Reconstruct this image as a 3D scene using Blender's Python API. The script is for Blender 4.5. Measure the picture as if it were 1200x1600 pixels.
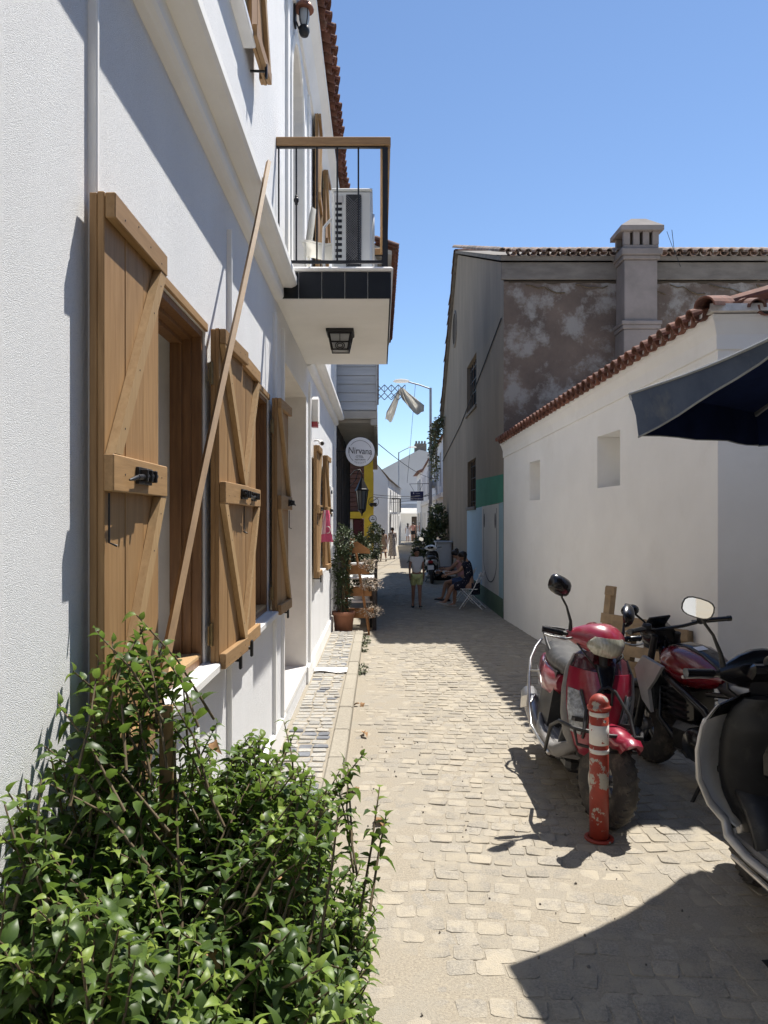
import bpy, math, random
from mathutils import Vector, Matrix, Euler, noise
rad = math.radians
R = random.Random(11)
scene = bpy.context.scene
C = scene.collection
for o in list(bpy.data.objects):
    bpy.data.objects.remove(o)

# ---------------------------------------------------------------- camera, light, exposure
F = 1150.0                      # focal length in pixels of the 1200 x 1600 photograph
cam = bpy.data.objects.new('camera', bpy.data.cameras.new('camera'))
C.objects.link(cam)
cam.location = (0, 0, 2.0)
cam.rotation_euler = (rad(90), 0, 0)
cam.data.sensor_fit = 'VERTICAL'
cam.data.sensor_height = 32.0
cam.data.lens = F / 1600 * 32.0
cam.data.shift_x = 7 / 1600
cam.data.shift_y = 12 / 1600
cam.data.clip_start = 0.05
cam.data.clip_end = 2000
scene.camera = cam

SUN = Vector((0.295, 0.338, 0.916)).normalized()
EL = math.asin(SUN.z)
AZ = math.atan2(SUN.x, SUN.y)
world = bpy.data.worlds.new('World')
scene.world = world
world.use_nodes = True
wn = world.node_tree
sky = wn.nodes.new('ShaderNodeTexSky')
sky.sky_type = 'NISHITA'
sky.sun_disc = False
sky.sun_elevation = EL
sky.sun_rotation = AZ
sky.altitude = 900
sky.air_density = 1.0
sky.dust_density = 0.05
sky.ozone_density = 3.6
bg = wn.nodes['Background']
bg.inputs['Strength'].default_value = 0.108
wn.links.new(sky.outputs[0], bg.inputs[0])
sun = bpy.data.objects.new('sun', bpy.data.lights.new('sun', 'SUN'))
C.objects.link(sun)
sun.data.energy = 5.0
sun.data.angle = rad(0.53)
sun.data.color = (1.0, 0.955, 0.88)
sun.rotation_euler = SUN.to_track_quat('Z', 'Y').to_euler()
scene.view_settings.view_transform = 'Standard'
scene.view_settings.look = 'None'
scene.view_settings.gamma = 1
scene.view_settings.use_curve_mapping = False
scene.view_settings.exposure = 0.66
scene.render.engine = 'CYCLES'
scene.cycles.max_bounces = 8

# ---------------------------------------------------------------- materials
def mat(name, col, rough=0.7, metal=0.0, var=0.15, vs=3.0, stretch=(1, 1, 1), col2=None, ramp=(0.35, 0.65),
        bump=0.0, bs=60.0, bd=0.01, rnd=0.0, island=0.0, spec=0.5, coat=0.0, dust=None, dusts=(0.5, 0.7), dscale=2.0,
        trans=0.0, alpha=1.0, bstretch=(1, 1, 1), bdet=3.0):
    m = bpy.data.materials.new(name)
    m.use_nodes = True
    n, l = m.node_tree.nodes, m.node_tree.links
    p = n['Principled BSDF']
    geo = n.new('ShaderNodeNewGeometry')
    mp = n.new('ShaderNodeMapping')
    mp.inputs['Scale'].default_value = stretch
    l.new(geo.outputs['Position'], mp.inputs[0])
    nz = n.new('ShaderNodeTexNoise')
    nz.inputs['Scale'].default_value = vs
    nz.inputs['Detail'].default_value = 6
    nz.inputs['Roughness'].default_value = 0.62
    l.new(mp.outputs[0], nz.inputs['Vector'])
    rp = n.new('ShaderNodeMapRange')
    rp.inputs['From Min'].default_value, rp.inputs['From Max'].default_value = ramp
    l.new(nz.outputs['Fac'], rp.inputs['Value'])
    mx = n.new('ShaderNodeMix')
    mx.data_type = 'RGBA'
    c2 = col2 if col2 else tuple(c * (1 - var) for c in col)
    c1 = col if col2 else tuple(min(1, c * (1 + var * 0.6)) for c in col)
    mx.inputs['A'].default_value = (*c1, 1)
    mx.inputs['B'].default_value = (*c2, 1)
    l.new(rp.outputs[0], mx.inputs['Factor'])
    out = mx.outputs['Result']
    if dust:
        nd = n.new('ShaderNodeTexNoise')
        nd.inputs['Scale'].default_value = dscale
        nd.inputs['Detail'].default_value = 8
        nd.inputs['Roughness'].default_value = 0.68
        l.new(geo.outputs['Position'], nd.inputs['Vector'])
        rd = n.new('ShaderNodeMapRange')
        rd.inputs['From Min'].default_value, rd.inputs['From Max'].default_value = dusts
        l.new(nd.outputs['Fac'], rd.inputs['Value'])
        m2 = n.new('ShaderNodeMix')
        m2.data_type = 'RGBA'
        l.new(rd.outputs[0], m2.inputs['Factor'])
        l.new(out, m2.inputs['A'])
        m2.inputs['B'].default_value = (*dust, 1)
        out = m2.outputs['Result']
    if rnd or island:
        if island:
            src = geo.outputs['Random Per Island']
            amt = island
        else:
            oi = n.new('ShaderNodeObjectInfo')
            src = oi.outputs['Random']
            amt = rnd
        mr = n.new('ShaderNodeMapRange')
        mr.inputs['To Min'].default_value = 1 - amt
        mr.inputs['To Max'].default_value = 1 + amt
        l.new(src, mr.inputs['Value'])
        hs = n.new('ShaderNodeHueSaturation')
        l.new(mr.outputs[0], hs.inputs['Value'])
        l.new(out, hs.inputs['Color'])
        out = hs.outputs['Color']
    l.new(out, p.inputs['Base Color'])
    p.inputs['Roughness'].default_value = rough
    p.inputs['Metallic'].default_value = metal
    p.inputs['Specular IOR Level'].default_value = spec
    p.inputs['Coat Weight'].default_value = coat
    p.inputs['Transmission Weight'].default_value = trans
    p.inputs['Alpha'].default_value = alpha
    if bump:
        mb = n.new('ShaderNodeMapping')
        mb.inputs['Scale'].default_value = bstretch
        l.new(geo.outputs['Position'], mb.inputs[0])
        nb = n.new('ShaderNodeTexNoise')
        nb.inputs['Scale'].default_value = bs
        nb.inputs['Detail'].default_value = bdet
        l.new(mb.outputs[0], nb.inputs['Vector'])
        b = n.new('ShaderNodeBump')
        b.inputs['Strength'].default_value = bump
        b.inputs['Distance'].default_value = bd
        l.new(nb.outputs['Fac'], b.inputs['Height'])
        l.new(b.outputs[0], p.inputs['Normal'])
    return m

M = {}
M['stucco'] = mat('stucco', (.90, .905, .91), .9, var=.05, vs=1.2, bump=.85, bs=480, bd=.009, bdet=4, dust=(.72, .73, .75), dusts=(.54, .68), dscale=190, stretch=(1, 1, .35))
M['plaster'] = mat('smooth_plaster', (.84, .83, .80), .85, var=.05, vs=1.5, bump=.15, bs=40, bd=.004, stretch=(1, 1, .4))
M['reveal'] = mat('reveal_plaster', (.76, .74, .70), .9, var=.08, vs=3, bump=.25, bs=50, bd=.004)
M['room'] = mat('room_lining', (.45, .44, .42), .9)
M['marble'] = mat('white_marble', (.82, .81, .79), .35, var=.08, vs=2.5, stretch=(3, 1, 1))
M['oak_v'] = mat('oak_upright_grain', (.375, .225, .10), .55, col2=(.265, .15, .062), vs=9, stretch=(7, 7, .55), ramp=(.3, .7), rnd=.14, bump=.12, bs=40, bd=.004, bstretch=(6, 6, .4), spec=.35)
M['oak_h'] = mat('oak_level_grain', (.385, .235, .108), .55, col2=(.275, .162, .070), vs=9, stretch=(7, .55, 7), ramp=(.3, .7), rnd=.12, bump=.12, bs=40, bd=.004, bstretch=(6, .4, 6), spec=.35)
M['oak_x'] = mat('oak_cross_grain', (.36, .22, .10), .5, col2=(.24, .135, .06), vs=9, stretch=(.55, 7, 7), ramp=(.3, .7), bump=.1, bs=40, bd=.004, bstretch=(.4, 6, 6))
M['oak_pale'] = mat('pale_oak', (.455, .305, .155), .55, col2=(.355, .225, .105), vs=9, stretch=(7, 7, .5), ramp=(.3, .7), rnd=.10, bump=.12, bs=40, bd=.004, bstretch=(6, 6, .4), spec=.35)
M['pole'] = mat('pole_wood', (.29, .175, .075), .6, col2=(.20, .115, .046), vs=8, stretch=(6, 1, 1), bump=.15, bs=30, bd=.004)
M['frame_wood'] = mat('brown_window_wood', (.23, .115, .045), .45, col2=(.15, .07, .028), vs=8, stretch=(7, 7, .6), bump=.1, bs=40, bd=.003)
M['iron'] = mat('black_iron', (.018, .018, .02), .45, metal=.3, var=.2, vs=20)
M['brass'] = mat('dull_hinge', (.30, .22, .11), .45, metal=.7, var=.3, vs=30)
M['black_tile'] = mat('black_glazed_tile', (.006, .007, .009), .38, spec=.3, var=.3, vs=8, rnd=.2)
M['grout'] = mat('grey_grout', (.25, .25, .25), .9)
M['terracotta'] = mat('terracotta_tile', (.215, .09, .058), .88, col2=(.13, .062, .045), vs=7, rnd=.25, island=0, bump=.3, bs=60, bd=.004, dust=(.30, .24, .20), dusts=(.56, .75), dscale=9)
M['terracotta_stuff'] = mat('terracotta_tile_field', (.215, .09, .058), .88, col2=(.13, .062, .045), vs=7, island=.22, dust=(.30, .24, .20), dusts=(.56, .75), dscale=9)
M['old_tile'] = mat('weathered_tile', (.30, .19, .14), .9, col2=(.17, .13, .10), vs=6, rnd=.3, bump=.4, bs=50, bd=.005, dust=(.34, .32, .28), dusts=(.48, .66), dscale=7)
M['old_tile_stuff'] = mat('weathered_tile_field', (.30, .19, .14), .9, col2=(.17, .13, .10), vs=6, island=.3, dust=(.34, .32, .28), dusts=(.48, .66), dscale=7)
M['white_house'] = mat('cream_white_render', (.90, .887, .85), .88, var=.05, vs=.9, bump=.12, bs=25, bd=.004, dust=(.82, .80, .755), dusts=(.55, .80), dscale=1.4)
M['mortar'] = mat('white_mortar', (.75, .71, .65), .9, var=.15, vs=14, bump=.4, bs=40, bd=.006)
M['stain_wall'] = mat('stained_brown_render', (.165, .122, .096), .92, col2=(.10, .076, .062), vs=1.3, ramp=(.35, .68), bump=.45, bs=14, bd=.02, dust=(.27, .25, .228), dusts=(.49, .61), dscale=2.1)
M['side_wall'] = mat('dull_grey_brown_render', (.265, .22, .168), .9, col2=(.20, .165, .125), vs=1.2, stretch=(1, 1, .3), bump=.2, bs=18, bd=.008)
M['band'] = mat('grey_cement_band', (.20, .178, .155), .9, col2=(.135, .12, .105), vs=2.2, stretch=(1, 1, 3), bump=.4, bs=20, bd=.01)
M['chimney'] = mat('pinkish_chimney_render', (.265, .228, .21), .9, col2=(.19, .165, .15), vs=1.8, bump=.3, bs=25, bd=.008)
M['sand'] = mat('sandy_joint', (.375, .328, .252), .95, col2=(.235, .205, .162), vs=85, ramp=(.33, .67), bump=.9, bs=170, bd=.006, bdet=4, dust=(.30, .275, .23), dusts=(.45, .68), dscale=1.3)
M['stone'] = mat('granite_sett', (.362, .326, .268), .88, col2=(.20, .182, .154), vs=85, ramp=(.33, .67), rnd=.09, bump=.9, bs=150, bd=.006, bdet=4, dust=(.365, .32, .247), dusts=(.42, .60), dscale=4.5)
M['stone_stuff'] = mat('granite_sett_field', (.362, .326, .268), .88, col2=(.20, .182, .154), vs=85, ramp=(.33, .67), island=.10, bump=.9, bs=150, bd=.006, bdet=3, dust=(.365, .32, .247), dusts=(.42, .60), dscale=4.5)
M['walk_stone'] = mat('pavement_sett', (.37, .355, .325), .85, col2=(.24, .235, .22), vs=60, rnd=.13, bump=.5, bs=90, bd=.005, dust=(.41, .36, .28), dusts=(.48, .66), dscale=8)
M['walk_dark'] = mat('dark_pavement_sett', (.16, .17, .19), .75, col2=(.12, .125, .14), vs=12, rnd=.2, bump=.4, bs=90, bd=.005, dust=(.40, .36, .30), dusts=(.55, .72), dscale=8)
M['kerb'] = mat('kerb_concrete', (.34, .305, .245), .88, col2=(.25, .225, .18), vs=60, rnd=.06, bump=.5, bs=90, bd=.005)
M['leaf'] = mat('dark_green_leaf', (.080, .124, .027), .42, col2=(.038, .072, .019), vs=8, rnd=.30, spec=.32, bump=.1, bs=90, bd=.002)
M['leaf_stuff'] = mat('dark_green_foliage', (.080, .124, .027), .42, col2=(.038, .072, .019), vs=8, island=.35, spec=.32)
M['leaf_tip'] = mat('young_green_leaf', (.22, .28, .05), .45, col2=(.12, .185, .036), vs=12, rnd=.2, island=0, spec=.32)
M['leaf_tip_stuff'] = mat('young_green_foliage', (.22, .28, .05), .45, col2=(.12, .185, .036), vs=12, island=.25, spec=.32)
for k in ('leaf', 'leaf_stuff', 'leaf_tip', 'leaf_tip_stuff'):
    m = M[k]; n, l = m.node_tree.nodes, m.node_tree.links
    p = n['Principled BSDF']; o_ = n['Material Output']
    tr = n.new('ShaderNodeBsdfTranslucent'); tr.inputs['Color'].default_value = (.20, .32, .05, 1)
    mxs = n.new('ShaderNodeMixShader'); mxs.inputs[0].default_value = .28
    l.new(p.outputs[0], mxs.inputs[1]); l.new(tr.outputs[0], mxs.inputs[2]); l.new(mxs.outputs[0], o_.inputs['Surface'])
M['stem'] = mat('woody_stem', (.12, .085, .045), .8, var=.3, vs=20)
M['stem_green'] = mat('green_stem', (.14, .17, .05), .6)
M['dry_leaf'] = mat('dry_leaf', (.34, .19, .085), .8, var=.35, vs=40)
M['red_paint'] = mat('red_scooter_paint', (.26, .012, .035), .28, var=.15, vs=4, coat=.6, dust=(.26, .10, .10), dusts=(.50, .85), dscale=6)
M['dark_red'] = mat('dark_wine_plastic', (.055, .006, .012), .22, coat=.6)
M['moto_red'] = mat('dark_red_tank_paint', (.15, .006, .012), .25, coat=1.0)
M['black_plastic'] = mat('black_plastic', (.014, .014, .015), .5, var=.3, vs=14, dust=(.07, .063, .055), dusts=(.55, .85), dscale=9)
M['gloss_black'] = mat('gloss_black', (.008, .008, .010), .25, coat=.3)
M['grey_plastic'] = mat('grey_plastic', (.20, .19, .18), .5, var=.2, vs=8, dust=(.28, .25, .21), dusts=(.55, .8), dscale=8)
M['seat'] = mat('worn_seat_vinyl', (.048, .047, .046), .5, var=.3, vs=9, bump=.15, bs=160, bd=.002, dust=(.125, .12, .11), dusts=(.50, .75), dscale=11)
M['tyre'] = mat('dusty_tyre_rubber', (.035, .032, .03), .85, var=.3, vs=14, dust=(.14, .12, .095), dusts=(.48, .75), dscale=14)
M['chrome'] = mat('worn_chrome', (.55, .54, .52), .28, metal=1.0, var=.2, vs=20)
M['steel'] = mat('grey_steel', (.30, .30, .31), .4, metal=.8, var=.2, vs=15)
M['silver'] = mat('silver_paint', (.52, .51, .50), .38, metal=.35, var=.12, vs=6)
M['white_paint'] = mat('white_vehicle_paint', (.82, .81, .78), .3, coat=.6, dust=(.5, .47, .42), dusts=(.58, .85), dscale=8)
M['lens'] = mat('headlamp_lens', (.42, .41, .33), .08, var=.35, vs=14, coat=1.0, stretch=(4, 1, 1))
M['lens_clear'] = mat('side_lamp_lens', (.26, .28, .30), .08, var=.5, vs=35, coat=1.0)
M['lens_red'] = mat('tail_lamp_lens', (.35, .01, .01), .15, coat=1)
M['amber'] = mat('amber_reflector', (.55, .18, .03), .3)
M['mirror'] = mat('mirror_glass', (.85, .87, .88), .02, metal=1.0, var=0)
M['bollard_red'] = mat('flaking_red_paint', (.30, .036, .020), .55, var=.3, vs=6, dust=(.33, .31, .27), dusts=(.555, .57), dscale=9, bump=.2, bs=40, bd=.003)
M['bollard_white'] = mat('scuffed_white_band', (.66, .64, .60), .55, var=.15, vs=8, dust=(.30, .06, .035), dusts=(.59, .605), dscale=11)
M['pallet'] = mat('pallet_wood', (.42, .30, .175), .8, col2=(.28, .20, .12), vs=7, stretch=(1, 1, 1), rnd=.2, bump=.3, bs=50, bd=.004)
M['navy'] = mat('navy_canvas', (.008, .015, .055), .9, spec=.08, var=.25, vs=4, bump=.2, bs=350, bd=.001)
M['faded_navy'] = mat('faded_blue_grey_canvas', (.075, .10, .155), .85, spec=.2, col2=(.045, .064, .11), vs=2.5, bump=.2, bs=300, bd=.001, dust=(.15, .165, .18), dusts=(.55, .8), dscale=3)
M['piping'] = mat('pale_piping', (.22, .24, .26), .8)
M['siding'] = mat('grey_siding_board', (.43, .44, .45), .7, var=.12, vs=3, stretch=(.4, 1, 6), rnd=.06)
M['dark_plank'] = mat('dark_weathered_plank', (.085, .075, .07), .8, col2=(.05, .045, .042), vs=6, stretch=(5, 5, .4), rnd=.25)
M['soffit'] = mat('dusty_soffit', (.42, .39, .34), .9, var=.12, vs=2)
M['yellow'] = mat('yellow_wall_paint', (.58, .40, .03), .75, var=.12, vs=3)
M['brown_board'] = mat('brown_red_board', (.13, .06, .045), .75, var=.2, vs=4, rnd=.15)
M['far_white'] = mat('far_white_render', (.78, .77, .75), .9, var=.05, vs=.7)
M['far_grey'] = mat('far_pale_grey_render', (.52, .51, .50), .9, var=.06, vs=.6)
M['glass_dark'] = mat('dark_window_glass', (.03, .035, .04), .1, var=.2, vs=2, spec=.8)
M['dark_door'] = mat('dark_brown_door', (.05, .035, .025), .6)
M['galv'] = mat('galvanised_pole', (.33, .34, .36), .5, metal=.5, var=.12, vs=5)
M['cloth_white'] = mat('white_cloth', (.80, .79, .77), .9, var=.05, vs=5)
M['pink'] = mat('pink_cloth', (.68, .10, .19), .85, var=.12, vs=14)
M['sign_white'] = mat('sign_white', (.72, .72, .74), .5, var=.02)
M['ink'] = mat('dark_ink', (.015, .017, .03), .6)
M['sign_blue'] = mat('navy_sign', (.012, .014, .075), .5)
M['ac_white'] = mat('appliance_white', (.68, .69, .67), .5, var=.05, vs=4)
M['ac_coil'] = mat('condenser_coil', (.05, .052, .055), .6, metal=.4, var=.3, vs=60)
M['lamp_glass'] = mat('milky_lantern_glass', (.35, .36, .36), .25, var=.1)
M['copper'] = mat('copper_hood', (.24, .10, .06), .45, metal=.6)
M['alarm_red'] = mat('alarm_red', (.32, .01, .03), .3)
M['skin'] = mat('skin', (.42, .235, .155), .6, var=.08, vs=8)
M['skin_tan'] = mat('tanned_skin', (.32, .165, .105), .6, var=.08, vs=8)
M['hair'] = mat('dark_hair', (.014, .010, .008), .5, var=.3, vs=40)
M['shirt_white'] = mat('white_tshirt', (.70, .69, .70), .9, var=.08, vs=9)
M['shorts_lime'] = mat('pale_lime_shorts', (.52, .55, .24), .9, var=.1, vs=9)
M['denim'] = mat('blue_denim', (.08, .13, .26), .9, var=.15, vs=30)
M['dress_tan'] = mat('tan_dress', (.46, .34, .24), .9, var=.15, vs=9)
M['dress_dot'] = mat('grey_dress_dark_print', (.52, .49, .47), .9, col2=(.05, .05, .06), vs=16, ramp=(.56, .58))
M['dress_navy'] = mat('navy_dress_pale_print', (.012, .014, .03), .9, col2=(.60, .55, .55), vs=22, ramp=(.62, .64))
M['pink_top'] = mat('pink_top', (.52, .27, .27), .9, var=.1, vs=10)
M['salmon'] = mat('salmon_shirt', (.62, .30, .24), .9, var=.1, vs=8)
M['black_cloth'] = mat('black_cloth', (.02, .02, .022), .9)
M['shoe'] = mat('pale_shoe', (.50, .48, .44), .8)
M['shoe_dark'] = mat('dark_shoe', (.03, .03, .03), .7)
M['pot'] = mat('terracotta_pot', (.38, .165, .095), .85, var=.15, vs=7, bump=.2, bs=50, bd=.003)
M['orange_wood'] = mat('orange_stained_wood', (.37, .17, .055), .6, col2=(.27, .115, .035), vs=8, rnd=.1)
M['cabinet'] = mat('grey_cabinet_metal', (.42, .44, .47), .6, var=.08, vs=4)
M['mural_blue'] = mat('mural_pale_blue', (.36, .50, .60), .85, var=.06, vs=2)
M['mural_green'] = mat('mural_green', (.035, .21, .13), .85, var=.12, vs=2)
M['mural_base'] = mat('mural_dark_green', (.085, .145, .095), .85, var=.15, vs=2)
M['mural_white'] = mat('mural_white', (.56, .55, .52), .85, var=.05, vs=2)
M['mural_sea'] = mat('mural_grey_blue', (.30, .44, .50), .85, var=.06, vs=2)
M['paper'] = mat('paper', (.78, .76, .76), .8, var=.05)
M['flower'] = mat('dry_flower', (.46, .38, .30), .9, island=.3)
M['cable'] = mat('cable', (.03, .03, .03), .7)
M['screen'] = mat('lcd_panel', (.03, .045, .07), .15, coat=1)
M['bougain'] = mat('grey_green_foliage', (.085, .105, .045), .55, island=.4)
M['plant_leaf'] = mat('pot_plant_leaf', (.06, .085, .03), .5, island=.4)
M['soil'] = mat('soil', (.06, .045, .03), .95)

m = M['cloth_white']; n, l = m.node_tree.nodes, m.node_tree.links
tr = n.new('ShaderNodeBsdfTranslucent'); tr.inputs['Color'].default_value = (.85, .84, .80, 1)
mxs = n.new('ShaderNodeMixShader'); mxs.inputs[0].default_value = .6
l.new(n['Principled BSDF'].outputs[0], mxs.inputs[1]); l.new(tr.outputs[0], mxs.inputs[2]); l.new(mxs.outputs[0], n['Material Output'].inputs['Surface'])

# ---------------------------------------------------------------- mesh helpers
def V(*a):
    return Vector(a)

class MB:
    def __init__(s):
        s.v = []; s.f = []; s.mi = []; s.sm = []
    def add(s, vs, fs, m=0, smooth=False):
        b = len(s.v)
        s.v += [Vector(v) for v in vs]
        for f in fs:
            s.f.append(tuple(i + b for i in f)); s.mi.append(m); s.sm.append(smooth)
        return s
    def quad(s, a, b, c, d, m=0):
        return s.add([a, b, c, d], [(0, 1, 2, 3)], m)
    def poly(s, pts, m=0):
        return s.add(pts, [tuple(range(len(pts)))], m)
    def obox(s, c, size, rot=None, m=0, ch=0.0):
        hx, hy, hz = size[0] / 2, size[1] / 2, size[2] / 2
        rot = rot or Matrix.Identity(3)
        c = Vector(c)
        if ch <= 0:
            vs = [Vector((x, y, z)) for x in (-hx, hx) for y in (-hy, hy) for z in (-hz, hz)]
            fs = [(0, 1, 3, 2), (4, 6, 7, 5), (0, 4, 5, 1), (2, 3, 7, 6), (0, 2, 6, 4), (1, 5, 7, 3)]
        else:
            ch = min(ch, hx * .9, hy * .9, hz * .9)
            vs = []; idx = {}
            for sx in (-1, 1):
                for sy in (-1, 1):
                    for sz in (-1, 1):
                        for ax in range(3):
                            p = [sx * (hx - ch), sy * (hy - ch), sz * (hz - ch)]
                            p[ax] = (sx * hx, sy * hy, sz * hz)[ax]
                            idx[(sx, sy, sz, ax)] = len(vs); vs.append(Vector(p))
            fs = []
            for ax in range(3):
                o1, o2 = (ax + 1) % 3, (ax + 2) % 3
                for sg in (-1, 1):
                    q = []
                    for a, b in ((-1, -1), (1, -1), (1, 1), (-1, 1)):
                        k = [0, 0, 0]; k[ax] = sg; k[o1] = a; k[o2] = b
                        q.append(idx[(*k, ax)])
                    fs.append(tuple(q if sg > 0 else q[::-1]))
                for a in (-1, 1):
                    for b in (-1, 1):
                        q = []
                        for e, fx in ((-1, o1), (1, o1), (1, o2), (-1, o2)):
                            k = [0, 0, 0]; k[ax] = e; k[o1] = a; k[o2] = b
                            q.append(idx[(*k, fx)])
                        fs.append(tuple(q if a * b > 0 else q[::-1]))
            for sx in (-1, 1):
                for sy in (-1, 1):
                    for sz in (-1, 1):
                        q = [idx[(sx, sy, sz, a)] for a in range(3)]
                        fs.append(tuple(q if sx * sy * sz > 0 else q[::-1]))
        return s.add([c + rot @ v for v in vs], fs, m)
    def box(s, x0, x1, y0, y1, z0, z1, m=0, ch=0.0):
        return s.obox(((x0 + x1) / 2, (y0 + y1) / 2, (z0 + z1) / 2), (abs(x1 - x0), abs(y1 - y0), abs(z1 - z0)), None, m, ch)
    def bar(s, p, q, w, t, up=(0, 0, 1), m=0, ch=0.0):
        p, q = Vector(p), Vector(q)
        d = (q - p); L = d.length; d.normalize()
        up = Vector(up); sd = d.cross(up)
        if sd.length < 1e-4:
            sd = d.cross(Vector((1, 0, 0)))
        sd.normalize(); u2 = sd.cross(d)
        rot = Matrix((sd, d, u2)).transposed()
        return s.obox((p + q) / 2, (w, L, t), rot, m, ch)
    def rings(s, rings, m=0, smooth=True, closed=True, cap=True, loop=False):
        n = len(rings[0]); vs = [v for r in rings for v in r]; fs = []
        rr = len(rings)
        for i in range(rr if loop else rr - 1):
            j = (i + 1) % rr
            for k in range(n if closed else n - 1):
                k2 = (k + 1) % n
                fs.append((i * n + k, i * n + k2, j * n + k2, j * n + k))
        s.add(vs, fs, m, smooth)
        if cap and closed and not loop:
            s.add(rings[0], [tuple(range(n))[::-1]], m); s.add(rings[-1], [tuple(range(n))], m)
        return s
    def tube(s, path, r, n=8, m=0, cap=True, smooth=True, flat=1.0, loop=False):
        path = [Vector(p) for p in path]
        rs = r if isinstance(r, (list, tuple)) else [r] * len(path)
        rings = []; u = None
        for i, p in enumerate(path):
            if loop:
                a, b = path[i - 1], path[(i + 1) % len(path)]
            else:
                a, b = path[max(i - 1, 0)], path[min(i + 1, len(path) - 1)]
            d = (b - a)
            if d.length < 1e-9: d = Vector((0, 0, 1))
            d.normalize()
            if u is None:
                u = d.cross(Vector((0, 0, 1)))
                if u.length < 1e-3: u = d.cross(Vector((1, 0, 0)))
            u = (u - d * u.dot(d)); u.normalize()
            w = d.cross(u)
            rings.append([p + (u * math.cos(t) + w * math.sin(t) * flat) * rs[i] for t in [2 * math.pi * k / n for k in range(n)]])
        return s.rings(rings, m, smooth, True, cap, loop)
    def lathe(s, prof, n=16, o=(0, 0, 0), m=0, axis='z', smooth=True, a0=0, a1=2 * math.pi, cap=True):
        o = Vector(o); full = abs(a1 - a0 - 2 * math.pi) < 1e-6
        cnt = n if full else n + 1
        rings = []
        for r, z in prof:
            ring = []
            for k in range(cnt):
                t = a0 + (a1 - a0) * k / n
                c, q = math.cos(t) * r, math.sin(t) * r
                ring.append(o + (Vector((c, q, z)) if axis == 'z' else Vector((z, c, q)) if axis == 'x' else Vector((c, z, q))))
            rings.append(ring)
        return s.rings(rings, m, smooth, full, cap and full)
    def ball(s, c, r, m=0, n=10, k=7):
        c = Vector(c); r = Vector(r if isinstance(r, (tuple, list)) else (r, r, r))
        rings = []
        for i in range(k + 1):
            a = math.pi * (i / k) - math.pi / 2
            ca = max(math.cos(a), .02)
            rings.append([c + Vector((r.x * ca * math.cos(2 * math.pi * j / n), r.y * ca * math.sin(2 * math.pi * j / n), r.z * math.sin(a))) for j in range(n)])
        return s.rings(rings, m, True)
    def prism(s, pts, d, m=0):
        d = Vector(d); pts = [Vector(p) for p in pts]; n = len(pts)
        s.add(pts + [p + d for p in pts], [tuple(range(n))[::-1], tuple(range(n, 2 * n))] + [(i, (i + 1) % n, n + (i + 1) % n, n + i) for i in range(n)], m)
        return s
    def xf(s, mtx, start=0):
        for i in range(start, len(s.v)):
            s.v[i] = mtx @ s.v[i]
        return s
    def mesh(s, name, mats, off=None):
        me = bpy.data.meshes.new(name)
        vs = [(off @ v) for v in s.v] if off is not None else s.v
        me.from_pydata([tuple(v) for v in vs], [], s.f)
        mats = mats if isinstance(mats, (list, tuple)) else [mats]
        for m in mats: me.materials.append(M[m] if isinstance(m, str) else m)
        me.polygons.foreach_set('material_index', s.mi)
        me.polygons.foreach_set('use_smooth', s.sm)
        me.update()
        return me
    def build(s, name, mats, parent=None, label=None, local=False, kind=None, origin=None):
        if parent is not None:
            inv = None if local else INV[parent]
            ob = bpy.data.objects.new(name, s.mesh(name, mats, inv))
            C.objects.link(ob); ob.parent = parent
            INV[ob] = INV[parent]
        else:
            if origin is None:
                n = max(1, len(s.v))
                mn = [min(v[i] for v in s.v) for i in range(3)]; mxx = [max(v[i] for v in s.v) for i in range(3)]
                origin = Vector(((mn[0] + mxx[0]) / 2, (mn[1] + mxx[1]) / 2, mn[2]))
            T = Matrix.Translation(Vector(origin))
            ob = bpy.data.objects.new(name, s.mesh(name, mats, T.inverted()))
            C.objects.link(ob); ob.location = origin
            INV[ob] = T.inverted()
        if label: ob['label'] = label
        if kind: ob['kind'] = kind
        return ob

INV = {}
def thing(name, label, cat, loc=(0, 0, 0), rz=0.0, group=None, rot=None):
    o = bpy.data.objects.new(name, None); C.objects.link(o)
    o.empty_display_size = .1
    o.location = loc
    o.rotation_euler = rot if rot else (0, 0, rz)
    mt = Matrix.LocRotScale(Vector(loc), Euler(o.rotation_euler), None)
    INV[o] = mt.inverted()
    o['label'] = label; o['category'] = cat
    if group: o['group'] = group
    return o
def tag(o, label, cat, group=None, kind=None):
    o['label'] = label; o['category'] = cat
    if group: o['group'] = group
    if kind: o['kind'] = kind
    return o
def part(name, parent):
    o = bpy.data.objects.new(name, None); C.objects.link(o); o.parent = parent
    o.empty_display_size = .05
    INV[o] = INV[parent]
    return o
def inst(name, me, parent, mtx):
    o = bpy.data.objects.new(name, me); C.objects.link(o)
    if parent is not None:
        o.parent = parent
        o.matrix_basis = INV[parent] @ mtx
    else:
        o.matrix_basis = mtx
    return o
def TRS(loc, rot=(0, 0, 0), sc=(1, 1, 1)):
    return Matrix.LocRotScale(Vector(loc), Euler(rot), Vector(sc) if not isinstance(sc, (int, float)) else Vector((sc, sc, sc)))
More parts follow.
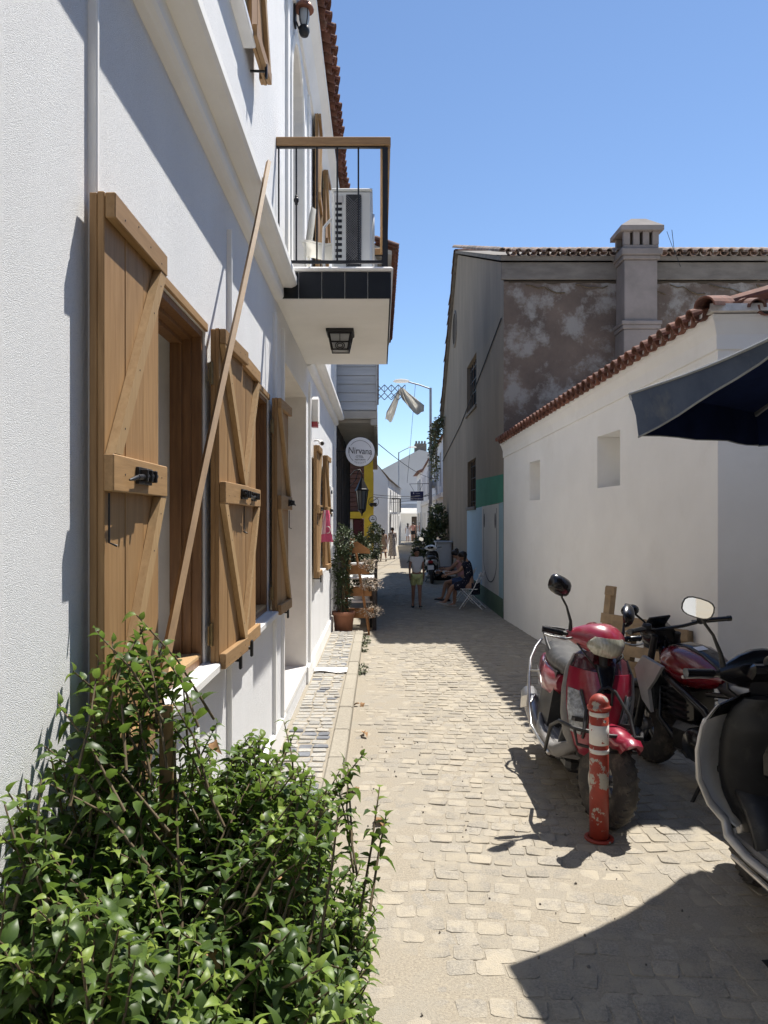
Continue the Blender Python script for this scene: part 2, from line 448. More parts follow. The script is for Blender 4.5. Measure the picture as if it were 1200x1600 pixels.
def cells(mb, us, vs, holes, P, depth, m=0, mr=0):
    us = sorted(set(us + [h[i] for h in holes for i in (0, 1)])); vs = sorted(set(vs + [h[i] for h in holes for i in (2, 3)]))
    for i in range(len(us) - 1):
        for j in range(len(vs) - 1):
            cu, cv = (us[i] + us[i + 1]) / 2, (vs[j] + vs[j + 1]) / 2
            if any(h[0] < cu < h[1] and h[2] < cv < h[3] for h in holes): continue
            mb.quad(P(us[i], vs[j], 0), P(us[i + 1], vs[j], 0), P(us[i + 1], vs[j + 1], 0), P(us[i], vs[j + 1], 0), m)
    for h in holes:
        a, b, c, d = h[:4]
        for (u0, v0, u1, v1) in ((a, c, b, c), (b, c, b, d), (b, d, a, d), (a, d, a, c)):
            mb.quad(P(u0, v0, 0), P(u1, v1, 0), P(u1, v1, depth), P(u0, v0, depth), mr)
def text(body, size, mtx, name, parent, material, depth=.002, align='CENTER'):
    cu = bpy.data.curves.new(name, 'FONT'); cu.body = body; cu.size = size; cu.align_x = align; cu.align_y = 'CENTER'
    cu.extrude = depth; cu.resolution_u = 3
    ob = bpy.data.objects.new(name, cu); C.objects.link(ob)
    dg = bpy.context.evaluated_depsgraph_get(); dg.update()
    me = bpy.data.meshes.new_from_object(ob.evaluated_get(dg))
    bpy.data.objects.remove(ob); bpy.data.curves.remove(cu)
    me.materials.clear(); me.materials.append(M[material]); me.name = name
    return inst(name, me, parent, mtx)
# ---------------------------------------------------------------- ground
WX = -0.84                       # street face of the white house on the left
g = MB()
g.quad((-160, -60, -.06), (160, -60, -.06), (160, 260, -.06), (-160, 260, -.06))
ground = g.build('ground', 'sand', kind='structure', origin=(0, 0, -.06))
STREET_Y = [-4, -2, 0]
y = 1.4
while y < 13: STREET_Y.append(y); y += .07
while y < 30: STREET_Y.append(y); y += .5
STREET_Y += [40, 55, 75, 110]
def street_h(x, y):
    if y > 14: return 0.0
    return .0035 * noise.noise(Vector((x * 3.1, y * 3.1, 0)))
sx = [-.84 + .07 * i for i in range(64)] + [4.0, 5, 7, 9]
s = MB()
vs = []
for y in STREET_Y:
    for i, x in enumerate(sx):
        xx = x
        if y >= 20: xx = -2.6 + (x + .84) * (8.6 / 9.84)
        vs.append((xx, y, street_h(x, y) - .001 + (.0 if y > 14 else .0042 * noise.noise(Vector((x * 9, y * 9, 4))))))
nx = len(sx)
fs = [(j * nx + i, j * nx + i + 1, (j + 1) * nx + i + 1, (j + 1) * nx + i) for j in range(len(STREET_Y) - 1) for i in range(nx - 1)]
s.add(vs, fs, 0, True)
street = s.build('street', 'sand', kind='structure', origin=(1, 0, 0))
street['label'] = 'sandy cobbled lane running between the houses'

def sett(w, h, t, rnd, mb=None, c=(0, 0, 0), ang=0.0):
    """an irregular worn paving sett: chipped outline, rounded shoulder"""
    mb = mb or MB()
    hw, hh = w / 2, h / 2
    k = .11
    pts = [(-hw + k * w, -hh), (hw - k * w, -hh), (hw, -hh + k * h), (hw, hh - k * h), (hw - k * w, hh), (-hw + k * w, hh), (-hw, hh - k * h), (-hw, -hh + k * h)]
    pts = [(x * rnd.uniform(.84, 1.05), y * rnd.uniform(.84, 1.05)) for x, y in pts]
    ca, sa = math.cos(ang), math.sin(ang)
    def P(x, y, z): return (c[0] + x * ca - y * sa, c[1] + x * sa + y * ca, c[2] + z)
    tx, ty = rnd.uniform(-.03, .03), rnd.uniform(-.055, .02)
    low = [P(x, y, -.03) for x, y in pts]
    mid = [P(x * .985, y * .985, t - .005 + x * tx + y * ty) for x, y in pts]
    top = [P(x * .945, y * .945, t + x * tx + y * ty) for x, y in pts]
    n = 8
    vs = low + mid + top + [P(0, 0, t + .002)]
    fs = []
    for i in range(n):
        j = (i + 1) % n
        fs.append((i, j, n + j, n + i)); fs.append((n + i, n + j, 2 * n + j, 2 * n + i))
        fs.append((2 * n + i, 2 * n + j, 3 * n))
    return mb.add(vs, fs, 0, False)

rr = random.Random(5)
sett_meshes = [sett(.128, .106, .0, rr).mesh('sett', 'stone') for _ in range(14)]
field = MB()
near = []
y = 2.45
row = 0
while y < 28:
    hstep = .124 if y < 14 else .13
    x1 = 3.5 if y < 6.2 else (2.86 - .047 * (y - 7.5) if y < 14.8 else 2.46)
    x = -.24 + rr.uniform(0, .1) if y < 12.6 else -.05
    while x < x1:
        w = rr.uniform(.095, .155)
        yy = y + .085 * math.sin(x * 1.9 + .6 + .25 * y) + .02 * math.sin(x * 5.1 + row) + rr.uniform(-.008, .008)
        ang = .16 * math.cos(x * 1.9 + .6 + .25 * y) + rr.uniform(-.12, .12)
        lvl = rr.uniform(-.0024, .0042) + (.0012 if y > 4.2 else 0) + (-.003 if x < .25 else 0)
        lvl += .004 * noise.noise(Vector((x * .9, yy * .9, 7)))
        z = street_h(x + w / 2, yy) + lvl
        px = 593 + 1150 * (x + w / 2) / yy; py = 812 + 2300 / yy
        inv = 0 < px < 1180 and py < 1590
        if inv and len(near) < 300 and y < 6.2:
            near.append((x + w / 2, yy, z, w, hstep, ang, yy))
        elif y < 28:
            sett(w * .97, hstep * .97, 0, rr, field, (x + w / 2, yy, z), ang)
        x += w
    y += hstep
    row += 1
for (x, yy, z, w, h, ang, _) in near:
    inst('sett', rr.choice(sett_meshes), street, TRS((x, yy, z), (rr.uniform(-.012, .012), rr.uniform(-.012, .012), ang + rr.choice((0, math.pi))), (w / .130, h / .108, 1)))
field.build('sett_field', 'stone_stuff', street, kind='stuff')

# ---- raised pavement along the white house
p = MB()
p.box(WX, -.41, -2, 12.45, -.05, .112)
walk = p.build('pavement', 'sand', kind='structure', origin=(-.6, 0, 0))
walk['label'] = 'narrow raised pavement along the white house'
walk_meshes = [sett(.128, .106, .0, rr).mesh('paving_stone', 'walk_stone') for _ in range(8)]
walk_dark = [sett(.128, .106, .0, rr).mesh('paving_stone', 'walk_dark') for _ in range(4)]
y = 2.3
cnt = 0
while y < 12.42:
    x = WX + .035
    while x < -.43:
        w = min(rr.uniform(.105, .15), -.42 - x)
        if w > .05:
            dark = (5.0 < y < 6.6 and rr.random() < .33) or rr.random() < .04
            me = rr.choice(walk_dark if dark else walk_meshes)
            if cnt < 296:
                inst('paving_stone', me, walk, TRS((x + w / 2, y + rr.uniform(-.012, .012), .112 + rr.uniform(.002, .010)), (0, 0, rr.uniform(-.06, .06)), (w / .134, 1.0, 1)))
            cnt += 1
        x += w
    y += .116
y = -1.2
while y < 12.4:
    L = .78 if y + .78 < 12.45 else 12.45 - y
    k = MB(); k.box(-.408, -.272, y + .004, y + L - .004, -.06, .127 + rr.uniform(-.004, .004), 0, .012)
    k.build('kerb_stone', 'kerb', walk)
    y += .78

# ---------------------------------------------------------------- the white house on the left
house = thing('white_house', 'white stucco two-storey house with oak shutters and a balcony, nearest on the left', 'house', (WX, 6, 0))
Y0, Y1, ZT = -2.5, 13.9, 7.35
WIN = [(2.58, 3.54), (4.60, 5.56), (9.60, 10.52)]
UP = [(3.50, 4.45), (9.66, 10.6)]
holes = [(a, b, 1.31, 2.905) for a, b in WIN] + [(6.46, 8.42, .32, 3.40)] + [(a, b, 4.96, 7.06) for a, b in UP] + [(7.02, 8.08, 4.03, 6.80)]
w = MB()
cells(w, [Y0, Y1], [-.1, ZT], holes, lambda u, v, d: (WX - d, u, v), .42, 0, 1)
# arched head of the balcony door
ac, ar, n = 7.55, .53, 14
pts = [(ac + ar * math.cos(math.pi * k / n), 6.22 + .56 * math.sin(math.pi * k / n)) for k in range(n + 1)]
for k in range(n):
    (a, b), (c, d) = pts[k], pts[k + 1]
    w.quad((WX, a, b), (WX, c, d), (WX, c, 6.80), (WX, a, 6.80), 0)
    w.quad((WX, a, b), (WX, c, d), (WX - .42, c, d), (WX - .42, a, b), 1)
w.quad((WX, Y1, -.1), (-8, Y1, -.1), (-8, Y1, ZT), (WX, Y1, ZT), 0)
w.quad((WX, Y0, -.1), (-8, Y0, -.1), (-8, Y0, ZT), (WX, Y0, ZT), 0)
w.quad((-8, Y0, -.1), (-8, Y1, -.1), (-8, Y1, ZT), (-8, Y0, ZT), 0)
w.build('wall', ['stucco', 'reveal'], house)
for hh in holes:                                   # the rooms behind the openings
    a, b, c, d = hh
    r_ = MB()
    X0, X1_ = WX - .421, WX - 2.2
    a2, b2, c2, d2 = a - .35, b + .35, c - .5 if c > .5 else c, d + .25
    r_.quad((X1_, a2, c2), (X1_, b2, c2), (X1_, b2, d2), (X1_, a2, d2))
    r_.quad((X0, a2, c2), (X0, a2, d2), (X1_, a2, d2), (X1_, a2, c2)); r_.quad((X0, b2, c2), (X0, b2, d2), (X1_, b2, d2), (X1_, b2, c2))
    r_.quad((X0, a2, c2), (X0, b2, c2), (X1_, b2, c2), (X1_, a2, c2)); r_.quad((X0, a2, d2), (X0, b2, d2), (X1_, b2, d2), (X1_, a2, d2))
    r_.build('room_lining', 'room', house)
# plinth, bands, cornice
def sweep(prof, y0, y1, name, m, parent=house):
    mb = MB()
    mb.rings([[Vector((x, y, z)) for x, z in prof] for y in (y0, y1)], 0, False, True, True)
    return mb.build(name, m, parent)
PL = [(WX - .01, .0), (WX + .025, .0), (WX + .025, .30), (WX + .012, .315), (WX - .01, .315)]
sweep(PL, Y0, 6.44, 'plinth', 'plaster'); sweep(PL, 8.44, Y1, 'plinth', 'plaster')
BAND = [(WX - .02, 3.765), (WX + .035, 3.772), (WX + .055, 3.785), (WX + .066, 3.80), (WX + .066, 3.875), (WX + .13, 3.872), (WX + .160, 3.885), (WX + .175, 3.90), (WX + .175, 3.945), (WX + .10, 3.975), (WX - .02, 3.985)]
sweep(BAND, 2.12, 5.945, 'string_course', 'plaster'); sweep(BAND, 8.485, Y1, 'string_course', 'plaster')
COR = [(WX - .02, 7.02), (WX + .03, 7.03), (WX + .05, 7.10), (WX + .10, 7.22), (WX + .17, 7.30), (WX + .19, 7.315), (WX + .19, 7.39), (WX - .02, 7.40)]
sweep(COR, Y0, Y1, 'cornice', 'plaster')
for (yc, wd, z0, z1) in ((2.13, .020, .316, 7.0), (4.06, .022, .316, 3.60), (4.07 + 1.74, .06, .316, 3.63), (6.30, .05, .316, 3.63), (8.75, .12, .316, 3.63), (13.82, .16, .316, 7.0), (6.62, .12, 4.0, 6.95), (8.6, .07, 4.0, 6.95)):
    b = MB(); b.box(WX - .01, WX + .027, yc - wd / 2, yc + wd / 2, z0, z1, 0, .004)
    b.build('pilaster_strip', 'plaster', house)
# raised plaster surround of the arched door
a_ = MB()
pin = [(6.98, 4.36)] + [(6.98, 6.2)]
ring = []
for t in [0, 1] :
    pass
o_in = [(8.09, 4.04), (8.09, 6.22)] + [(ac + (ar + .01) * math.cos(math.pi * k / n), 6.22 + .57 * math.sin(math.pi * k / n)) for k in range(n + 1)] + [(7.01, 4.04)]
o_out = [(8.17, 4.04), (8.17, 6.22)] + [(ac + (ar + .09) * math.cos(math.pi * k / n), 6.22 + .65 * math.sin(math.pi * k / n)) for k in range(n + 1)] + [(6.93, 4.04)]
for i in range(len(o_in) - 1):
    q = [(WX + .018, *o_in[i]), (WX + .018, *o_in[i + 1]), (WX + .018, *o_out[i + 1]), (WX + .018, *o_out[i])]
    a_.prism(q, (-.03, 0, 0))
a_.build('arch_surround', 'plaster', house)
# windows
def window(a, b, z0, z1):
    f = part('window', house)
    fr = MB()
    def leaf_(x0, x1, t):
        fr.box(x1, x0, a + .0, a + t, z0 + t, z1 - t); fr.box(x1, x0, b - t, b - .0, z0 + t, z1 - t)
        fr.box(x1, x0, a, b, z1 - t, z1 - .0); fr.box(x1, x0, a, b, z0, z0 + t)
    e = .003
    a, b, z0, z1 = a + e, b - e, z0 + e, z1 - e
    leaf_(WX - .010, WX - .055, .030); leaf_(WX - .0553, WX - .095, .048); leaf_(WX - .0953, WX - .15, .068)
    fr.build('frame', 'frame_wood', f)
    hd = MB(); hd.box(WX - .008, WX + .012, a - .02, b + .02, z1 + .004, z1 + .045, 0, .004)
    hd.build('head_moulding', 'oak_h', f)
    sl = MB(); sl.box(WX - .145, WX + .075, a - .09, b + .11, z0 - .048, z0 - .005, 0, .006)
    sl.build('sill', 'marble', f)
    ws = MB(); ws.box(WX - .13, WX - .012, a + .01, b - .01, z0 - .004, z0 + .05, 0, .006)
    ws.build('inner_sill', 'oak_pale', f)
    return f
for a, b in WIN: window(a, b, 1.31, 2.905)
for a, b in UP: window(a, b, 4.96, 7.06)

# shutters: boards, rails, braces, bolt
LW, LH = .51, 1.65
def shutter(y_h, side, z0, H, swing=0.0, bolt=True):
    """side -1: leaf lies towards smaller y from its hinge, +1: towards larger y"""
    f = part('shutter', house)
    f.matrix_basis = INV[house] @ TRS((WX + .024, y_h, z0), (0, 0, side * -swing))
    I = f.matrix_basis.inverted() @ INV[house]
    INV[f] = Matrix.Identity(4)
    nb = 3
    bw = LW / nb
    x0 = .022
    for i in range(nb):
        b = MB(); b.box(x0, x0 + .020 + .0015 * (i % 2), side * (i * bw + .0012), side * ((i + 1) * bw - .0012), 0.0, H, 0, .0025)
        b.build('board', 'oak_v', f, local=True)
    e = MB(); e.box(x0 - .022, x0 - .0005, side * .001, side * .07, 0.004, H - .004, 0, .002); e.box(x0 - .022, x0 - .0005, side * (LW - .07), side * (LW - .001), 0.004, H - .004, 0, .002)
    e.build('back_stile', 'oak_v', f, local=True)
    rz = ((H - .075, H - .003), (H * .488, H * .488 + .105), (.003, .078))
    for i, (a, b_) in enumerate(rz):
        b = MB(); b.box(x0 + .0222, x0 + .052, side * (.002 if i == 1 else .001), side * (LW + (.012 if i == 1 else -.001)), a, b_, 0, .003)
        b.build('rail', 'oak_h', f, local=True)
    for (za, zb) in ((rz[1][1] + .002, rz[0][0] - .002), (rz[2][1] + .002, rz[1][0] - .002)):
        b = MB()
        wd = .062
        q = [(x0 + .0222, side * (LW - .004), za), (x0 + .0222, side * (LW - .004 - wd), za), (x0 + .0222, side * .004, zb), (x0 + .0222, side * (.004 + wd), zb)]
        b.prism(q, (.027, 0, 0))
        b.build('brace', 'oak_pale', f, local=True)
    nl = MB()
    for i, (a, b_) in enumerate(rz):
        for q in (.07, .19, .31, .43):
            nl.lathe([(.0, 0), (.0032, 0), (.0026, .0010), (.0, .0012)], 6, (x0 + .0522, side * q, (a + b_) / 2 + rr.uniform(-.02, .02)), 0, 'x', False, cap=False)
    for (za, zb) in ((rz[1][1] + .002, rz[0][0] - .002), (rz[2][1] + .002, rz[1][0] - .002)):
        for q in (.12, .42, .75, .92):
            nl.lathe([(.0, 0), (.0032, 0), (.0026, .0010), (.0, .0012)], 6, (x0 + .0494, side * (LW - .035 + (.07 - LW) * q), za + (zb - za) * q), 0, 'x', False, cap=False)
    nl.build('nail', 'iron', f, local=True, kind='stuff')
    if bolt:
        zc = rz[1][0] + .055
        b = MB()
        yb = LW - .30 if side < 0 else LW - .19
        b.box(x0 + .0525, x0 + .0625, side * yb, side * (yb + .13), zc - .026, zc + .026, 0, .001)
        b.tube([(x0 + .072, side * (yb - .01), zc + .004), (x0 + .072, side * (yb + .17), zc - .008)], .0085, 8)
        b.tube([(x0 + .072, side * (yb + .17), zc - .008), (x0 + .074, side * (yb + .215), zc - .016), (x0 + .07, side * (yb + .235), zc - .02)], [.007, .006, .003], 6)
        for q in (.02, .065, .11):
            b.box(x0 + .062, x0 + .085, side * (yb + q - .006), side * (yb + q + .006), zc - .018, zc + .02, 0, .002)
        b.build('bolt', 'iron', f, local=True)
        h = MB()
        h.tube([(x0 + .03, side * (LW - .012), zc - .06), (x0 + .03, side * (LW - .012), zc - .20), (x0 + .05, side * (LW - .02), zc - .21)], .0035, 5)
        h.build('hook', 'iron', f, local=True)
    for zz in (.17, H - .22):
        hb = MB()
        hb.tube([(x0 - .016, -side * .006, zz - .055), (x0 - .016, -side * .006, zz + .055)], .010, 8)
        hb.box(x0 - .023, x0 - .019, side * -.045, side * .05, zz - .045, zz + .045)
        hb.build('hinge', 'brass', f, local=True)
    return f
def holder(y, z):
    b = MB()
    b.tube([(WX - .01, y, z), (WX + .10, y, z - .004)], .008, 6)
    b.box(WX + .096, WX + .112, y - .014, y + .014, z - .05, z + .045, 0, .005)
    b.build('shutter_holder', 'iron', house)
for a, b in WIN:
    shutter(a - .002, -1, 1.275, LH, .0)
    shutter(b + .012, 1, 1.275, LH, .04)
    holder(a - .36, 1.262); holder(b + .36, 1.258)
for a, b in UP:
    shutter(a - .01, -1, 4.93, 2.12, .03, False)
    shutter(b + .012, 1, 4.93, 2.12, .03, False)
    holder(a - .36, 4.915); holder(b + .33, 4.915)
# door
d = part('door', house)
b = MB(); b.box(WX - .60, WX + .008, 6.40, 8.50, .26, .324, 0, .006)
b.build('threshold', 'marble', d)
for i in range(12):
    b = MB(); yb = 6.463 + i * .163
    b.box(WX - .46, WX - .425, yb, yb + .160, .326, 3.395, 0, .004)
    b.build('door_board', 'oak_v', d)
b = MB(); b.box(WX - .424, WX - .40, 7.42, 7.46, .33, 3.39); b.build('cover_strip', 'oak_v', d)
b = MB(); b.tube([(WX - .40, 7.36, 1.30), (WX - .35, 7.36, 1.30), (WX - .35, 7.26, 1.30)], .010, 6); b.build('handle', 'iron', d)
d2 = part('balcony_door', house)
b = MB(); b.box(WX - .40, WX - .35, 7.03, 7.545, 4.04, 6.72); b.box(WX - .40, WX - .35, 7.555, 8.07, 4.04, 6.72)
b.build('door_leaf', 'far_grey', d2)

# roof: slab and courses of half-round tiles
def half_tile(L, r0, r1, up=True, n=7, th=.013):
    """half-round clay tile along +x from 0 to L"""
    mb = MB()
    rings = []
    for x, r in ((0, r0), (L, r1)):
        o = [V(x, r * math.cos(math.pi * k / n), r * math.sin(math.pi * k / n) * (1 if up else -1)) for k in range(n + 1)]
        i_ = [V(x, (r - th) * math.cos(math.pi * k / n), (r - th) * math.sin(math.pi * k / n) * (1 if up else -1)) for k in range(n, -1, -1)]
        rings.append(o + i_)
    mb.rings(rings, 0, False, True, True)
    return mb
roof = part('roof', house)
SL = .34                                            # slope of the left roof, falling towards the street
b = MB()
b.prism([(WX + .17, Y0 - .1, 7.40), (-4.4, Y0 - .1, 7.40 + 3.73 * SL), (-4.4, Y0 - .1, 7.52 + 3.73 * SL), (WX + .17, Y0 - .1, 7.44)], (0, Y1 - Y0 + .2, 0))
b.prism([(-8.2, Y0 - .1, 7.40), (-4.4, Y0 - .1, 7.40 + 3.73 * SL), (-4.4, Y0 - .1, 7.52 + 3.73 * SL), (-8.2, Y0 - .1, 7.44)], (0, Y1 - Y0 + .2, 0))
b.build('roof_deck', 'soffit', roof)
th = math.atan(SL)
cover = half_tile(.46, .072, .086).mesh('roof_tile', 'terracotta')
pan = half_tile(.46, .086, .074, False).mesh('roof_tile', 'terracotta')
fld = MB()
yy = Y0
while yy < Y1 + .05:
    seen = yy > 5.5
    for j in range(2):
        jx = rr.uniform(-.02, .02)
        m1 = TRS((WX + .315 + jx - .40 * j * math.cos(th), yy, 7.50 + .40 * j * SL), (0, 0, math.pi)) @ Matrix.Rotation(-th, 4, 'Y') @ Matrix.Rotation(rr.uniform(-.05, .05), 4, 'Z')
        m2 = TRS((WX + .285 + jx - .40 * j * math.cos(th), yy + .098, 7.515 + .40 * j * SL), (0, 0, math.pi)) @ Matrix.Rotation(-th, 4, 'Y')
        if seen and j == 0:
            inst('roof_tile', cover, roof, m1); inst('roof_tile', pan, roof, m2)
        else:
            for mm, up in ((m1, True), (m2, False)):
                t_ = half_tile(.46, .074, .084, up, 5)
                fld.add([mm @ v for v in t_.v], t_.f)
    yy += .196
fld.build('tile_field', 'terracotta_stuff', roof, kind='stuff')

# balcony
BY0, BY1, BX = 5.95, 8.48, .091
bal = part('balcony', house)
b = MB()
b.box(WX - .3, BX - .012, BY0 + .012, BY1 - .012, 3.787, 4.004)
b.build('slab', 'plaster', bal)
b = MB(); b.box(WX - .02, BX + .02, BY0 - .03, BY1 + .03, 4.006, 4.039, 0, .014); b.build('slab_coping', 'marble', bal)
tw = (BX - WX) / 5
me = None
for i in range(5):
    b = MB(); b.box(0, tw - .006, 0, .012, 0, .212, 0, .002)
    me = me or b.mesh('tile', 'black_tile')
    inst('tile', me, bal, TRS((WX + i * tw + .003, BY0 - .002, 3.789)))
nt = 13
tl = (BY1 - BY0) / nt
b = MB(); b.box(0, .012, 0, tl - .006, 0, .212, 0, .002); me = b.mesh('tile', 'black_tile')
for i in range(nt): inst('tile', me, bal, TRS((BX - .010, BY0 + i * tl + .003, 3.789)))
RZ0, RZ1 = 5.035, 5.104
for ya in (BY0 + .01, BY1 - .07):
    b = MB(); b.box(WX + .0, BX - .0, ya, ya + .06, RZ0, RZ1, 0, .006); b.build('handrail', 'oak_x', bal)
b = MB(); b.box(BX - .085, BX - .002, BY0 + .0702, BY1 - .0702, RZ0, RZ1, 0, .006); b.build('handrail', 'oak_h', bal)
b = MB()
b.box(WX, BX - .05, BY0 + .028, BY0 + .052, RZ0 - .012, RZ0 - .001); b.box(WX, BX - .05, BY0 + .03, BY0 + .05, 4.085, 4.108)
b.box(WX, BX - .05, BY1 - .052, BY1 - .028, RZ0 - .012, RZ0 - .001); b.box(WX, BX - .05, BY1 - .05, BY1 - .03, 4.085, 4.108)
b.box(BX - .055, BX - .035, BY0 + .06, BY1 - .06, 4.085, 4.108); b.box(BX - .057, BX - .033, BY0 + .06, BY1 - .06, RZ0 - .012, RZ0 - .001)
b.build('rail_bar', 'iron', bal)
b = MB()
for (x, y) in ((BX - .045, BY0 + .04), (BX - .045, BY1 - .04)): b.box(x - .022, x + .022, y - .022, y + .022, 4.036, RZ0 - .013)
b.build('corner_post', 'iron', bal)
bs = MB()
bs.tube([(0, 0, 4.10), (0, 0, RZ0 - .01)], .0075, 6); bs.ball((0, 0, 4.60), (.022, .022, .028), 0, 8, 6); bs.ball((0, 0, 4.57), (.014, .014, .012), 0, 8, 4); bs.ball((0, 0, 4.63), (.014, .014, .012), 0, 8, 4)
mk = bs.mesh('baluster', 'iron')
bs = MB(); bs.tube([(0, 0, 4.10), (0, 0, RZ0 - .01)], .008, 6)
ms = bs.mesh('baluster', 'iron')
for i, x in enumerate((-.82, -.677, -.51, -.344, -.172)):
    inst('baluster', mk if i == 1 else ms, bal, TRS((x, BY0 + .04, 0)))
    inst('baluster', ms, bal, TRS((x, BY1 - .04, 0)))
yy = BY0 + .26
i = 0
while yy < BY1 - .1:
    inst('baluster', mk if i % 3 == 1 else ms, bal, TRS((BX - .045, yy, 0))); yy += .2; i += 1
# ---------------------------------------------------------------- white single-storey house on the right
A0 = V(2.497, 14.79, 0); A1 = V(2.914, 6.34, 0)
ua = (A1 - A0); LA = ua.length; ua.normalize()
na = V(ua.y, -ua.x, 0)                       # candidate normal
if na.x > 0: na = -na                        # street side
def PA(u, v, d):
    return A0 + ua * u - na * d + V(0, 0, v)
small = thing('low_white_house', 'low cream white house with two small niches and a terracotta tile edge on the right', 'house', tuple((A0 + A1) / 2 + V(.4, 0, 0)))
w = MB()
N1 = (2.04, 2.72, 2.33, 2.985); N2 = (5.45, 6.22, 2.40, 3.05)
cells(w, [0, LA], [-.1, 3.36], [N1, N2], PA, .34, 0, 0)
for h in (N1, N2):
    w.quad(PA(h[0], h[2], .34), PA(h[1], h[2], .34), PA(h[1], h[3], .34), PA(h[0], h[3], .34))
zA, zB = 3.50, 3.72
w.quad(PA(0, 3.36, 0), PA(LA, 3.36, 0), PA(LA, zB, 0), PA(0, zA, 0))
B1 = A1 + V(7.5, -.25, 0)
w.quad(A1 + V(0, 0, -.1), B1 + V(0, 0, -.1), B1 + V(0, 0, zB), A1 + V(0, 0, zB))
B2 = V(10.6, 14.79, 0)
w.quad(B1 + V(0, 0, -.1), B2 + V(0, 0, -.1), B2 + V(0, 0, zB), B1 + V(0, 0, zB))
w.build('wall', 'white_house', small)
# stepped cornice under the tiles, both faces
def cornice(P0, P1, n, z0, z1, name, ext=.0):
    mb = MB()
    prof = [(0.0, -.26), (.018, -.255), (.02, -.13), (.03, -.10), (.055, -.03), (.075, .0), (.08, .03), (.0, .04)]
    rings = []
    d = (P1 - P0).normalized()
    for P, z, e in ((P0, z0, 0), (P1, z1, 1)):
        rings.append([P + n * a + d * (a * ext * e) + V(0, 0, z + b) for a, b in prof])
    mb.rings(rings, 0, False, True, True)
    return mb.build(name, 'white_house', small)
cornice(A0, A1, na, zA, zB, 'cornice', 1.0)
nb_ = V(-.033, -1, 0).normalized()
cornice(B1, A1, nb_, zB, zB, 'cornice', 1.0)
roof = part('roof', small)
sl = .26
b = MB()
eA0, eA1 = A0 + na * .10 + V(0, 0, zA + .045), A1 + na * .10 + nb_ * .10 + V(0, 0, zB + .045)
eB1 = B1 + nb_ * .10 + V(0, 0, zB + .045); eB2 = B2 + V(.1, 0, zB + .045)
h1 = V(6.75, 10.3, zB + .045 + 3.9 * sl); h2 = V(6.6, 14.79, zB + .045 + 3.9 * sl)
b.quad(eA0, eA1, h1, h2); b.poly([eA1, eB1, h1]); b.quad(eB1, eB2, h2, h1)
b.build('roof_deck', 'mortar', roof)
ths = math.atan(sl)
cov_s = half_tile(.42, .074, .090, True, 8).mesh('roof_tile', 'terracotta')
pan_s = half_tile(.42, .090, .078, False, 8).mesh('roof_tile', 'terracotta')
angA = math.atan2(na.y, na.x)
fld = MB()
nA = int(LA / .205)
for i in range(nA):
    u = .10 + i * .205
    zz = zA + (zB - zA) * u / LA
    for j in range(2):
        back = .36 * j
        base = A0 + ua * u + na * (.17 - back * math.cos(ths)) + V(0, 0, zz + .060 + back * sl)
        b2 = A0 + ua * (u + .1025) + na * (.15 - back * math.cos(ths)) + V(0, 0, zz + .085 + back * sl)
        m1 = TRS(base, (0, 0, angA + math.pi)) @ Matrix.Rotation(-ths, 4, 'Y') @ Matrix.Rotation(rr.uniform(-.05, .05), 4, 'Z')
        m2 = TRS(b2, (0, 0, angA + math.pi)) @ Matrix.Rotation(-ths, 4, 'Y')
        # the half-round runs from the eave (x=0) back up the slope
        if j == 0:
            inst('roof_tile', cov_s, roof, m1); inst('roof_tile', pan_s, roof, m2)
        else:
            for mm, up in ((m1, True), (m2, False)):
                t_ = half_tile(.42, .10, .115, up, 5); fld.add([mm @ v for v in t_.v], t_.f)
angB = math.atan2(nb_.y, nb_.x)
for i in range(26):
    q = .26 + i * .205
    base = A1 + V(1, -.033, 0) * q + nb_ * .17 + V(0, 0, zB + .060)
    b2 = A1 + V(1, -.033, 0) * (q + .1025) + nb_ * .15 + V(0, 0, zB + .085)
    inst('roof_tile', cov_s, roof, TRS(base, (0, 0, angB + math.pi)) @ Matrix.Rotation(-ths, 4, 'Y') @ Matrix.Rotation(rr.uniform(-.05, .05), 4, 'Z'))
    inst('roof_tile', pan_s, roof, TRS(b2, (0, 0, angB + math.pi)) @ Matrix.Rotation(-ths, 4, 'Y'))
fld.build('tile_field', 'terracotta_stuff', roof, kind='stuff')
hd_ = (h1 - eA1).normalized()
yaw = math.atan2(hd_.y, hd_.x); pit = math.asin(hd_.z)
hip = half_tile(.44, .088, .108, True, 9).mesh('ridge_tile', 'terracotta')
for i in range(6):
    inst('ridge_tile', hip, roof, TRS(eA1 - hd_ * .16 + hd_ * (.38 * i) + V(0, 0, .035), (0, 0, yaw)) @ Matrix.Rotation(-pit, 4, 'Y'))
# mortar bed between the tile ends
b = MB()
b.rings([[A0 + na * a + V(0, 0, zA + z) for a, z in ((.0, .04), (.10, .04), (.09, .085), (.0, .12))], [A1 + na * a + nb_ * a + V(0, 0, zB + z) for a, z in ((.0, .04), (.10, .04), (.09, .085), (.0, .12))]], 0, False)
b.rings([[A1 + na * a + nb_ * a + V(0, 0, zB + z + .001) for a, z in ((.0, .04), (.13, .04), (.12, .105), (.0, .14))], [B1 + nb_ * a + V(0, 0, zB + z + .001) for a, z in ((.0, .04), (.13, .04), (.12, .105), (.0, .14))]], 0, False)
b.build('mortar_bed', 'mortar', roof)

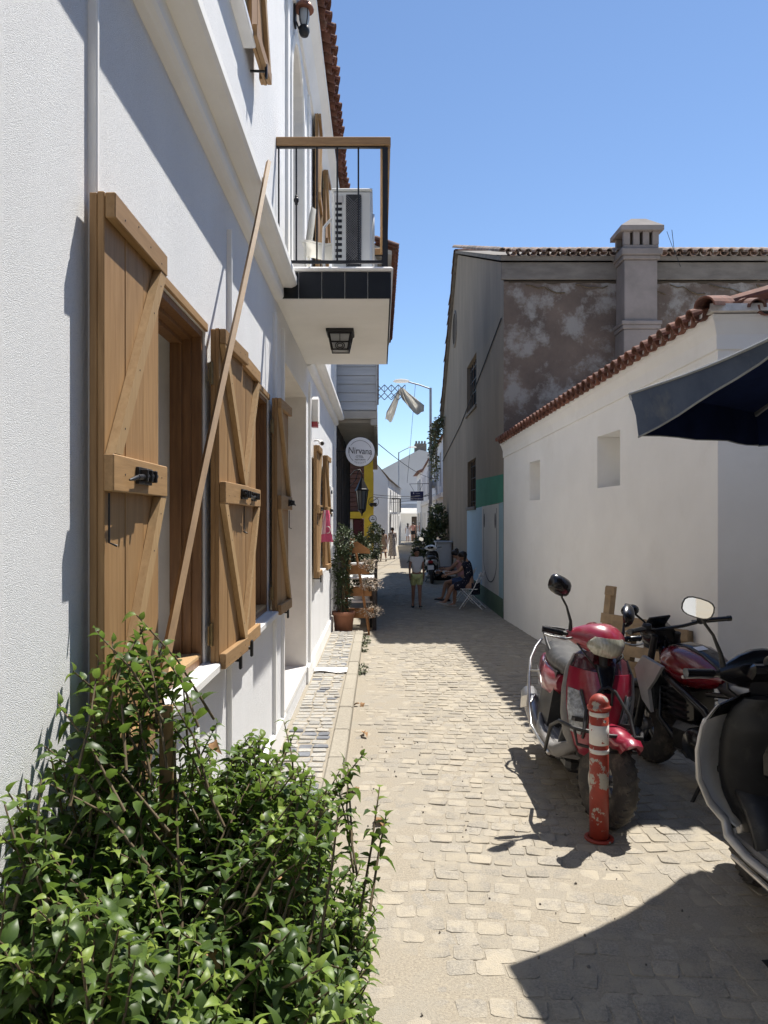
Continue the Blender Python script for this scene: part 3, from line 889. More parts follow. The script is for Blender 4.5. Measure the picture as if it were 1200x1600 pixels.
# ---------------------------------------------------------------- tall stained building behind it
BXS, BY, BYE = 2.50, 14.82, 29.0
big = thing('old_stained_building', 'tall brown-grey gabled building with stained render, chimney and painted mural', 'building', (6, 20, 0))
w = MB()
cells(w, [2.5, 12.5], [-.1, 6.80], [], lambda u, v, d: (u, BY + d, v), .1)
w.quad((12.5, BY, -.1), (12.5, BYE, -.1), (12.5, BYE, 6.8), (12.5, BY, 6.8))
w.build('front_wall', 'stain_wall', big)
w = MB()
W1 = (19.0, 21.05, 4.99, 6.33); W2 = (19.1, 20.9, 2.35, 3.62)
RY, RZ = 23.5, 10.45
EZ = 5.85
cells(w, [BY, RY], [-.1, EZ, 7.17], [W1, W2], lambda u, v, d: (BXS + d, u, v), .30)
cells(w, [RY, BYE], [-.1, EZ], [], lambda u, v, d: (BXS + d, u, v), .30)
w.poly([(BXS, BY, 7.17), (BXS, RY, 7.17), (BXS, RY, RZ)]); w.poly([(BXS, RY, EZ), (BXS, BYE, EZ), (BXS, RY, RZ)])
w.quad((BXS, BYE, -.1), (12.5, BYE, -.1), (12.5, BYE, EZ), (BXS, BYE, EZ))
w.quad((12.5, BY, 6.8), (12.5, BYE, EZ), (12.5, RY, RZ), (12.5, BY, 7.2))
w.build('side_wall', 'side_wall', big)
for (a, b_, c, d_) in (W1, W2):
    wp = part('window', big)
    m = MB(); m.quad((BXS + .22, a, c), (BXS + .22, b_, c), (BXS + .22, b_, d_), (BXS + .22, a, d_)); m.build('pane', 'glass_dark', wp)
    m = MB()
    for q in range(6):
        yy = a + .12 + (b_ - a - .24) * q / 5
        m.tube([(BXS + .10, yy, c), (BXS + .10, yy, d_)], .014, 5)
    for q in range(4):
        zz = c + .15 + (d_ - c - .3) * q / 3
        m.tube([(BXS + .10, a, zz), (BXS + .10, b_, zz)], .012, 5)
    m.build('grille', 'iron', wp, kind='stuff')
    m = MB(); m.box(BXS + .15, BXS + .20, a + .002, a + .09, c, d_); m.box(BXS + .15, BXS + .20, b_ - .09, b_ - .002, c, d_); m.box(BXS + .15, BXS + .20, a + .091, b_ - .091, d_ - .09, d_ - .002)
    m.box(BXS + .15, BXS + .20, a + .091, b_ - .091, c + .002, c + .09); m.box(BXS + .152, BXS + .198, (a + b_) / 2 - .04, (a + b_) / 2 + .04, c + .091, d_ - .091); m.build('frame', 'frame_wood', wp)
    m = MB(); m.box(BXS - .05, BXS + .14, a - .06, b_ + .06, c - .09, c - .003, 0, .01); m.build('sill', 'band', wp)
rw = part('round_window', big)
m = MB(); m.lathe([(.50, -.03), (.60, -.03), (.60, .04), (.50, .04)], 24, (BXS, 24.35, 8.30), 0, 'x', True, cap=False); m.build('frame', 'band', rw)
m = MB(); m.lathe([(.001, -.012), (.52, -.012)], 24, (BXS, 24.35, 8.30), 0, 'x', False, cap=False); m.build('pane', 'soil', rw)  # dark disc stands in for the shade inside an open round window
# cement band and cracked lower edge
b = MB(); b.box(2.44, 12.5, BY - .055, BY - .001, 6.82, 7.17, 0, .01); b.build('cement_band', 'band', big)
m = MB()
x = 2.6
top = []; bot = []
while x < 12.4:
    top.append((x, 6.80)); bot.append((x, 6.80 - .02 - .06 * abs(noise.noise(V(x * 3.3, 0, 0))) - .03 * abs(noise.noise(V(x * 11, 3, 0))))); x += .09
for i in range(len(top) - 1):
    m.quad((top[i][0], BY - .012, top[i][1]), (top[i + 1][0], BY - .012, top[i + 1][1]), (bot[i + 1][0], BY - .004, bot[i + 1][1]), (bot[i][0], BY - .004, bot[i][1]))
m.build('crack', 'soil', big)
m = MB()
for k in range(9):                                  # bare hanging roots under the band
    x0 = 2.8 + k * .95 + R.uniform(0, .3); p_ = [V(x0, BY - .03, 6.72)]
    for q in range(6): p_.append(p_[-1] + V(R.uniform(.08, .17), R.uniform(-.01, .01), R.uniform(-.07, .05)))
    m.tube(p_, .012, 5)
m.build('dry_root', 'stem', big, kind='stuff')
# roof
rf = part('roof', big)
b = MB()
fs_ = (RZ - 7.17) / (RY - BY); bs_ = (RZ - EZ) / (BYE - RY)
b.prism([(2.42, BY - .12, 7.175), (2.42, RY, RZ + .06), (2.42, RY, RZ + .14), (2.42, BY - .14, 7.26)], (10.2, 0, 0))
b.prism([(2.42, RY + .002, RZ + .06), (2.42, BYE + .25, EZ - .2), (2.42, BYE + .27, EZ - .1), (2.42, RY + .002, RZ + .14)], (10.2, 0, 0))
b.build('roof_deck', 'band', rf)
thb = math.atan(fs_)
cov_b = half_tile(.44, .075, .09, True, 6).mesh('roof_tile', 'old_tile'); pan_b = half_tile(.44, .09, .078, False, 6).mesh('roof_tile', 'old_tile')
fld = MB()
x = 2.55
while x < 12.4:
    m1 = TRS((x, BY - .24 + rr.uniform(-.02, .02), 7.30), (0, 0, math.pi / 2)) @ Matrix.Rotation(-thb, 4, 'Y') @ Matrix.Rotation(rr.uniform(-.07, .07), 4, 'Z')
    m2 = TRS((x + .1, BY - .21, 7.325), (0, 0, math.pi / 2)) @ Matrix.Rotation(-thb, 4, 'Y')
    inst('roof_tile', cov_b, rf, m1); inst('roof_tile', pan_b, rf, m2)
    for j in range(1, 4):
        mm = TRS((x + rr.uniform(-.02, .02), BY - .24 + .40 * j * math.cos(thb), 7.30 + .40 * j * math.sin(thb)), (0, 0, math.pi / 2)) @ Matrix.Rotation(-thb, 4, 'Y')
        t_ = half_tile(.44, .075, .09, True, 5); fld.add([mm @ v for v in t_.v], t_.f)
    x += .2
# verge tiles along the gable
Lf = math.hypot(RY - BY, RZ - 7.17); k = 0
while k * .40 < Lf:
    mm = TRS((2.44, BY - .2 + .40 * k * math.cos(thb), 7.33 + .40 * k * math.sin(thb)), (0, 0, math.pi / 2)) @ Matrix.Rotation(-thb, 4, 'Y') @ Matrix.Rotation(rr.uniform(-.06, .06), 4, 'Z')
    inst('roof_tile', cov_b, rf, mm); k += 1
thk = math.atan(bs_); Lb = math.hypot(BYE - RY, RZ - EZ); k = 0
while k * .40 < Lb:
    mm = TRS((2.44, RY + .40 * k * math.cos(thk), RZ + .14 - .40 * k * math.sin(thk)), (0, 0, math.pi / 2)) @ Matrix.Rotation(thk, 4, 'Y') @ Matrix.Rotation(rr.uniform(-.06, .06), 4, 'Z')
    inst('roof_tile', cov_b, rf, mm); k += 1
for k in range(25):
    inst('ridge_tile', hip, rf, TRS((2.4 + k * .40, RY, RZ + .10)))
fld.build('tile_field', 'old_tile_stuff', rf, kind='stuff')
# chimney
ch = part('chimney', big)
cx0, cx1, cy0, cy1 = 4.74, 5.42, 14.28, 14.82
def cbox(e, z0, z1, ch_=.012):
    m = MB(); m.box(cx0 - e, cx1 + e, cy0 - e, cy1 - .003 + (e if z0 > 7.3 else 0), z0, z1, 0, ch_); return m
cbox(0, 2.5, 5.70).build('shaft', 'chimney', ch)
cbox(.03, 5.701, 5.78).build('moulding', 'chimney', ch); cbox(.05, 5.781, 5.86).build('moulding', 'chimney', ch)
cbox(-.02, 5.861, 7.05).build('shaft', 'chimney', ch)
cbox(.02, 7.051, 7.13).build('moulding', 'chimney', ch); cbox(.055, 7.131, 7.26).build('moulding', 'chimney', ch)
cbox(.0, 7.261, 7.34).build('moulding', 'chimney', ch)
for i in range(4):
    xx = cx0 + .06 + i * (cx1 - cx0 - .12) / 3
    for yy in (cy0 + .04, cy1 - .05):
        m = MB(); m.box(xx - .062, xx + .062, yy - .04, yy + .04, 7.341, 7.60, 0, .006); m.build('pier', 'chimney', ch)
m = MB(); m.box(cx0 + .10, cx1 - .10, cy0 + .10, cy1 - .10, 7.342, 7.6); m.build('flue', 'soil', ch)
m = MB()
e = .075
lo = [V(cx0 - e, cy0 - e, 7.601), V(cx1 + e, cy0 - e, 7.601), V(cx1 + e, cy1 + e, 7.601), V(cx0 - e, cy1 + e, 7.601)]
mi_ = [p + V(0, 0, .09) for p in lo]
cxm, cym = (cx0 + cx1) / 2, (cy0 + cy1) / 2
tp = [V(cxm + (p.x - cxm) * .35, cym + (p.y - cym) * .35, 7.90) for p in lo]
m.rings([lo, mi_, tp], 0, False); m.build('cap', 'chimney', ch)
m = MB()
m.tube([(5.85, 14.6, 7.3), (5.80, 14.6, 7.75)], .006, 5); m.tube([(5.85, 14.6, 7.3), (5.70, 14.6, 7.72)], .005, 5); m.tube([(5.85, 14.6, 7.35), (5.95, 14.55, 7.0)], .006, 5)
m.build('aerial_wire', 'cable', big, kind='stuff')
m = MB(); m.tube([(BXS - .02, 15.0, 6.1), (BXS - .02, 18, 5.6), (BXS - .02, 22.5, 4.9), (BXS - .02, 28.9, 4.3)], .014, 5); m.build('wall_cable', 'cable', big)
# mural on the side wall: painted fields, each a coat of paint on the render
mu = part('mural', big)
X = BXS - .004
def patch(name, pts, m, lift=0.0, yz=True):
    mb = MB(); mb.prism([(X - lift, y, z) for y, z in pts], (.003, 0, 0)); return mb.build(name, m, mu)
ye = BY + .03
zt = lambda y: 3.12 - .0 * (y - ye)
patch('green_field', [(ye, 2.36), (19.05, 2.30), (19.05, 3.03), (ye, 2.92)], 'mural_green')
patch('blue_field', [(16.9, .12), (21.0, .10), (21.0, 2.28), (19.1, 2.30), (16.9, 2.33)], 'mural_blue')
patch('white_field', [(15.4, .13), (17.9, .12), (17.9, 2.318), (15.4, 2.338)], 'mural_white', .004)
patch('sea_field', [(ye, .14), (15.4, .13), (15.4, 2.338), (ye, 2.358)], 'mural_sea')
patch('base_field', [(ye, .0), (21.0, .0), (21.0, .42), (ye, .40)], 'mural_base', .008)
m = MB()
arc = [(17.62, 2.25)] + [(16.63 + .98 * math.cos(t), 1.15 - .55 * math.sin(t)) for t in [math.pi * k / 18 for k in range(19)]] + [(15.66, 2.25)]
arc = [(y, z if i in (0, len(arc) - 1) else z) for i, (y, z) in enumerate(arc)]
for i in range(len(arc) - 1):
    m.bar((X - .006, *arc[i]), (X - .006, *arc[i + 1]), .028, .003, (1, 0, 0))
m.build('painted_line', 'ink', mu)
for yc in (17.5, 15.85):
    m = MB(); m.lathe([(.001, 0), (1, 0), (1, .003)], 14, (0, 0, 0), 0, 'x', False, cap=False)
    m.xf(TRS((X - .0075, yc, 1.98), (0, 0, 0), (1, .09, .17))); m.build('painted_spot', 'ink', mu)

# ---------------------------------------------------------------- left: house with the boarded overhang
sid = thing('boarded_house', 'dark plank house with an overhanging grey boarded upper floor, beyond the white house', 'house', (-2, 17, 0))
OX, OY0, OY1, OZ = -.07, 14.02, 20.6, 3.92
b = MB()
b.quad((-.87, OY0 + .02, 0), (-.87, 20.4, 0), (-.87, 20.4, OZ), (-.87, OY0 + .02, OZ))
b.box(-7, -.88, OY0, 20.5, -.1, OZ - .002)
b.build('lower_wall', 'dark_plank', sid)
me = None
yy = OY0 + .03
i = 0
while yy < 20.3:
    wd = rr.uniform(.16, .30)
    b = MB(); b.box(-.868, -.835 + rr.uniform(-.006, .012), yy, yy + wd - .012, 0.02, OZ - .02, 0, .004); b.build('plank', 'dark_plank', sid)
    if i % 3 == 1:
        b = MB(); b.box(-.834, -.79, yy + .02, yy + .10, 0.02, OZ - .3, 0, .004); b.build('batten', 'dark_plank', sid)
    yy += wd; i += 1
b = MB(); b.box(-7, OX - .03, OY0 + .02, OY1 - .02, OZ + .01, 7.0); b.build('upper_core', 'far_grey', sid)
bh = .165
z = OZ + .17
n_ = 0
while z < 6.95:
    b = MB(); b.prism([(-.86, OY0 + .019, z), (-.86, OY0 - .012, z), (-.86, OY0 + .004, z + bh - .004), (-.86, OY0 + .019, z + bh - .004)], (.86 + OX - .0, 0, 0))
    b.build('siding_board', 'siding', sid)
    b = MB(); b.prism([(OX - .029, OY0 + .02, z), (OX + .012, OY0 + .02, z), (OX - .004, OY0 + .02, z + bh - .004), (OX - .029, OY0 + .02, z + bh - .004)], (0, OY1 - OY0 - .04, 0))
    b.build('siding_board', 'siding', sid)
    z += bh; n_ += 1
b = MB(); b.box(OX - .0, OX + .03, OY0 - .03, OY0 + .018, OZ + .16, 6.95, 0, .004); b.box(-.90, -.862, OY0 - .02, OY0 + .018, OZ + .16, 6.95, 0, .004); b.build('corner_board', 'siding', sid)
b = MB(); b.box(-.90, OX + .03, OY0 - .02, OY1, OZ, OZ + .15, 0, .006); b.build('floor_beam', 'soffit', sid)
b = MB(); b.box(-.88, OX, OY0 + .12, OY1 - .05, OZ - .06, OZ - .003); b.build('soffit_panel', 'soffit', sid)
b = MB(); b.box(OX - .10, OX + .028, OY0 - .015, OY0 + .11, OZ - .12, OZ - .004, 0, .005); b.box(OX - .04, OX + .028, OY0 + .12, OY1, OZ - .14, OZ - .004, 0, .005); b.build('fascia_beam', 'soffit', sid)
for (a, bb) in ((15.3, 16.3), (17.6, 18.6)):
    wp = part('window', sid)
    b = MB(); b.box(OX + .013, OX + .05, a, bb, 4.9, 6.3, 0, .004); b.build('frame', 'frame_wood', wp)
    b = MB(); b.box(OX + .051, OX + .054, a + .1, bb - .1, 5.0, 6.2); b.build('pane', 'glass_dark', wp)
rf = part('roof', sid)
b = MB(); b.prism([(OX + .30, OY0 - .25, 6.95), (-4, OY0 - .25, 8.3), (-4, OY0 - .25, 8.4), (OX + .30, OY0 - .25, 7.03)], (0, 7.1, 0)); b.build('roof_deck', 'soffit', rf)
tS = math.atan(1.35 / 4.3)
yy = OY0 - .2
while yy < 20.7:
    inst('roof_tile', cover, rf, TRS((OX + .42, yy, 7.06), (0, 0, math.pi)) @ Matrix.Rotation(-tS, 4, 'Y') @ Matrix.Rotation(rr.uniform(-.05, .05), 4, 'Z'))
    inst('roof_tile', pan, rf, TRS((OX + .40, yy + .098, 7.07), (0, 0, math.pi)) @ Matrix.Rotation(-tS, 4, 'Y'))
    yy += .196
for j in range(8):
    inst('roof_tile', cover, rf, TRS((OX + .42 - .38 * j * math.cos(tS), OY0 - .26, 7.09 + .38 * j * math.sin(tS)), (0, 0, math.pi)) @ Matrix.Rotation(-tS, 4, 'Y'))

# ---------------------------------------------------------------- yellow house
ye_h = thing('yellow_house', 'yellow corner house with brown boarded upper window, behind the plank house', 'house', (-2.0, 32, 0))
b = MB(); b.box(-6, -.72, 30.0, 37.5, -.05, 4.55); b.build('wall', 'brown_board', ye_h)
b = MB(); b.box(-.62, -.26, 29.7, 30.1, -.05, 4.42, 0, .01); b.build('pillar', 'yellow', ye_h)
b = MB(); b.box(-.62, -.30, 37.0, 37.4, -.05, 4.4, 0, .01); b.build('pillar', 'yellow', ye_h)
b = MB(); b.box(-1.6, -.621, 29.72, 29.98, 2.05, 2.32, 0, .01); b.build('beam', 'yellow', ye_h)
for i in range(11):
    b = MB(); b.prism([(-1.5, 29.99, 2.36 + i * .19), (-1.5, 29.93, 2.36 + i * .19), (-1.5, 29.97, 2.53 + i * .19), (-1.5, 29.99, 2.53 + i * .19)], (.87, 0, 0)); b.build('board', 'brown_board', ye_h)
b = MB(); b.box(-1.05, -.64, 29.93, 29.99, 0, 2.02, 0, .01); b.build('door', 'dark_red', ye_h)
b = MB(); b.box(-1.5, -1.08, 29.90, 29.98, 0, 2.02, 0, .01); b.build('side_panel', 'far_grey', ye_h)
b = MB(); b.prism([(-6.1, 29.6, 4.56), (-.1, 29.6, 4.56), (-.1, 29.6, 4.66), (-3, 29.6, 5.3), (-6.1, 29.6, 4.7)], (0, 8.1, 0)); b.build('roof', 'old_tile_stuff', ye_h)

# ---------------------------------------------------------------- white gabled house further on
gw = thing('white_gable_house', 'white gabled house with tall narrow windows, beyond the yellow house on the left', 'house', (-1, 50, 0))
ga, gb = V(.50, 44.5, 0), V(1.75, 60.5, 0)
gd = (gb - ga).normalized(); gn = V(gd.y, -gd.x, 0)
if gn.x < 0: gn = -gn
def PG(u, v, d): return ga + gd * u - gn * d + V(0, 0, v)
b = MB()
hs_ = [(2.0, 3.3, 2.6, 3.9), (5.2, 6.0, 1.2, 4.1), (7.6, 8.4, 1.2, 4.1), (10.2, 11.0, 1.2, 4.1), (1.6, 2.9, .1, 2.2), (12.5, 13.4, .1, 2.3)]
cells(b, [0, 16], [-.05, 4.45], hs_, PG, .3)
b.poly([(.50, 44.5, -.05), (-8, 44.5, -.05), (-8, 44.5, 4.9), (-2.5, 44.5, 5.7), (-.15, 44.5, 5.35), (.50, 44.5, 4.45)])
b.quad((1.75, 60.5, -.05), (-8, 60.5, -.05), (-8, 60.5, 4.6), (1.75, 60.5, 4.45))
b.build('wall', 'far_white', gw)
for h in hs_:
    m = MB(); m.quad(PG(h[0], h[2], .2), PG(h[1], h[2], .2), PG(h[1], h[3], .2), PG(h[0], h[3], .2)); m.build('window', 'glass_dark', gw)
b = MB()
b.quad(PG(-.1, 4.46, -.15), PG(16.1, 4.46, -.15), V(-1, 60.6, 6.0), V(-.2, 44.4, 5.42))
b.quad(V(-.2, 44.4, 5.42), V(-1, 60.6, 6.0), V(-8, 60.6, 5.2), V(-8, 44.4, 5.0)); b.build('roof', 'old_tile_stuff', gw)
bl = part('balcony', gw)
b = MB()
for k in range(9):
    t = math.pi * k / 8
q = [PG(2.65 + 1.0 * math.cos(math.pi * k / 8), 2.35, -.65 * math.sin(math.pi * k / 8)) for k in range(9)]
b.prism(q, (0, 0, .12)); b.build('slab', 'far_white', bl)
b = MB(); b.tube([p + V(0, 0, 1.0) for p in q], .03, 5)
for p in q: b.tube([p + V(0, 0, .1), p + V(0, 0, 1.0)], .018, 4)
b.build('railing', 'iron', bl, kind='stuff')

# ---------------------------------------------------------------- far end of the lane
fe = thing('far_grey_gable_house', 'wide pale grey gable house closing the far end of the lane', 'house', (3, 76, 0))
b = MB(); b.prism([(-9, 74, -.05), (13, 74, -.05), (13, 74, 5.2), (5.2, 74, 8.75), (4.0, 74, 9.05), (-.6, 74, 6.6), (-9, 74, 6.2)], (0, 9, 0)); b.build('wall', 'far_grey', fe)
b = MB(); b.box(3.55, 4.75, 74.2, 75.4, 8.7, 9.7, 0, .05)
b.build('chimney', 'band', fe)
for i in range(4):
    b = MB(); b.box(3.62 + i * .29, 3.80 + i * .29, 74.3, 74.5, 9.705, 9.95, 0, .02); b.build('chimney_pot', 'band', fe)
b = MB(); b.box(-.5, 6.5, 73.9, 73.998, 3.6, 3.8); b.build('string_course', 'far_white', fe)
lo_ = thing('low_white_shop', 'low white shop with dark doorway and white awning at the end of the lane', 'shop', (3, 71, 0))
b = MB()
cells(b, [-2, 6.6], [-.05, 2.95], [(3.05, 4.35, -.05, 2.30)], lambda u, v, d: (u, 70 + d, v), .3)
b.quad((-2, 70, 2.95), (6.6, 70, 2.95), (6.6, 73.9, 3.0), (-2, 73.9, 3.0)); b.quad((-2, 70, 0), (-2, 73.9, 0), (-2, 73.9, 3), (-2, 70, 2.95)); b.quad((6.6, 70, 0), (6.6, 73.9, 0), (6.6, 73.9, 3), (6.6, 70, 2.95))
b.build('wall', 'far_white', lo_)
b = MB(); b.quad((3.05, 70.25, 0), (4.35, 70.25, 0), (4.35, 70.25, 2.3), (3.05, 70.25, 2.3)); b.build('door', 'dark_door', lo_)
b = MB(); b.prism([(.9, 68.5, 2.55), (.9, 69.995, 3.05), (.9, 69.995, 3.10), (.9, 68.5, 2.60)], (5.2, 0, 0)); b.build('awning', 'cloth_white', lo_)

# right row beyond the stained building
rw1 = thing('white_row_house', 'white two-storey house with tall narrow windows beyond the stained building', 'house', (5, 52, 0))
pa, pb = V(2.85, 32.5, 0), V(3.35, 58, 0)
pd = (pb - pa).normalized(); pn = V(-pd.y, pd.x, 0)
def PR(u, v, d): return pa + pd * u - pn * d + V(0, 0, v)
hs2 = []
for u0 in (2.0, 6.4, 10.8, 15.2, 19.6, 23.0):
    hs2 += [(u0, u0 + 1.1, 3.6, 5.2), (u0, u0 + 1.1, .9, 2.5)]
b = MB(); cells(b, [0, 25.5], [-.05, 5.75], hs2, PR, .25)
b.quad(pb + V(0, 0, -.05), pb + V(8, 0, -.05), pb + V(8, 0, 5.75), pb + V(0, 0, 5.75)); b.quad(pa + V(0, 0, -.05), pa + V(8, 0, -.05), pa + V(8, 0, 5.75), pa + V(0, 0, 5.75))
b.build('wall', 'far_white', rw1)
for h in hs2:
    m = MB(); m.quad(PR(h[0], h[2], .2), PR(h[1], h[2], .2), PR(h[1], h[3], .2), PR(h[0], h[3], .2)); m.build('window', 'glass_dark', rw1)
b = MB(); b.rings([[PR(0, z, -d) for d, z in ((-.05, 3.0), (.12, 3.02), (.16, 3.2), (-.05, 3.22))], [PR(25.5, z, -d) for d, z in ((-.05, 3.0), (.12, 3.02), (.16, 3.2), (-.05, 3.22))]], 0, False); b.build('string_course', 'far_white', rw1)
b = MB(); b.quad(PR(-.1, 5.7, -.12), PR(25.6, 5.7, -.12), PR(25.6, 7.3, 4), PR(-.1, 7.3, 4)); b.quad(PR(-.1, 5.77, -.12), PR(25.6, 5.77, -.12), PR(25.6, 7.37, 4), PR(-.1, 7.37, 4)); b.quad(PR(-.1, 5.7, -.12), PR(25.6, 5.7, -.12), PR(25.6, 5.77, -.12), PR(-.1, 5.77, -.12)); b.build('roof', 'terracotta_stuff', rw1)
for u0 in (4.5, 13.0):
    b = MB(); b.tube([PR(u0, 0, -.07), PR(u0, 5.6, -.07)], .05, 6); b.build('downpipe', 'far_grey', rw1)
rw2 = thing('far_right_white_house', 'white house with small bracket cornice and red roof edge before the far gable', 'house', (7, 63, 0))
b = MB(); b.box(3.35, 11, 59.2, 66, -.05, 5.9); b.build('wall', 'far_white', rw2)
b = MB(); b.prism([(3.0, 58.9, 5.9), (11.3, 58.9, 5.9), (7.2, 58.9, 7.7)], (0, 7.4, 0)); b.build('roof', 'terracotta_stuff', rw2)
for zz in (1.0, 3.7):
    for yy in (60.4, 63.2):
        b = MB(); b.box(3.30, 3.349, yy, yy + 1.1, zz, zz + 1.6); b.build('window', 'glass_dark', rw2)
# ---------------------------------------------------------------- scooters
def wheel(parent, c, rt, wt, mx=Matrix.Identity(4), spokes=5, disc=True):
    wp = part('wheel', parent)
    n0 = MB()
    prof = []
    rr_ = rt - wt * .95
    for k in range(13):
        t = math.pi * (-.18 + 1.36 * k / 12)
        prof.append((rr_ + wt * .0 + wt * .95 * math.sin(t) * 1.0, wt * .58 * math.cos(t) * -1))
    n0.lathe(prof, 30, c, 0, 'x', True, cap=False)
    for k in range(30):                              # tread blocks
        for sg in (-1, 1):
            a = 2 * math.pi * (k + (.5 if sg > 0 else 0)) / 30
            cc = V(c[0] + sg * wt * .22, c[1] + math.cos(a) * (rt - .0140), c[2] + math.sin(a) * (rt - .0140))
            rot = Euler((a - math.pi / 2, 0, 0)).to_matrix() @ Euler((0, sg * .30, sg * .5)).to_matrix()
            n0.obox(cc, (wt * .46, .020, .012), rot)
    n0.xf(mx); n0.build('tyre', 'tyre', wp, local=True)
    r = MB()
    r.lathe([(rr_ + .012, -wt * .45), (rr_ - .012, -wt * .42), (rr_ - .016, 0), (rr_ - .012, wt * .42), (rr_ + .012, wt * .45)], 30, c, 0, 'x', True, cap=False)
    r.lathe([(.001, -wt * .5), (.045, -wt * .5), (.05, -wt * .3), (.05, wt * .3), (.045, wt * .5), (.001, wt * .5)], 14, c, 0, 'x', True, cap=False)
    for k in range(spokes):
        a = 2 * math.pi * k / spokes + .3
        for da in (-.16, .16):
            p0 = V(c[0], c[1] + math.cos(a + da * 2.0) * .04, c[2] + math.sin(a + da * 2.0) * .04)
            p1 = V(c[0], c[1] + math.cos(a + da) * (rr_ - .01), c[2] + math.sin(a + da) * (rr_ - .01))
            r.bar(p0, p1, .020, .022, (1, 0, 0))
    r.xf(mx); r.build('rim', 'steel', wp, local=True)
    if disc:
        d_ = MB(); d_.lathe([(.06, wt * .62), (.10, wt * .62), (.10, wt * .66), (.06, wt * .66)], 24, c, 0, 'x', True, cap=False)
        d_.xf(mx); d_.build('brake_disc', 'chrome', wp, local=True)
    return wp
def smooth(t):
    return t * t * (3 - 2 * t)
def lerp_tab(tab, z):
    if z <= tab[0][0]: return tab[0][1:]
    for a, b in zip(tab, tab[1:]):
        if z <= b[0]:
            t = (z - a[0]) / (b[0] - a[0])
            return tuple(a[i] + (b[i] - a[i]) * t for i in range(1, len(a)))
    return tab[-1][1:]
def scooter(name, label, loc, rz, lean=0.0, steer=0.0, body='red_paint', accent='dark_red', trim='grey_plastic', wide=1.0, bars=True, mirror_turn=0.0, group=None, sc=1.0, cowl=None, rim=1.0, msz=1.15):
    t = thing(name, label, 'scooter', loc, 0, group, rot=(0, lean, rz))
    t.scale = (sc, sc, sc)
    S = Matrix.Translation((0, .50, 0)) @ Matrix.Rotation(steer, 4, 'Z') @ Matrix.Translation((0, -.50, 0))
    B = lambda mb, nm, m, par=None, kind=None: mb.build(nm, m, par or t, local=True, kind=kind)
    BS = lambda mb, nm, m, par=None: mb.xf(S).build(nm, m, par or t, local=True)
    wheel(t, (0, -.62, .262), .262, .105)
    wheel(t, (0, .66, .272), .272, .098, S)
    # front fork, fender
    m = MB()
    for sx in (-.075, .075): m.tube([(sx, .66, .27), (sx, .585, .56), (sx * .8, .54, .66)], [.020, .022, .026], 8)
    m.tube([(0, .55, .6), (0, .44, 1.02)], .026, 8)
    BS(m, 'fork', 'black_plastic')
    m = MB(); rings = []
    for k in range(15):
        a = rad(52 + 98 * k / 14)
        wdt = .078 * (1 - .35 * abs(k / 14 - .42) ** 1.5 * 2)
        r0 = .318 + (.03 if k < 2 else 0)
        cy, cz = .66 + math.cos(a) * r0, .272 + math.sin(a) * r0
        dy, dz = math.cos(a), math.sin(a)
        rings.append([V(sx * wdt, cy + dy * o, cz + dz * o) for sx, o in ((-1, -.07), (-1.0, -.02), (-.75, .012), (0, .024), (.75, .012), (1.0, -.02), (1, -.07), (.9, -.035), (0, .008), (-.9, -.035))])
    m.rings(rings, 0, True); BS(m, 'front_fender', body)
    # leg shield: front apron
    W = [(.36, .09, .46), (.42, .135, .475), (.52, .178, .47), (.64, .205, .445), (.78, .210, .41), (.88, .200, .385), (.955, .170, .362), (.99, .12, .35)]
    bul = [(.36, .06), (.46, .115), (.60, .165), (.75, .165), (.88, .13), (.99, .08)]
    def ap(z, u, off=0.0):                            # u in -1..1 across
        w, ye = lerp_tab(W, z); b_, = lerp_tab(bul, z)
        flare = wide
        return V(u * w * flare, ye + off + b_ * (1 - abs(u) ** 2.2), z)
    zs = [.36 + .63 * k / 18 for k in range(19)]
    us = [-1 + 2 * k / 16 for k in range(17)]
    def sheet(z0, z1, u0, u1, off, th, nz=14, nu=12, shape=None):
        mb = MB(); rings = []
        for i in range(nz + 1):
            z = z0 + (z1 - z0) * i / nz
            a, b_ = (u0, u1) if shape is None else shape(i / nz, u0, u1)
            o = [ap(z, a + (b_ - a) * k / nu, off) for k in range(nu + 1)]
            i_ = [ap(z, a + (b_ - a) * k / nu, off - th) for k in range(nu, -1, -1)]
            rings.append(o + i_)
        return mb.rings(rings, 0, True)
    B(sheet(.36, .885, -1, 1, 0, .016, 18, 16), 'front_apron', body)
    B(sheet(.886, .99, -1, 1, -.012, .02, 6, 16), 'upper_apron', accent)
    B(sheet(.78, .93, -.34, .34, .012, .02, 6, 8, lambda q, a, b_: (a * (.35 + .65 * q), b_ * (.35 + .65 * q))), 'apron_grille', 'gloss_black')
    for sg in (-1, 1):
        sh = (lambda q, a, b_: (.50 + .22 * abs(q - .45) * 2 * .8, .97)) if sg > 0 else (lambda q, a, b_: (-.97, -.50 - .22 * abs(q - .45) * 2 * .8))
        B(sheet(.50, .76, 0, 0, .010, .012, 10, 6, sh), 'side_lamp', 'lens_clear')
        sh2 = (lambda q, a, b_: (.44 + .22 * abs(q - .45) * 1.6, .50 + .22 * abs(q - .45) * 1.6)) if sg > 0 else (lambda q, a, b_: (-.50 - .22 * abs(q - .45) * 1.6, -.44 - .22 * abs(q - .45) * 1.6))
        B(sheet(.48, .77, 0, 0, .014, .012, 10, 2, sh2), 'lamp_trim', 'black_plastic')
    m = MB(); rings = []                              # inner leg shield
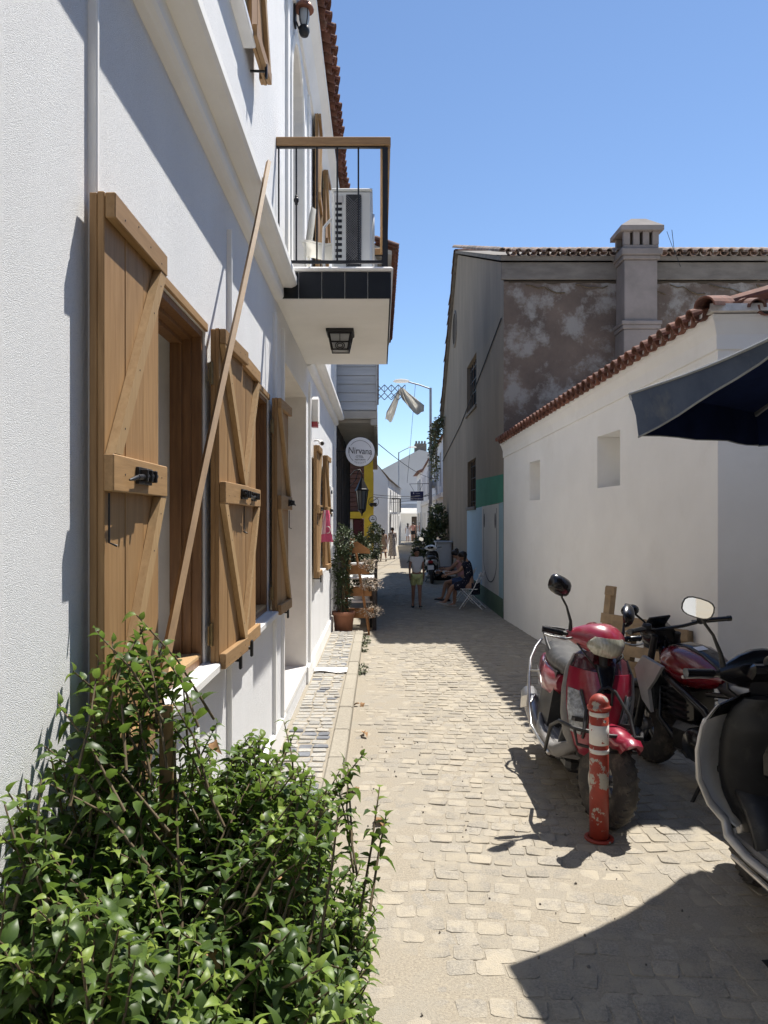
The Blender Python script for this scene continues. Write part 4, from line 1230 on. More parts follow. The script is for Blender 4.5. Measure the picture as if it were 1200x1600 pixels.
    for i in range(17):
        z = .34 + .64 * i / 16
        w, ye = lerp_tab(W, max(.37, z))
        w = w * min(1.0 + (wide - 1) * .2, 1.2)
        k_ = .03 + .05 * math.sin(math.pi * i / 16)
        rings.append([V(u * w, ye - .02 - .09 * (1 - abs(u) ** 3) * (1 if i < 14 else .6), z) for u in us] + [V(u * w * .98, ye + .0 + .02 * (1 - u * u), z) for u in us[::-1]])
    m.rings(rings, 0, True); B(m, 'inner_shield', 'black_plastic')
    m = MB(); m.box(-.085, .085, .295, .345, .62, .86, 0, .03); B(m, 'glove_box', 'gloss_black')
    for sg in (-1, 1):                                # grey side rims running down to the floorboard
        m = MB()
        path = [ap(z, sg * 1.0) + V(sg * .004, -.02, 0) for z in (.96, .86, .74, .60, .48, .40)] + [V(sg * .205, .40, .34), V(sg * .20, .25, .305), V(sg * .195, .0, .30), V(sg * .19, -.25, .315), V(sg * .165, -.42, .36)]
        m.tube(path, [q_ * rim for q_ in (.010, .018, .024, .032, .040, .046, .048, .046, .044, .040, .02)], 8, flat=.75)
        B(m, 'side_rim', trim)
    m = MB(); m.box(-.18, .18, -.24, .43, .305, .345, 0, .012)
    for k in range(5): m.box(-.13 + k * .06, -.10 + k * .06, -.18, .34, .346, .353, 0, .002)
    B(m, 'floorboard', 'grey_plastic')
    m = MB(); m.box(-.13, .13, -.30, .38, .20, .30, 0, .03); m.rings([[V(x, y, z) for x, z in ((-.17, .30), (.17, .30), (.15, .74), (-.15, .74))] for y in (-.16, -.55)], 0, False); B(m, 'under_body', 'black_plastic')
    m = MB(); rings = []                              # belly curve behind the front wheel
    for i in range(9):
        a = rad(95 + 95 * i / 8); r0 = .36
        rings.append([V(sx * .17, .62 + math.cos(a) * r0 * 1.0, .30 + math.sin(a) * r0 * .8) for sx in (-1, -.5, 0, .5, 1)] + [V(sx * .17, .62 + math.cos(a) * (r0 + .03), .30 + math.sin(a) * (r0 + .03) * .8) for sx in (1, .5, 0, -.5, -1)])
    m.rings(rings, 0, True); B(m, 'wheel_arch', 'black_plastic')
    # seat and rear body
    m = MB(); rings = []
    for y, w, z0, z1 in ((.02, .05, .755, .785), (-.02, .10, .74, .815), (-.14, .125, .735, .838), (-.30, .145, .74, .838), (-.46, .155, .745, .862), (-.62, .145, .76, .885), (-.76, .12, .775, .885), (-.84, .06, .80, .865)):
        rings.append([V(w * a, y, z0 + (z1 - z0) * b_) for a, b_ in ((-1, 0), (-1.06, .35), (-.98, .72), (-.7, .95), (0, 1.04), (.7, .95), (.98, .72), (1.06, .35), (1, 0), (0, -.05))])
    m.rings(rings, 0, True); B(m, 'seat', 'seat')
    for sg in (-1, 1):
        m = MB(); rings = []
        for y, w, z0, z1 in ((-.12, .145, .60, .735), (-.24, .168, .54, .74), (-.42, .185, .53, .745), (-.62, .18, .56, .755), (-.80, .145, .64, .775), (-.92, .085, .70, .775)):
            rings.append([V(sg * (w - .05), y, z0), V(sg * w, y, z0 + .03), V(sg * (w + .008), y, (z0 + z1) / 2), V(sg * (w - .01), y, z1 - .02), V(sg * (w - .05), y, z1)])
        m.rings(rings, 0, True); B(m, 'side_cowl', body)
        m = MB(); m.prism([(sg * .196, -.40, .60), (sg * .192, -.60, .63), (sg * .18, -.72, .67), (sg * .192, -.52, .655)], (sg * .004, 0, 0)); B(m, 'cowl_stripe', 'silver')
    m = MB(); m.obox((0, -.95, .70), (.15, .05, .09), Euler((.3, 0, 0)).to_matrix(), 0, .02); B(m, 'tail_lamp', 'lens_red')
    m = MB(); m.obox((0, -.99, .47), (.13, .02, .34), Euler((-.25, 0, 0)).to_matrix(), 0, .006); B(m, 'mud_flap', 'black_plastic')
    m = MB(); m.obox((0, -1.01, .53), (.19, .006, .14), Euler((-.2, 0, 0)).to_matrix(), 0, .002); B(m, 'number_plate', 'paper')
    # grab rack
    m = MB()
    for sg in (-1, 1):
        m.tube([(sg * .13, -.45, .79), (sg * .155, -.60, .87), (sg * .15, -.80, .93), (sg * .11, -.98, .945), (0, -1.02, .945)], .013, 7)
        m.tube([(sg * .06, -.80, .90), (sg * .06, -1.01, .945)], .010, 6)
    for yy in (-.82, -.92): m.tube([(-.14, yy, .935), (.14, yy, .935)], .010, 6)
    B(m, 'grab_rack', 'black_plastic')
    # engine, exhaust
    m = MB(); m.box(-.16, -.06, -.72, -.30, .20, .36, 0, .04); m.lathe([(.001, -.19), (.09, -.19), (.10, -.10), (.10, -.05)], 16, (0, -.62, .262), 0, 'x'); m.tube([(-.08, -.62, .30), (-.10, -.78, .66)], .026, 8); B(m, 'engine', 'steel')
    m = MB(); m.tube([(.10, -.25, .24), (.15, -.42, .23), (.165, -.55, .27), (.17, -.66, .315), (.175, -.94, .40), (.175, -.97, .41)], [.02, .022, .05, .062, .066, .03], 10); B(m, 'exhaust', 'steel')
    m = MB(); m.obox((.232, -.78, .36), (.012, .26, .09), Euler((.29, 0, 0)).to_matrix(), 0, .004); B(m, 'heat_shield', 'chrome')
    # handlebar cowl
    m = MB(); rings = []
    for x, yc, zc, ry, rz_ in ((-.21, .34, 1.085, .022, .022), (-.17, .36, 1.085, .045, .048), (-.11, .40, 1.085, .085, .075), (-.05, .43, 1.085, .108, .092), (0, .435, 1.085, .115, .096), (.05, .43, 1.085, .108, .092), (.11, .40, 1.085, .085, .075), (.17, .36, 1.085, .045, .048), (.21, .34, 1.085, .022, .022)):
        rings.append([V(x, yc + ry * math.cos(2 * math.pi * k / 14) * (1.0 if math.cos(2 * math.pi * k / 14) > 0 else .8), zc + rz_ * math.sin(2 * math.pi * k / 14) + .25 * ry * (-math.cos(2 * math.pi * k / 14))) for k in range(14)])
    m.rings(rings, 0, True); BS(m, 'handlebar_cowl', cowl or body)
    m = MB(); m.rings([[V(.07 * a, .40 + .05 * b_, z) for a, b_ in ((-1, -.6), (1, -.6), (.8, .6), (-.8, .6))] for z in (.93, 1.04)], 0, False); BS(m, 'steering_cover', accent)
    # headlamp patch on the cowl front
    m = MB(); rings = []
    for i in range(7):
        q = i / 6
        a = rad(-44 + 78 * q)
        ww = .135 * (0.50 + .5 * math.sin(math.pi * (.12 + .72 * q)))
        row = []
        for k in range(11):
            x = -ww + 2 * ww * k / 10
            yc = .435 - 3.1 * abs(x) ** 2.0; ry = .121 - .9 * abs(x) ** 1.6; rz_ = .10 - .5 * abs(x) ** 1.6
            row.append(V(x, yc + ry * math.cos(a) + .008, 1.078 + rz_ * math.sin(a) - .25 * ry * math.cos(a)))
        rings.append(row)
    back = [[p - V(0, .02, 0) for p in r_] for r_ in rings]
    m.rings([a + b_[::-1] for a, b_ in zip(rings, back)], 0, True); BS(m, 'headlamp', 'lens')
    m = MB(); m.obox((0, .30, 1.10), (.20, .05, .10), Euler((.9, 0, 0)).to_matrix(), 0, .02); BS(m, 'dashboard', 'gloss_black')
    m = MB(); m.lathe([(.001, 0), (.042, 0), (.046, .006)], 18, (0, 0, 0), 0, 'z', cap=False); m.xf(TRS((0, .275, 1.135), (.9, 0, 0))); BS(m, 'dial', 'chrome')
    for sg in (-1, 1):
        m = MB(); m.tube([(sg * .19, .345, 1.085), (sg * .36, .30, 1.098)], .013, 8); BS(m, 'handlebar', 'black_plastic')
        m = MB(); m.tube([(sg * .235, .335, 1.088), (sg * .24, .333, 1.088), (sg * .36, .30, 1.098), (sg * .365, .298, 1.098)], [.015, .019, .018, .021], 10); BS(m, 'grip', 'gloss_black')
        m = MB(); m.tube([(sg * .19, .375, 1.07), (sg * .25, .385, 1.06), (sg * .34, .35, 1.065), (sg * .37, .335, 1.07)], [.008, .008, .006, .008], 6); BS(m, 'brake_lever', 'chrome')
        mr = part('mirror', t)
        xt = .30 if sg < 0 else .27
        if sg > 0: pth = [(.19, .345, 1.10), (.20, .345, 1.17), (.235, .33, 1.26), (.27, .32, 1.31), (.29, .325, 1.36)]; cc = V(.30, .315, 1.385)
        else: pth = [(-.19, .345, 1.10), (-.20, .345, 1.17), (-.235, .33, 1.26), (-.27, .32, 1.31), (-.29, .325, 1.36)]; cc = V(-.30, .315, 1.385)
        if mirror_turn and sg < 0: cc = V(-.27, .25, 1.235); pth = [(-.19, .345, 1.10), (-.20, .345, 1.13), (-.22, .31, 1.18), (-.25, .27, 1.21)]
        m = MB(); m.tube(pth, [.016, .010, .007, .007, .010][:len(pth)], 7); BS(m, 'mirror_stem', 'black_plastic', mr)
        m = MB(); shp = []
        for k in range(16):
            a = 2 * math.pi * k / 16
            shp.append((.082 * msz * abs(math.cos(a)) ** .7 * (1 if math.cos(a) > 0 else -1), .054 * msz * abs(math.sin(a)) ** .7 * (1 if math.sin(a) > 0 else -1)))
        rot = Euler((0, -sg * .30, sg * .25)).to_matrix()
        if mirror_turn and sg < 0: rot = Euler((.2, .5, .9)).to_matrix()
        rg = [[cc + rot @ V(x * s_, d_, z * s_) for x, z in shp] for d_, s_ in ((.055, .25), (.045, .65), (.022, .93), (0, 1.0), (-.006, .98))]
        m.rings(rg, 0, True); BS(m, 'mirror_shell', 'gloss_black', mr)
        m = MB(); m.poly([cc + rot @ V(x * .90, -.0075, z * .88) for x, z in shp]); BS(m, 'mirror_glass', 'mirror', mr)
    m = MB()
    for sg in (-1, 1): m.tube([(sg * .17, .37, 1.06), (sg * .14, .46, .99), (sg * .06, .46, .92), (0, .45, .88)], .006, 5)
    BS(m, 'cable', 'cable')
    if bars:
        m = MB()
        m.tube([(-.26, .30, .30), (-.27, .42, .50), (-.255, .55, .565), (-.20, .72, .575), (0, .775, .575), (.20, .72, .575), (.255, .55, .565), (.27, .42, .50), (.26, .30, .30)], .012, 7)
        m.tube([(-.20, .72, .575), (-.175, .74, .49), (0, .78, .48), (.175, .74, .49), (.20, .72, .575)], .010, 6)
        m.tube([(-.15, .745, .575), (-.13, .66, .68), (-.045, .60, .80), (0, .59, .82), (.045, .60, .80), (.13, .66, .68), (.15, .745, .575)], .011, 6)
        m.tube([(-.03, .59, .80), (-.028, .62, .72), (.028, .62, .72), (.03, .59, .80)], .010, 6)
        B(m, 'front_guard', 'black_plastic')
    for sg in (-1, 1):
        m = MB()
        m.tube([(sg * .235, .32, .29), (sg * .24, .0, .285), (sg * .25, -.30, .30), (sg * .26, -.42, .42), (sg * .265, -.56, .60), (sg * .25, -.68, .72), (sg * .20, -.80, .80), (sg * .15, -.86, .86)], .012, 7)
        m.tube([(sg * .26, -.42, .42), (sg * .21, -.50, .48)], .010, 6); m.tube([(sg * .262, -.60, .64), (sg * .19, -.55, .66)], .010, 6)
        B(m, 'side_guard', 'chrome')
    m = MB(); m.tube([(-.12, -.05, .26), (-.22, -.02, .06), (-.26, .0, .002)], .012, 6); m.box(-.29, -.23, -.03, .03, -.004, .010, 0, .003); B(m, 'side_stand', 'black_plastic')
    return t
scooter('motor_scooter', 'red motor scooter with a grey seat parked nose-on behind the red bollard', (1.42, 5.54, 0), math.pi - .04, lean=-.14, steer=.34, mirror_turn=1, sc=1.09)
scooter('motor_scooter', 'black and white scooter cut off by the right edge, in the parasol shade', (2.06, 3.33, 0), .06, lean=-.03, steer=-.20, body='white_paint', accent='gloss_black', trim='silver', wide=1.62, bars=False, sc=1.13, cowl='gloss_black', rim=.6, msz=.86)
scooter('motor_scooter', 'small white scooter seen from behind, parked beside the grey cabinet', (1.72, 23.6, 0), -.12, lean=-.05, steer=-.25, body='white_paint', accent='white_paint', trim='white_paint', bars=False, sc=1.0)

# ---------------------------------------------------------------- naked motorcycle
def motorcycle(loc, rz, lean):
    t = thing('motorcycle', 'dark red naked motorcycle with silver shrouds, parked between the scooters and the wall corner', 'motorcycle', loc, 0, None, rot=(0, lean, rz))
    B = lambda mb, nm, m, par=None, kind=None: mb.build(nm, m, par or t, local=True, kind=kind)
    wheel(t, (0, -.68, .31), .31, .14); wheel(t, (0, .70, .30), .30, .115)
    m = MB()
    for sx in (-.10, .10): m.tube([(sx, .70, .30), (sx, .58, .62), (sx, .43, 1.03)], [.03, .028, .024], 8)
    B(m, 'fork', 'black_plastic')
    m = MB(); rings = []
    for k in range(11):
        a = rad(30 + 110 * k / 10); r0 = .335
        rings.append([V(sx * .07, .70 + math.cos(a) * (r0 + o), .30 + math.sin(a) * (r0 + o)) for sx, o in ((-1, -.04), (-.9, .0), (0, .015), (.9, .0), (1, -.04), (0, -.0))])
    m.rings(rings, 0, True); B(m, 'front_fender', 'black_plastic')
    # tank: faceted loft
    m = MB(); rings = []
    for y, w, z0, z1, sh in ((-.20, .095, .80, .845, .6), (-.12, .14, .76, .90, .6), (.0, .175, .74, .955, .62), (.14, .205, .745, .985, .66), (.26, .20, .78, .985, .7), (.36, .13, .84, .955, .7)):
        rings.append([V(-w * .75, y, z0), V(-w, y, z0 + (z1 - z0) * .42), V(-w * .96, y, z0 + (z1 - z0) * .62), V(-w * sh, y, z0 + (z1 - z0) * .93), V(-w * .35, y, z1), V(w * .35, y, z1), V(w * sh, y, z0 + (z1 - z0) * .93), V(w * .96, y, z0 + (z1 - z0) * .62), V(w, y, z0 + (z1 - z0) * .42), V(w * .75, y, z0)])
    m.rings(rings, 0, True); B(m, 'fuel_tank', 'moto_red')
    m = MB(); rings = []
    for y, z in ((-.19, .852), (-.12, .906), (.0, .962), (.14, .992), (.26, .992), (.34, .966)):
        w = .066
        rings.append([V(-w, y, z - .012), V(-w, y, z), V(w, y, z), V(w, y, z - .012)])
    m.rings(rings, 0, True); B(m, 'tank_cover', 'gloss_black')
    m = MB(); m.obox((-.005, .075, .984), (.085, .055, .002), Euler((.27, 0, 0)).to_matrix()); B(m, 'warning_sticker', 'paper')
    for sg in (-1, 1):
        m = MB()
        m.prism([(sg * .21, .20, .86), (sg * .20, .42, .90), (sg * .215, .50, .80), (sg * .21, .44, .58), (sg * .20, .36, .50), (sg * .20, .38, .66), (sg * .205, .30, .74)], (sg * .028, 0, 0)); B(m, 'radiator_shroud', 'silver')
    # seat and tail
    m = MB(); rings = []
    for y, w, z0, z1 in ((-.12, .06, .76, .80), (-.22, .12, .75, .82), (-.42, .15, .75, .815), (-.55, .13, .78, .87), (-.78, .11, .84, .91), (-.92, .06, .87, .91)):
        rings.append([V(w * a, y, z0 + (z1 - z0) * b_) for a, b_ in ((-1, 0), (-1.05, .5), (-.7, .95), (0, 1.05), (.7, .95), (1.05, .5), (1, 0))])
    m.rings(rings, 0, True); B(m, 'seat', 'black_plastic')
    for sg in (-1, 1):
        m = MB(); m.prism([(sg * .11, -.30, .74), (sg * .13, -.55, .76), (sg * .08, -.95, .88), (sg * .09, -.85, .80), (sg * .11, -.50, .64)], (sg * .02, 0, 0)); B(m, 'tail_cowl', 'moto_red')
    m = MB(); m.obox((0, -.97, .86), (.12, .05, .06), None, 0, .015); B(m, 'tail_lamp', 'lens_red')
    m = MB(); m.obox((0, -1.0, .64), (.14, .02, .36), Euler((-.5, 0, 0)).to_matrix(), 0, .006); B(m, 'rear_fender', 'black_plastic')
    # frame and engine
    m = MB()
    for sg in (-1, 1):
        m.tube([(sg * .05, .42, .93), (sg * .17, .25, .78), (sg * .17, -.12, .62), (sg * .13, -.24, .40)], .028, 7)
        m.tube([(sg * .06, .44, .80), (sg * .14, .38, .45), (sg * .14, .10, .25), (sg * .13, -.24, .32)], .022, 7)
        m.tube([(sg * .13, -.20, .42), (sg * .12, -.68, .31)], .03, 7); m.tube([(sg * .12, -.10, .72), (sg * .10, -.80, .82)], .018, 6)
    B(m, 'frame_tube', 'gloss_black')
    m = MB(); m.box(-.17, .17, -.20, .26, .24, .48, 0, .05); m.box(-.12, .12, .08, .34, .46, .72, 0, .03)
    for k in range(5): m.box(-.14, .14, .10, .36, .50 + k * .045, .512 + k * .045)
    m.lathe([(.001, -.20), (.10, -.20), (.12, -.17), (.12, .17), (.10, .20), (.001, .20)], 18, (0, -.02, .36), 0, 'x'); B(m, 'engine', 'gloss_black')
    m = MB(); m.box(-.17, .17, .40, .44, .50, .80, 0, .01); B(m, 'radiator', 'ac_coil')
    m = MB(); m.tube([(.08, .36, .62), (.10, .46, .40), (.12, .30, .20), (.15, -.20, .20), (.18, -.45, .30), (.19, -.82, .44)], [.022, .022, .024, .03, .06, .058], 10); B(m, 'exhaust', 'steel')
    for sg in (-1, 1):
        m = MB(); m.tube([(sg * .16, -.22, .36), (sg * .30, -.22, .36)], .012, 6); m.box(sg * .24, sg * .32, -.24, -.20, .35, .372, 0, .006); B(m, 'foot_peg', 'steel')
        m = MB(); m.prism([(sg * .15, -.28, .36), (sg * .15, -.22, .46), (sg * .15, -.34, .58), (sg * .15, -.38, .54), (sg * .15, -.30, .42)], (sg * .02, 0, 0)); B(m, 'peg_bracket', 'silver')
    # headlight, bars, display
    m = MB(); m.rings([[V(a * w, y, 1.0 + b_ * w * .9) for a, b_ in ((-1, .5), (-.6, 1), (.6, 1), (1, .5), (.7, -.8), (0, -1.1), (-.7, -.8))] for y, w in ((.44, .09), (.52, .12), (.60, .11))], 0, True); B(m, 'headlight', 'gloss_black')
    m = MB(); m.tube([(-.41, .27, 1.12), (-.26, .33, 1.115), (-.12, .40, 1.08), (.12, .40, 1.08), (.26, .33, 1.115), (.41, .27, 1.12)], .013, 8); B(m, 'handlebar', 'gloss_black')
    for sg in (-1, 1):
        m = MB(); m.tube([(sg * .27, .325, 1.115), (sg * .41, .27, 1.12)], [.019, .018], 10); m.tube([(sg * .41, .27, 1.12), (sg * .435, .262, 1.121)], .021, 8); B(m, 'grip', 'gloss_black')
        m = MB(); m.obox((sg * .235, .335, 1.12), (.06, .05, .055), None, 0, .012); B(m, 'switch_block', 'black_plastic')
        m = MB(); m.tube([(sg * .20, .39, 1.11), (sg * .28, .41, 1.10), (sg * .40, .355, 1.105)], [.009, .008, .006], 6); B(m, 'lever', 'steel')
    m = MB(); m.obox((.235, .33, 1.152), (.03, .03, .016), None, 0, .005); B(m, 'kill_switch', 'alarm_red')
    m = MB(); m.tube([(-.20, .36, 1.11), (-.24, .36, 1.16), (-.30, .38, 1.22)], .008, 6); m.ball((-.33, .39, 1.245), (.075, .035, .045), 0, 12, 8); B(m, 'mirror', 'gloss_black')
    dp = MB(); dp.obox((-.05, .46, 1.13), (.19, .02, .10), Euler((.75, 0, 0)).to_matrix(), 0, .008); B(dp, 'display', 'gloss_black')
    dp = MB(); dp.obox((-.05, .4515, 1.1385), (.155, .004, .07), Euler((.75, 0, 0)).to_matrix(), 0, .001); B(dp, 'display_glass', 'screen')
    m = MB(); m.tube([(-.14, -.15, .28), (-.24, -.10, .10), (-.29, -.08, .0)], .013, 6); B(m, 'side_stand', 'black_plastic')
    m = MB()
    for k in range(6):
        a0 = V(R.uniform(-.1, .1), .42, R.uniform(.9, 1.05)); m.tube([a0, a0 + V(R.uniform(-.12, .12), .05, -.15), V(R.uniform(-.12, .12), .2, R.uniform(.55, .75))], .006, 5)
    B(m, 'cable', 'cable', None, 'stuff')
    return t
motorcycle((2.47, 5.38, 0), .30, -.07).scale = (1.07, 1.07, 1.07)

# ---------------------------------------------------------------- bollard
bol = thing('bollard', 'red and white steel bollard with flaking paint in front of the red scooter', 'bollard', (1.372, 4.60, 0))
m = MB(); m.lathe([(.001, .004), (.088, .004), (.09, .008), (.09, .016), (.086, .02), (.066, .02)], 24, (1.372, 4.60, 0), 0, 'z', True, cap=False); m.build('base_plate', 'bollard_red', bol)
def seg(name, z0, z1, r, mt):
    m = MB(); m.lathe([(r - .004, z0), (r, z0 + .002), (r, z1 - .002), (r - .004, z1)], 24, (1.372, 4.60, 0), 0, 'z', True, cap=False); m.build(name, mt, bol)
seg('post', .016, .83, .0585, 'bollard_red')
seg('white_band', .60, .725, .0598, 'bollard_white'); seg('white_band', .545, .575, .0598, 'bollard_white'); seg('white_band', .775, .805, .0598, 'bollard_white')
m = MB(); m.lathe([(.058, .812), (.071, .815), (.073, .835), (.068, .838), (.063, .845)] + [(.063 * math.cos(t), .845 + .068 * math.sin(t)) for t in [math.pi / 2 * k / 8 for k in range(1, 9)]], 24, (1.372, 4.60, 0), 0, 'z', True, cap=False); m.build('cap', 'bollard_red', bol)
m = MB(); m.lathe([(.0, .0), (.010, .0), (.008, .006), (.001, .007)], 10, (0, 0, 0), 0, 'z', cap=False); m.xf(TRS((1.372 + .018, 4.60 - .0565, .752), (math.pi / 2, 0, 0))); m.build('bolt', 'chrome', bol)

# ---------------------------------------------------------------- pallets leaning on the wall
def pallet(label, base, yaw, tilt, broken=False):
    t = thing('wooden_pallet', label, 'pallet', base, 0, 'pallets leaning on the white wall', rot=(tilt, 0, yaw))
    B = lambda mb, nm: mb.build(nm, 'pallet', t, local=True)
    W_, H_ = .80, 1.0
    for i in range(5):
        if broken and i == 3: continue
        z = .01 + i * .222
        m = MB(); m.box(-W_ / 2, W_ / 2, -.022, 0, z, z + .105, 0, .004); B(m, 'slat')
    for i, x in enumerate((-W_ / 2 + .05, 0, W_ / 2 - .05)):
        m = MB(); m.box(x - .045, x + .045, .001, .08, .0, H_ + (.30 if broken and i == 0 else 0), 0, .004); B(m, 'bearer')
    for i in range(3):
        z = .01 + i * .44
        m = MB(); m.box(-W_ / 2, W_ / 2, .081, .10, z, z + .105, 0, .004); B(m, 'back_slat')
    if broken:
        m = MB(); m.box(-W_ / 2 + .02, -W_ / 2 + .16, -.022, -.001, H_ + .20, H_ + .29, 0, .004); B(m, 'slat')
    return t
wy = math.atan2(ua.y, ua.x)
pallet('wooden pallet with one tall stub upright, leaning on the white wall', (2.47, 7.55, .0), math.atan2(-na.x, na.y) + math.pi + .42, -.14, True)
pallet('shorter wooden pallet standing in front of the pallet with the stub upright', (2.46, 6.95, .0), math.atan2(-na.x, na.y) + math.pi + .62, -.16)

# ---------------------------------------------------------------- parasol over the right foreground
def parasol(label, UC, corner):
    um = thing('parasol', label, 'parasol', tuple(UC), 0, 'navy parasols of the terrace')
    Ru = (corner - UC).length; a0 = math.atan2(corner.y - UC.y, corner.x - UC.x)
    hem = 2.73; apex = 3.28
    vz = [V(UC.x + Ru * math.cos(a0 + k * math.pi / 3), UC.y + Ru * math.sin(a0 + k * math.pi / 3), hem + (.0 if k == 0 else .02)) for k in range(6)]
    top_ = UC + V(0, 0, apex)
    def canopy(dz, mname, name):
        mb = MB(); N = 6
        for k in range(6):
            p, q = vz[k], vz[(k + 1) % 6]
            grid = []
            for i in range(N + 1):
                row = []
                for j in range(N + 1):
                    e = p.lerp(q, j / N); sag = -.05 * math.sin(math.pi * j / N) * (i / N)
                    pt = top_.lerp(e, i / N); inn = (top_ - e); inn.z = 0
                    row.append(pt + inn.normalized() * (.05 * math.sin(math.pi * j / N) * i / N) + V(0, 0, dz - .03 * math.sin(math.pi * i / N)))
                grid.append(row)
            vs = [v for r_ in grid for v in r_]
            mb.add(vs, [(i * (N + 1) + j, i * (N + 1) + j + 1, (i + 1) * (N + 1) + j + 1, (i + 1) * (N + 1) + j) for i in range(N) for j in range(N)], 0, True)
        return mb.build(name, mname, um)
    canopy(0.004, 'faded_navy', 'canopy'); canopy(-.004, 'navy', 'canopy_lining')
    for k in range(6):
        p, q = vz[k], vz[(k + 1) % 6]
        out, inn = MB(), MB(); N = 8
        up, lo = [], []
        for j in range(N + 1):
            e = p.lerp(q, j / N); d_ = (UC - e); d_.z = 0; d_.normalize()
            e = e + d_ * (.05 * math.sin(math.pi * j / N))
            drop = .235 + .005 * math.sin(j * 1.9 + k)
            if k == 0: drop = .25 - .30 * j / N + .06 * (j / N) ** 2
            sway = d_ * (.05 + .012 * math.sin(j * 1.3 + k * 2))
            up.append(e + V(0, 0, .004)); lo.append(e + sway + V(0, 0, -drop))
        nrm = [((UC - e).normalized()) for e in up]
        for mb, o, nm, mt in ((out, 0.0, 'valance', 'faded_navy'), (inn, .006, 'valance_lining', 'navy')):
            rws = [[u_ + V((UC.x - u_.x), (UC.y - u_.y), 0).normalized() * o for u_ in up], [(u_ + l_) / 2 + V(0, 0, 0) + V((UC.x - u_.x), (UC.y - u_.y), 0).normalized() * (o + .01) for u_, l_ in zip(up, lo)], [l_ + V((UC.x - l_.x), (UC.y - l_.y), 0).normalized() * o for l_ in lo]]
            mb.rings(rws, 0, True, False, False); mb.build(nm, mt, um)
        m = MB(); m.tube(lo, .006, 5); m.tube(up, .008, 5); m.build('piping', 'piping', um)
        m = MB(); m.bar(top_ + V(0, 0, -.06), p + V(0, 0, -.02), .018, .028); m.build('rib', 'galv', um)
        m = MB(); m.bar(UC + V(0, 0, 2.55), top_.lerp(p, .52) + V(0, 0, -.05), .014, .02); m.build('strut', 'galv', um)
    m = MB(); m.tube([UC, UC + V(0, 0, apex + .08)], .026, 12); m.build('pole', 'galv', um)
    m = MB(); m.lathe([(.27, .0), (.28, .02), (.28, .07), (.25, .10), (.06, .11), (.05, .40), (.04, .40)], 24, UC, 0, 'z', False); m.build('base', 'band', um)
    m = MB(); m.lathe([(.05, 2.5), (.05, 2.58), (.03, 2.6)], 12, UC, 0, 'z'); m.build('runner', 'black_plastic', um)
parasol('navy market parasol with faded blue-grey valance, reaching in from the right', V(2.80, 3.72, 0), V(1.46, 4.30, 0))
parasol('second navy parasol further right, unseen, added to block sky from the white house front', V(5.75, 3.85, 0), V(4.40, 4.40, 0))  # unseen parasol, added to keep sky light off the low house front
# ---------------------------------------------------------------- foliage helpers
def leaf_geo(L=.05, W=.028, fold=.25, droop=.25, tw=0.0):
    """pointed oval leaf: midrib, two side rows, drooping and folded along the rib"""
    ts = (0, .16, .40, .68, .88, 1.0); ws = (0, .74, 1.0, .72, .30, 0)
    mid = [V(tw * L * .12 * math.sin(t * 3.1), L * t, L * (.12 * math.sin(t * 2.6) - droop * t * t)) for t in ts]
    vs = list(mid)
    for sg in (-1, 1):
        for i in range(1, 5):
            vs.append(mid[i] + V(sg * W / 2 * ws[i], -.02 * L, fold * W * .5 * ws[i] * (1 - .35 * ws[i])))
    fs = [(0, 1, 6), (1, 2, 7, 6), (2, 3, 8, 7), (3, 4, 9, 8), (4, 5, 9), (0, 10, 1), (1, 10, 11, 2), (2, 11, 12, 3), (3, 12, 13, 4), (4, 13, 5)]
    return vs, fs
def orient(d, up, roll=0.0):
    y = d.normalized(); x = y.cross(up)
    if x.length < 1e-3: x = y.cross(V(1, 0, 0))
    x.normalize(); z = x.cross(y)
    m = Matrix((x, y, z)).transposed()
    return m @ Matrix.Rotation(roll, 3, 'Y')

# ---------------------------------------------------------------- the big shrub at lower left
br = random.Random(23)
shrub = thing('leafy_shrub', 'large glossy green shrub filling the lower left corner against the white wall', 'shrub', (-.5, 1.9, .11))
leaves = []          # (matrix, tip?, size)
stems = MB()
def ztop(x, y):
    z = 1.22 + .10 * math.sin(x * 9 + y * 5)
    z += .50 * math.exp(-(((x + .74) / .14) ** 2 + ((y - 2.02) / .22) ** 2))
    z += .40 * math.exp(-(((x + .60) / .10) ** 2 + ((y - 2.08) / .10) ** 2))
    z += .12 * math.exp(-(((x + .80) / .10) ** 2 + ((y - 1.55) / .25) ** 2))
    return z
def xmax(y, z):
    return .005 - .09 * (1 + math.sin(z * 13 + y * 3)) - .10 * max(0, y - 2.2)
tips = []
tries = 0
while len(tips) < 1250 and tries < 120000:
    tries += 1
    y = br.uniform(1.22, 2.6); z = br.uniform(.30, 1.75); x = br.uniform(-.82, .05)
    if z > ztop(x, y) or x > xmax(y, z): continue
    d_top = ztop(x, y) - z; d_right = xmax(y, z) - x; d_front = y - 1.24
    dm = min(d_top, d_right, d_front * .8)
    if br.random() > math.exp(-max(0, dm) / .13) + .10: continue
    if z < .55 and br.random() < .45: continue
    tips.append(V(x, y, z))
tips += [V(-.66, 2.06, 1.70), V(-.62, 2.10, 1.64), V(-.70, 2.0, 1.60), V(-.58, 2.12, 1.56), V(-.60, 2.05, 1.62), V(.02, 2.15, 1.14), V(.00, 2.2, 1.20), V(-.30, 2.6, 1.25), V(-.34, 2.62, 1.28), V(-.05, 2.0, .86), V(-.04, 1.9, .70), V(-.02, 1.95, .92)]
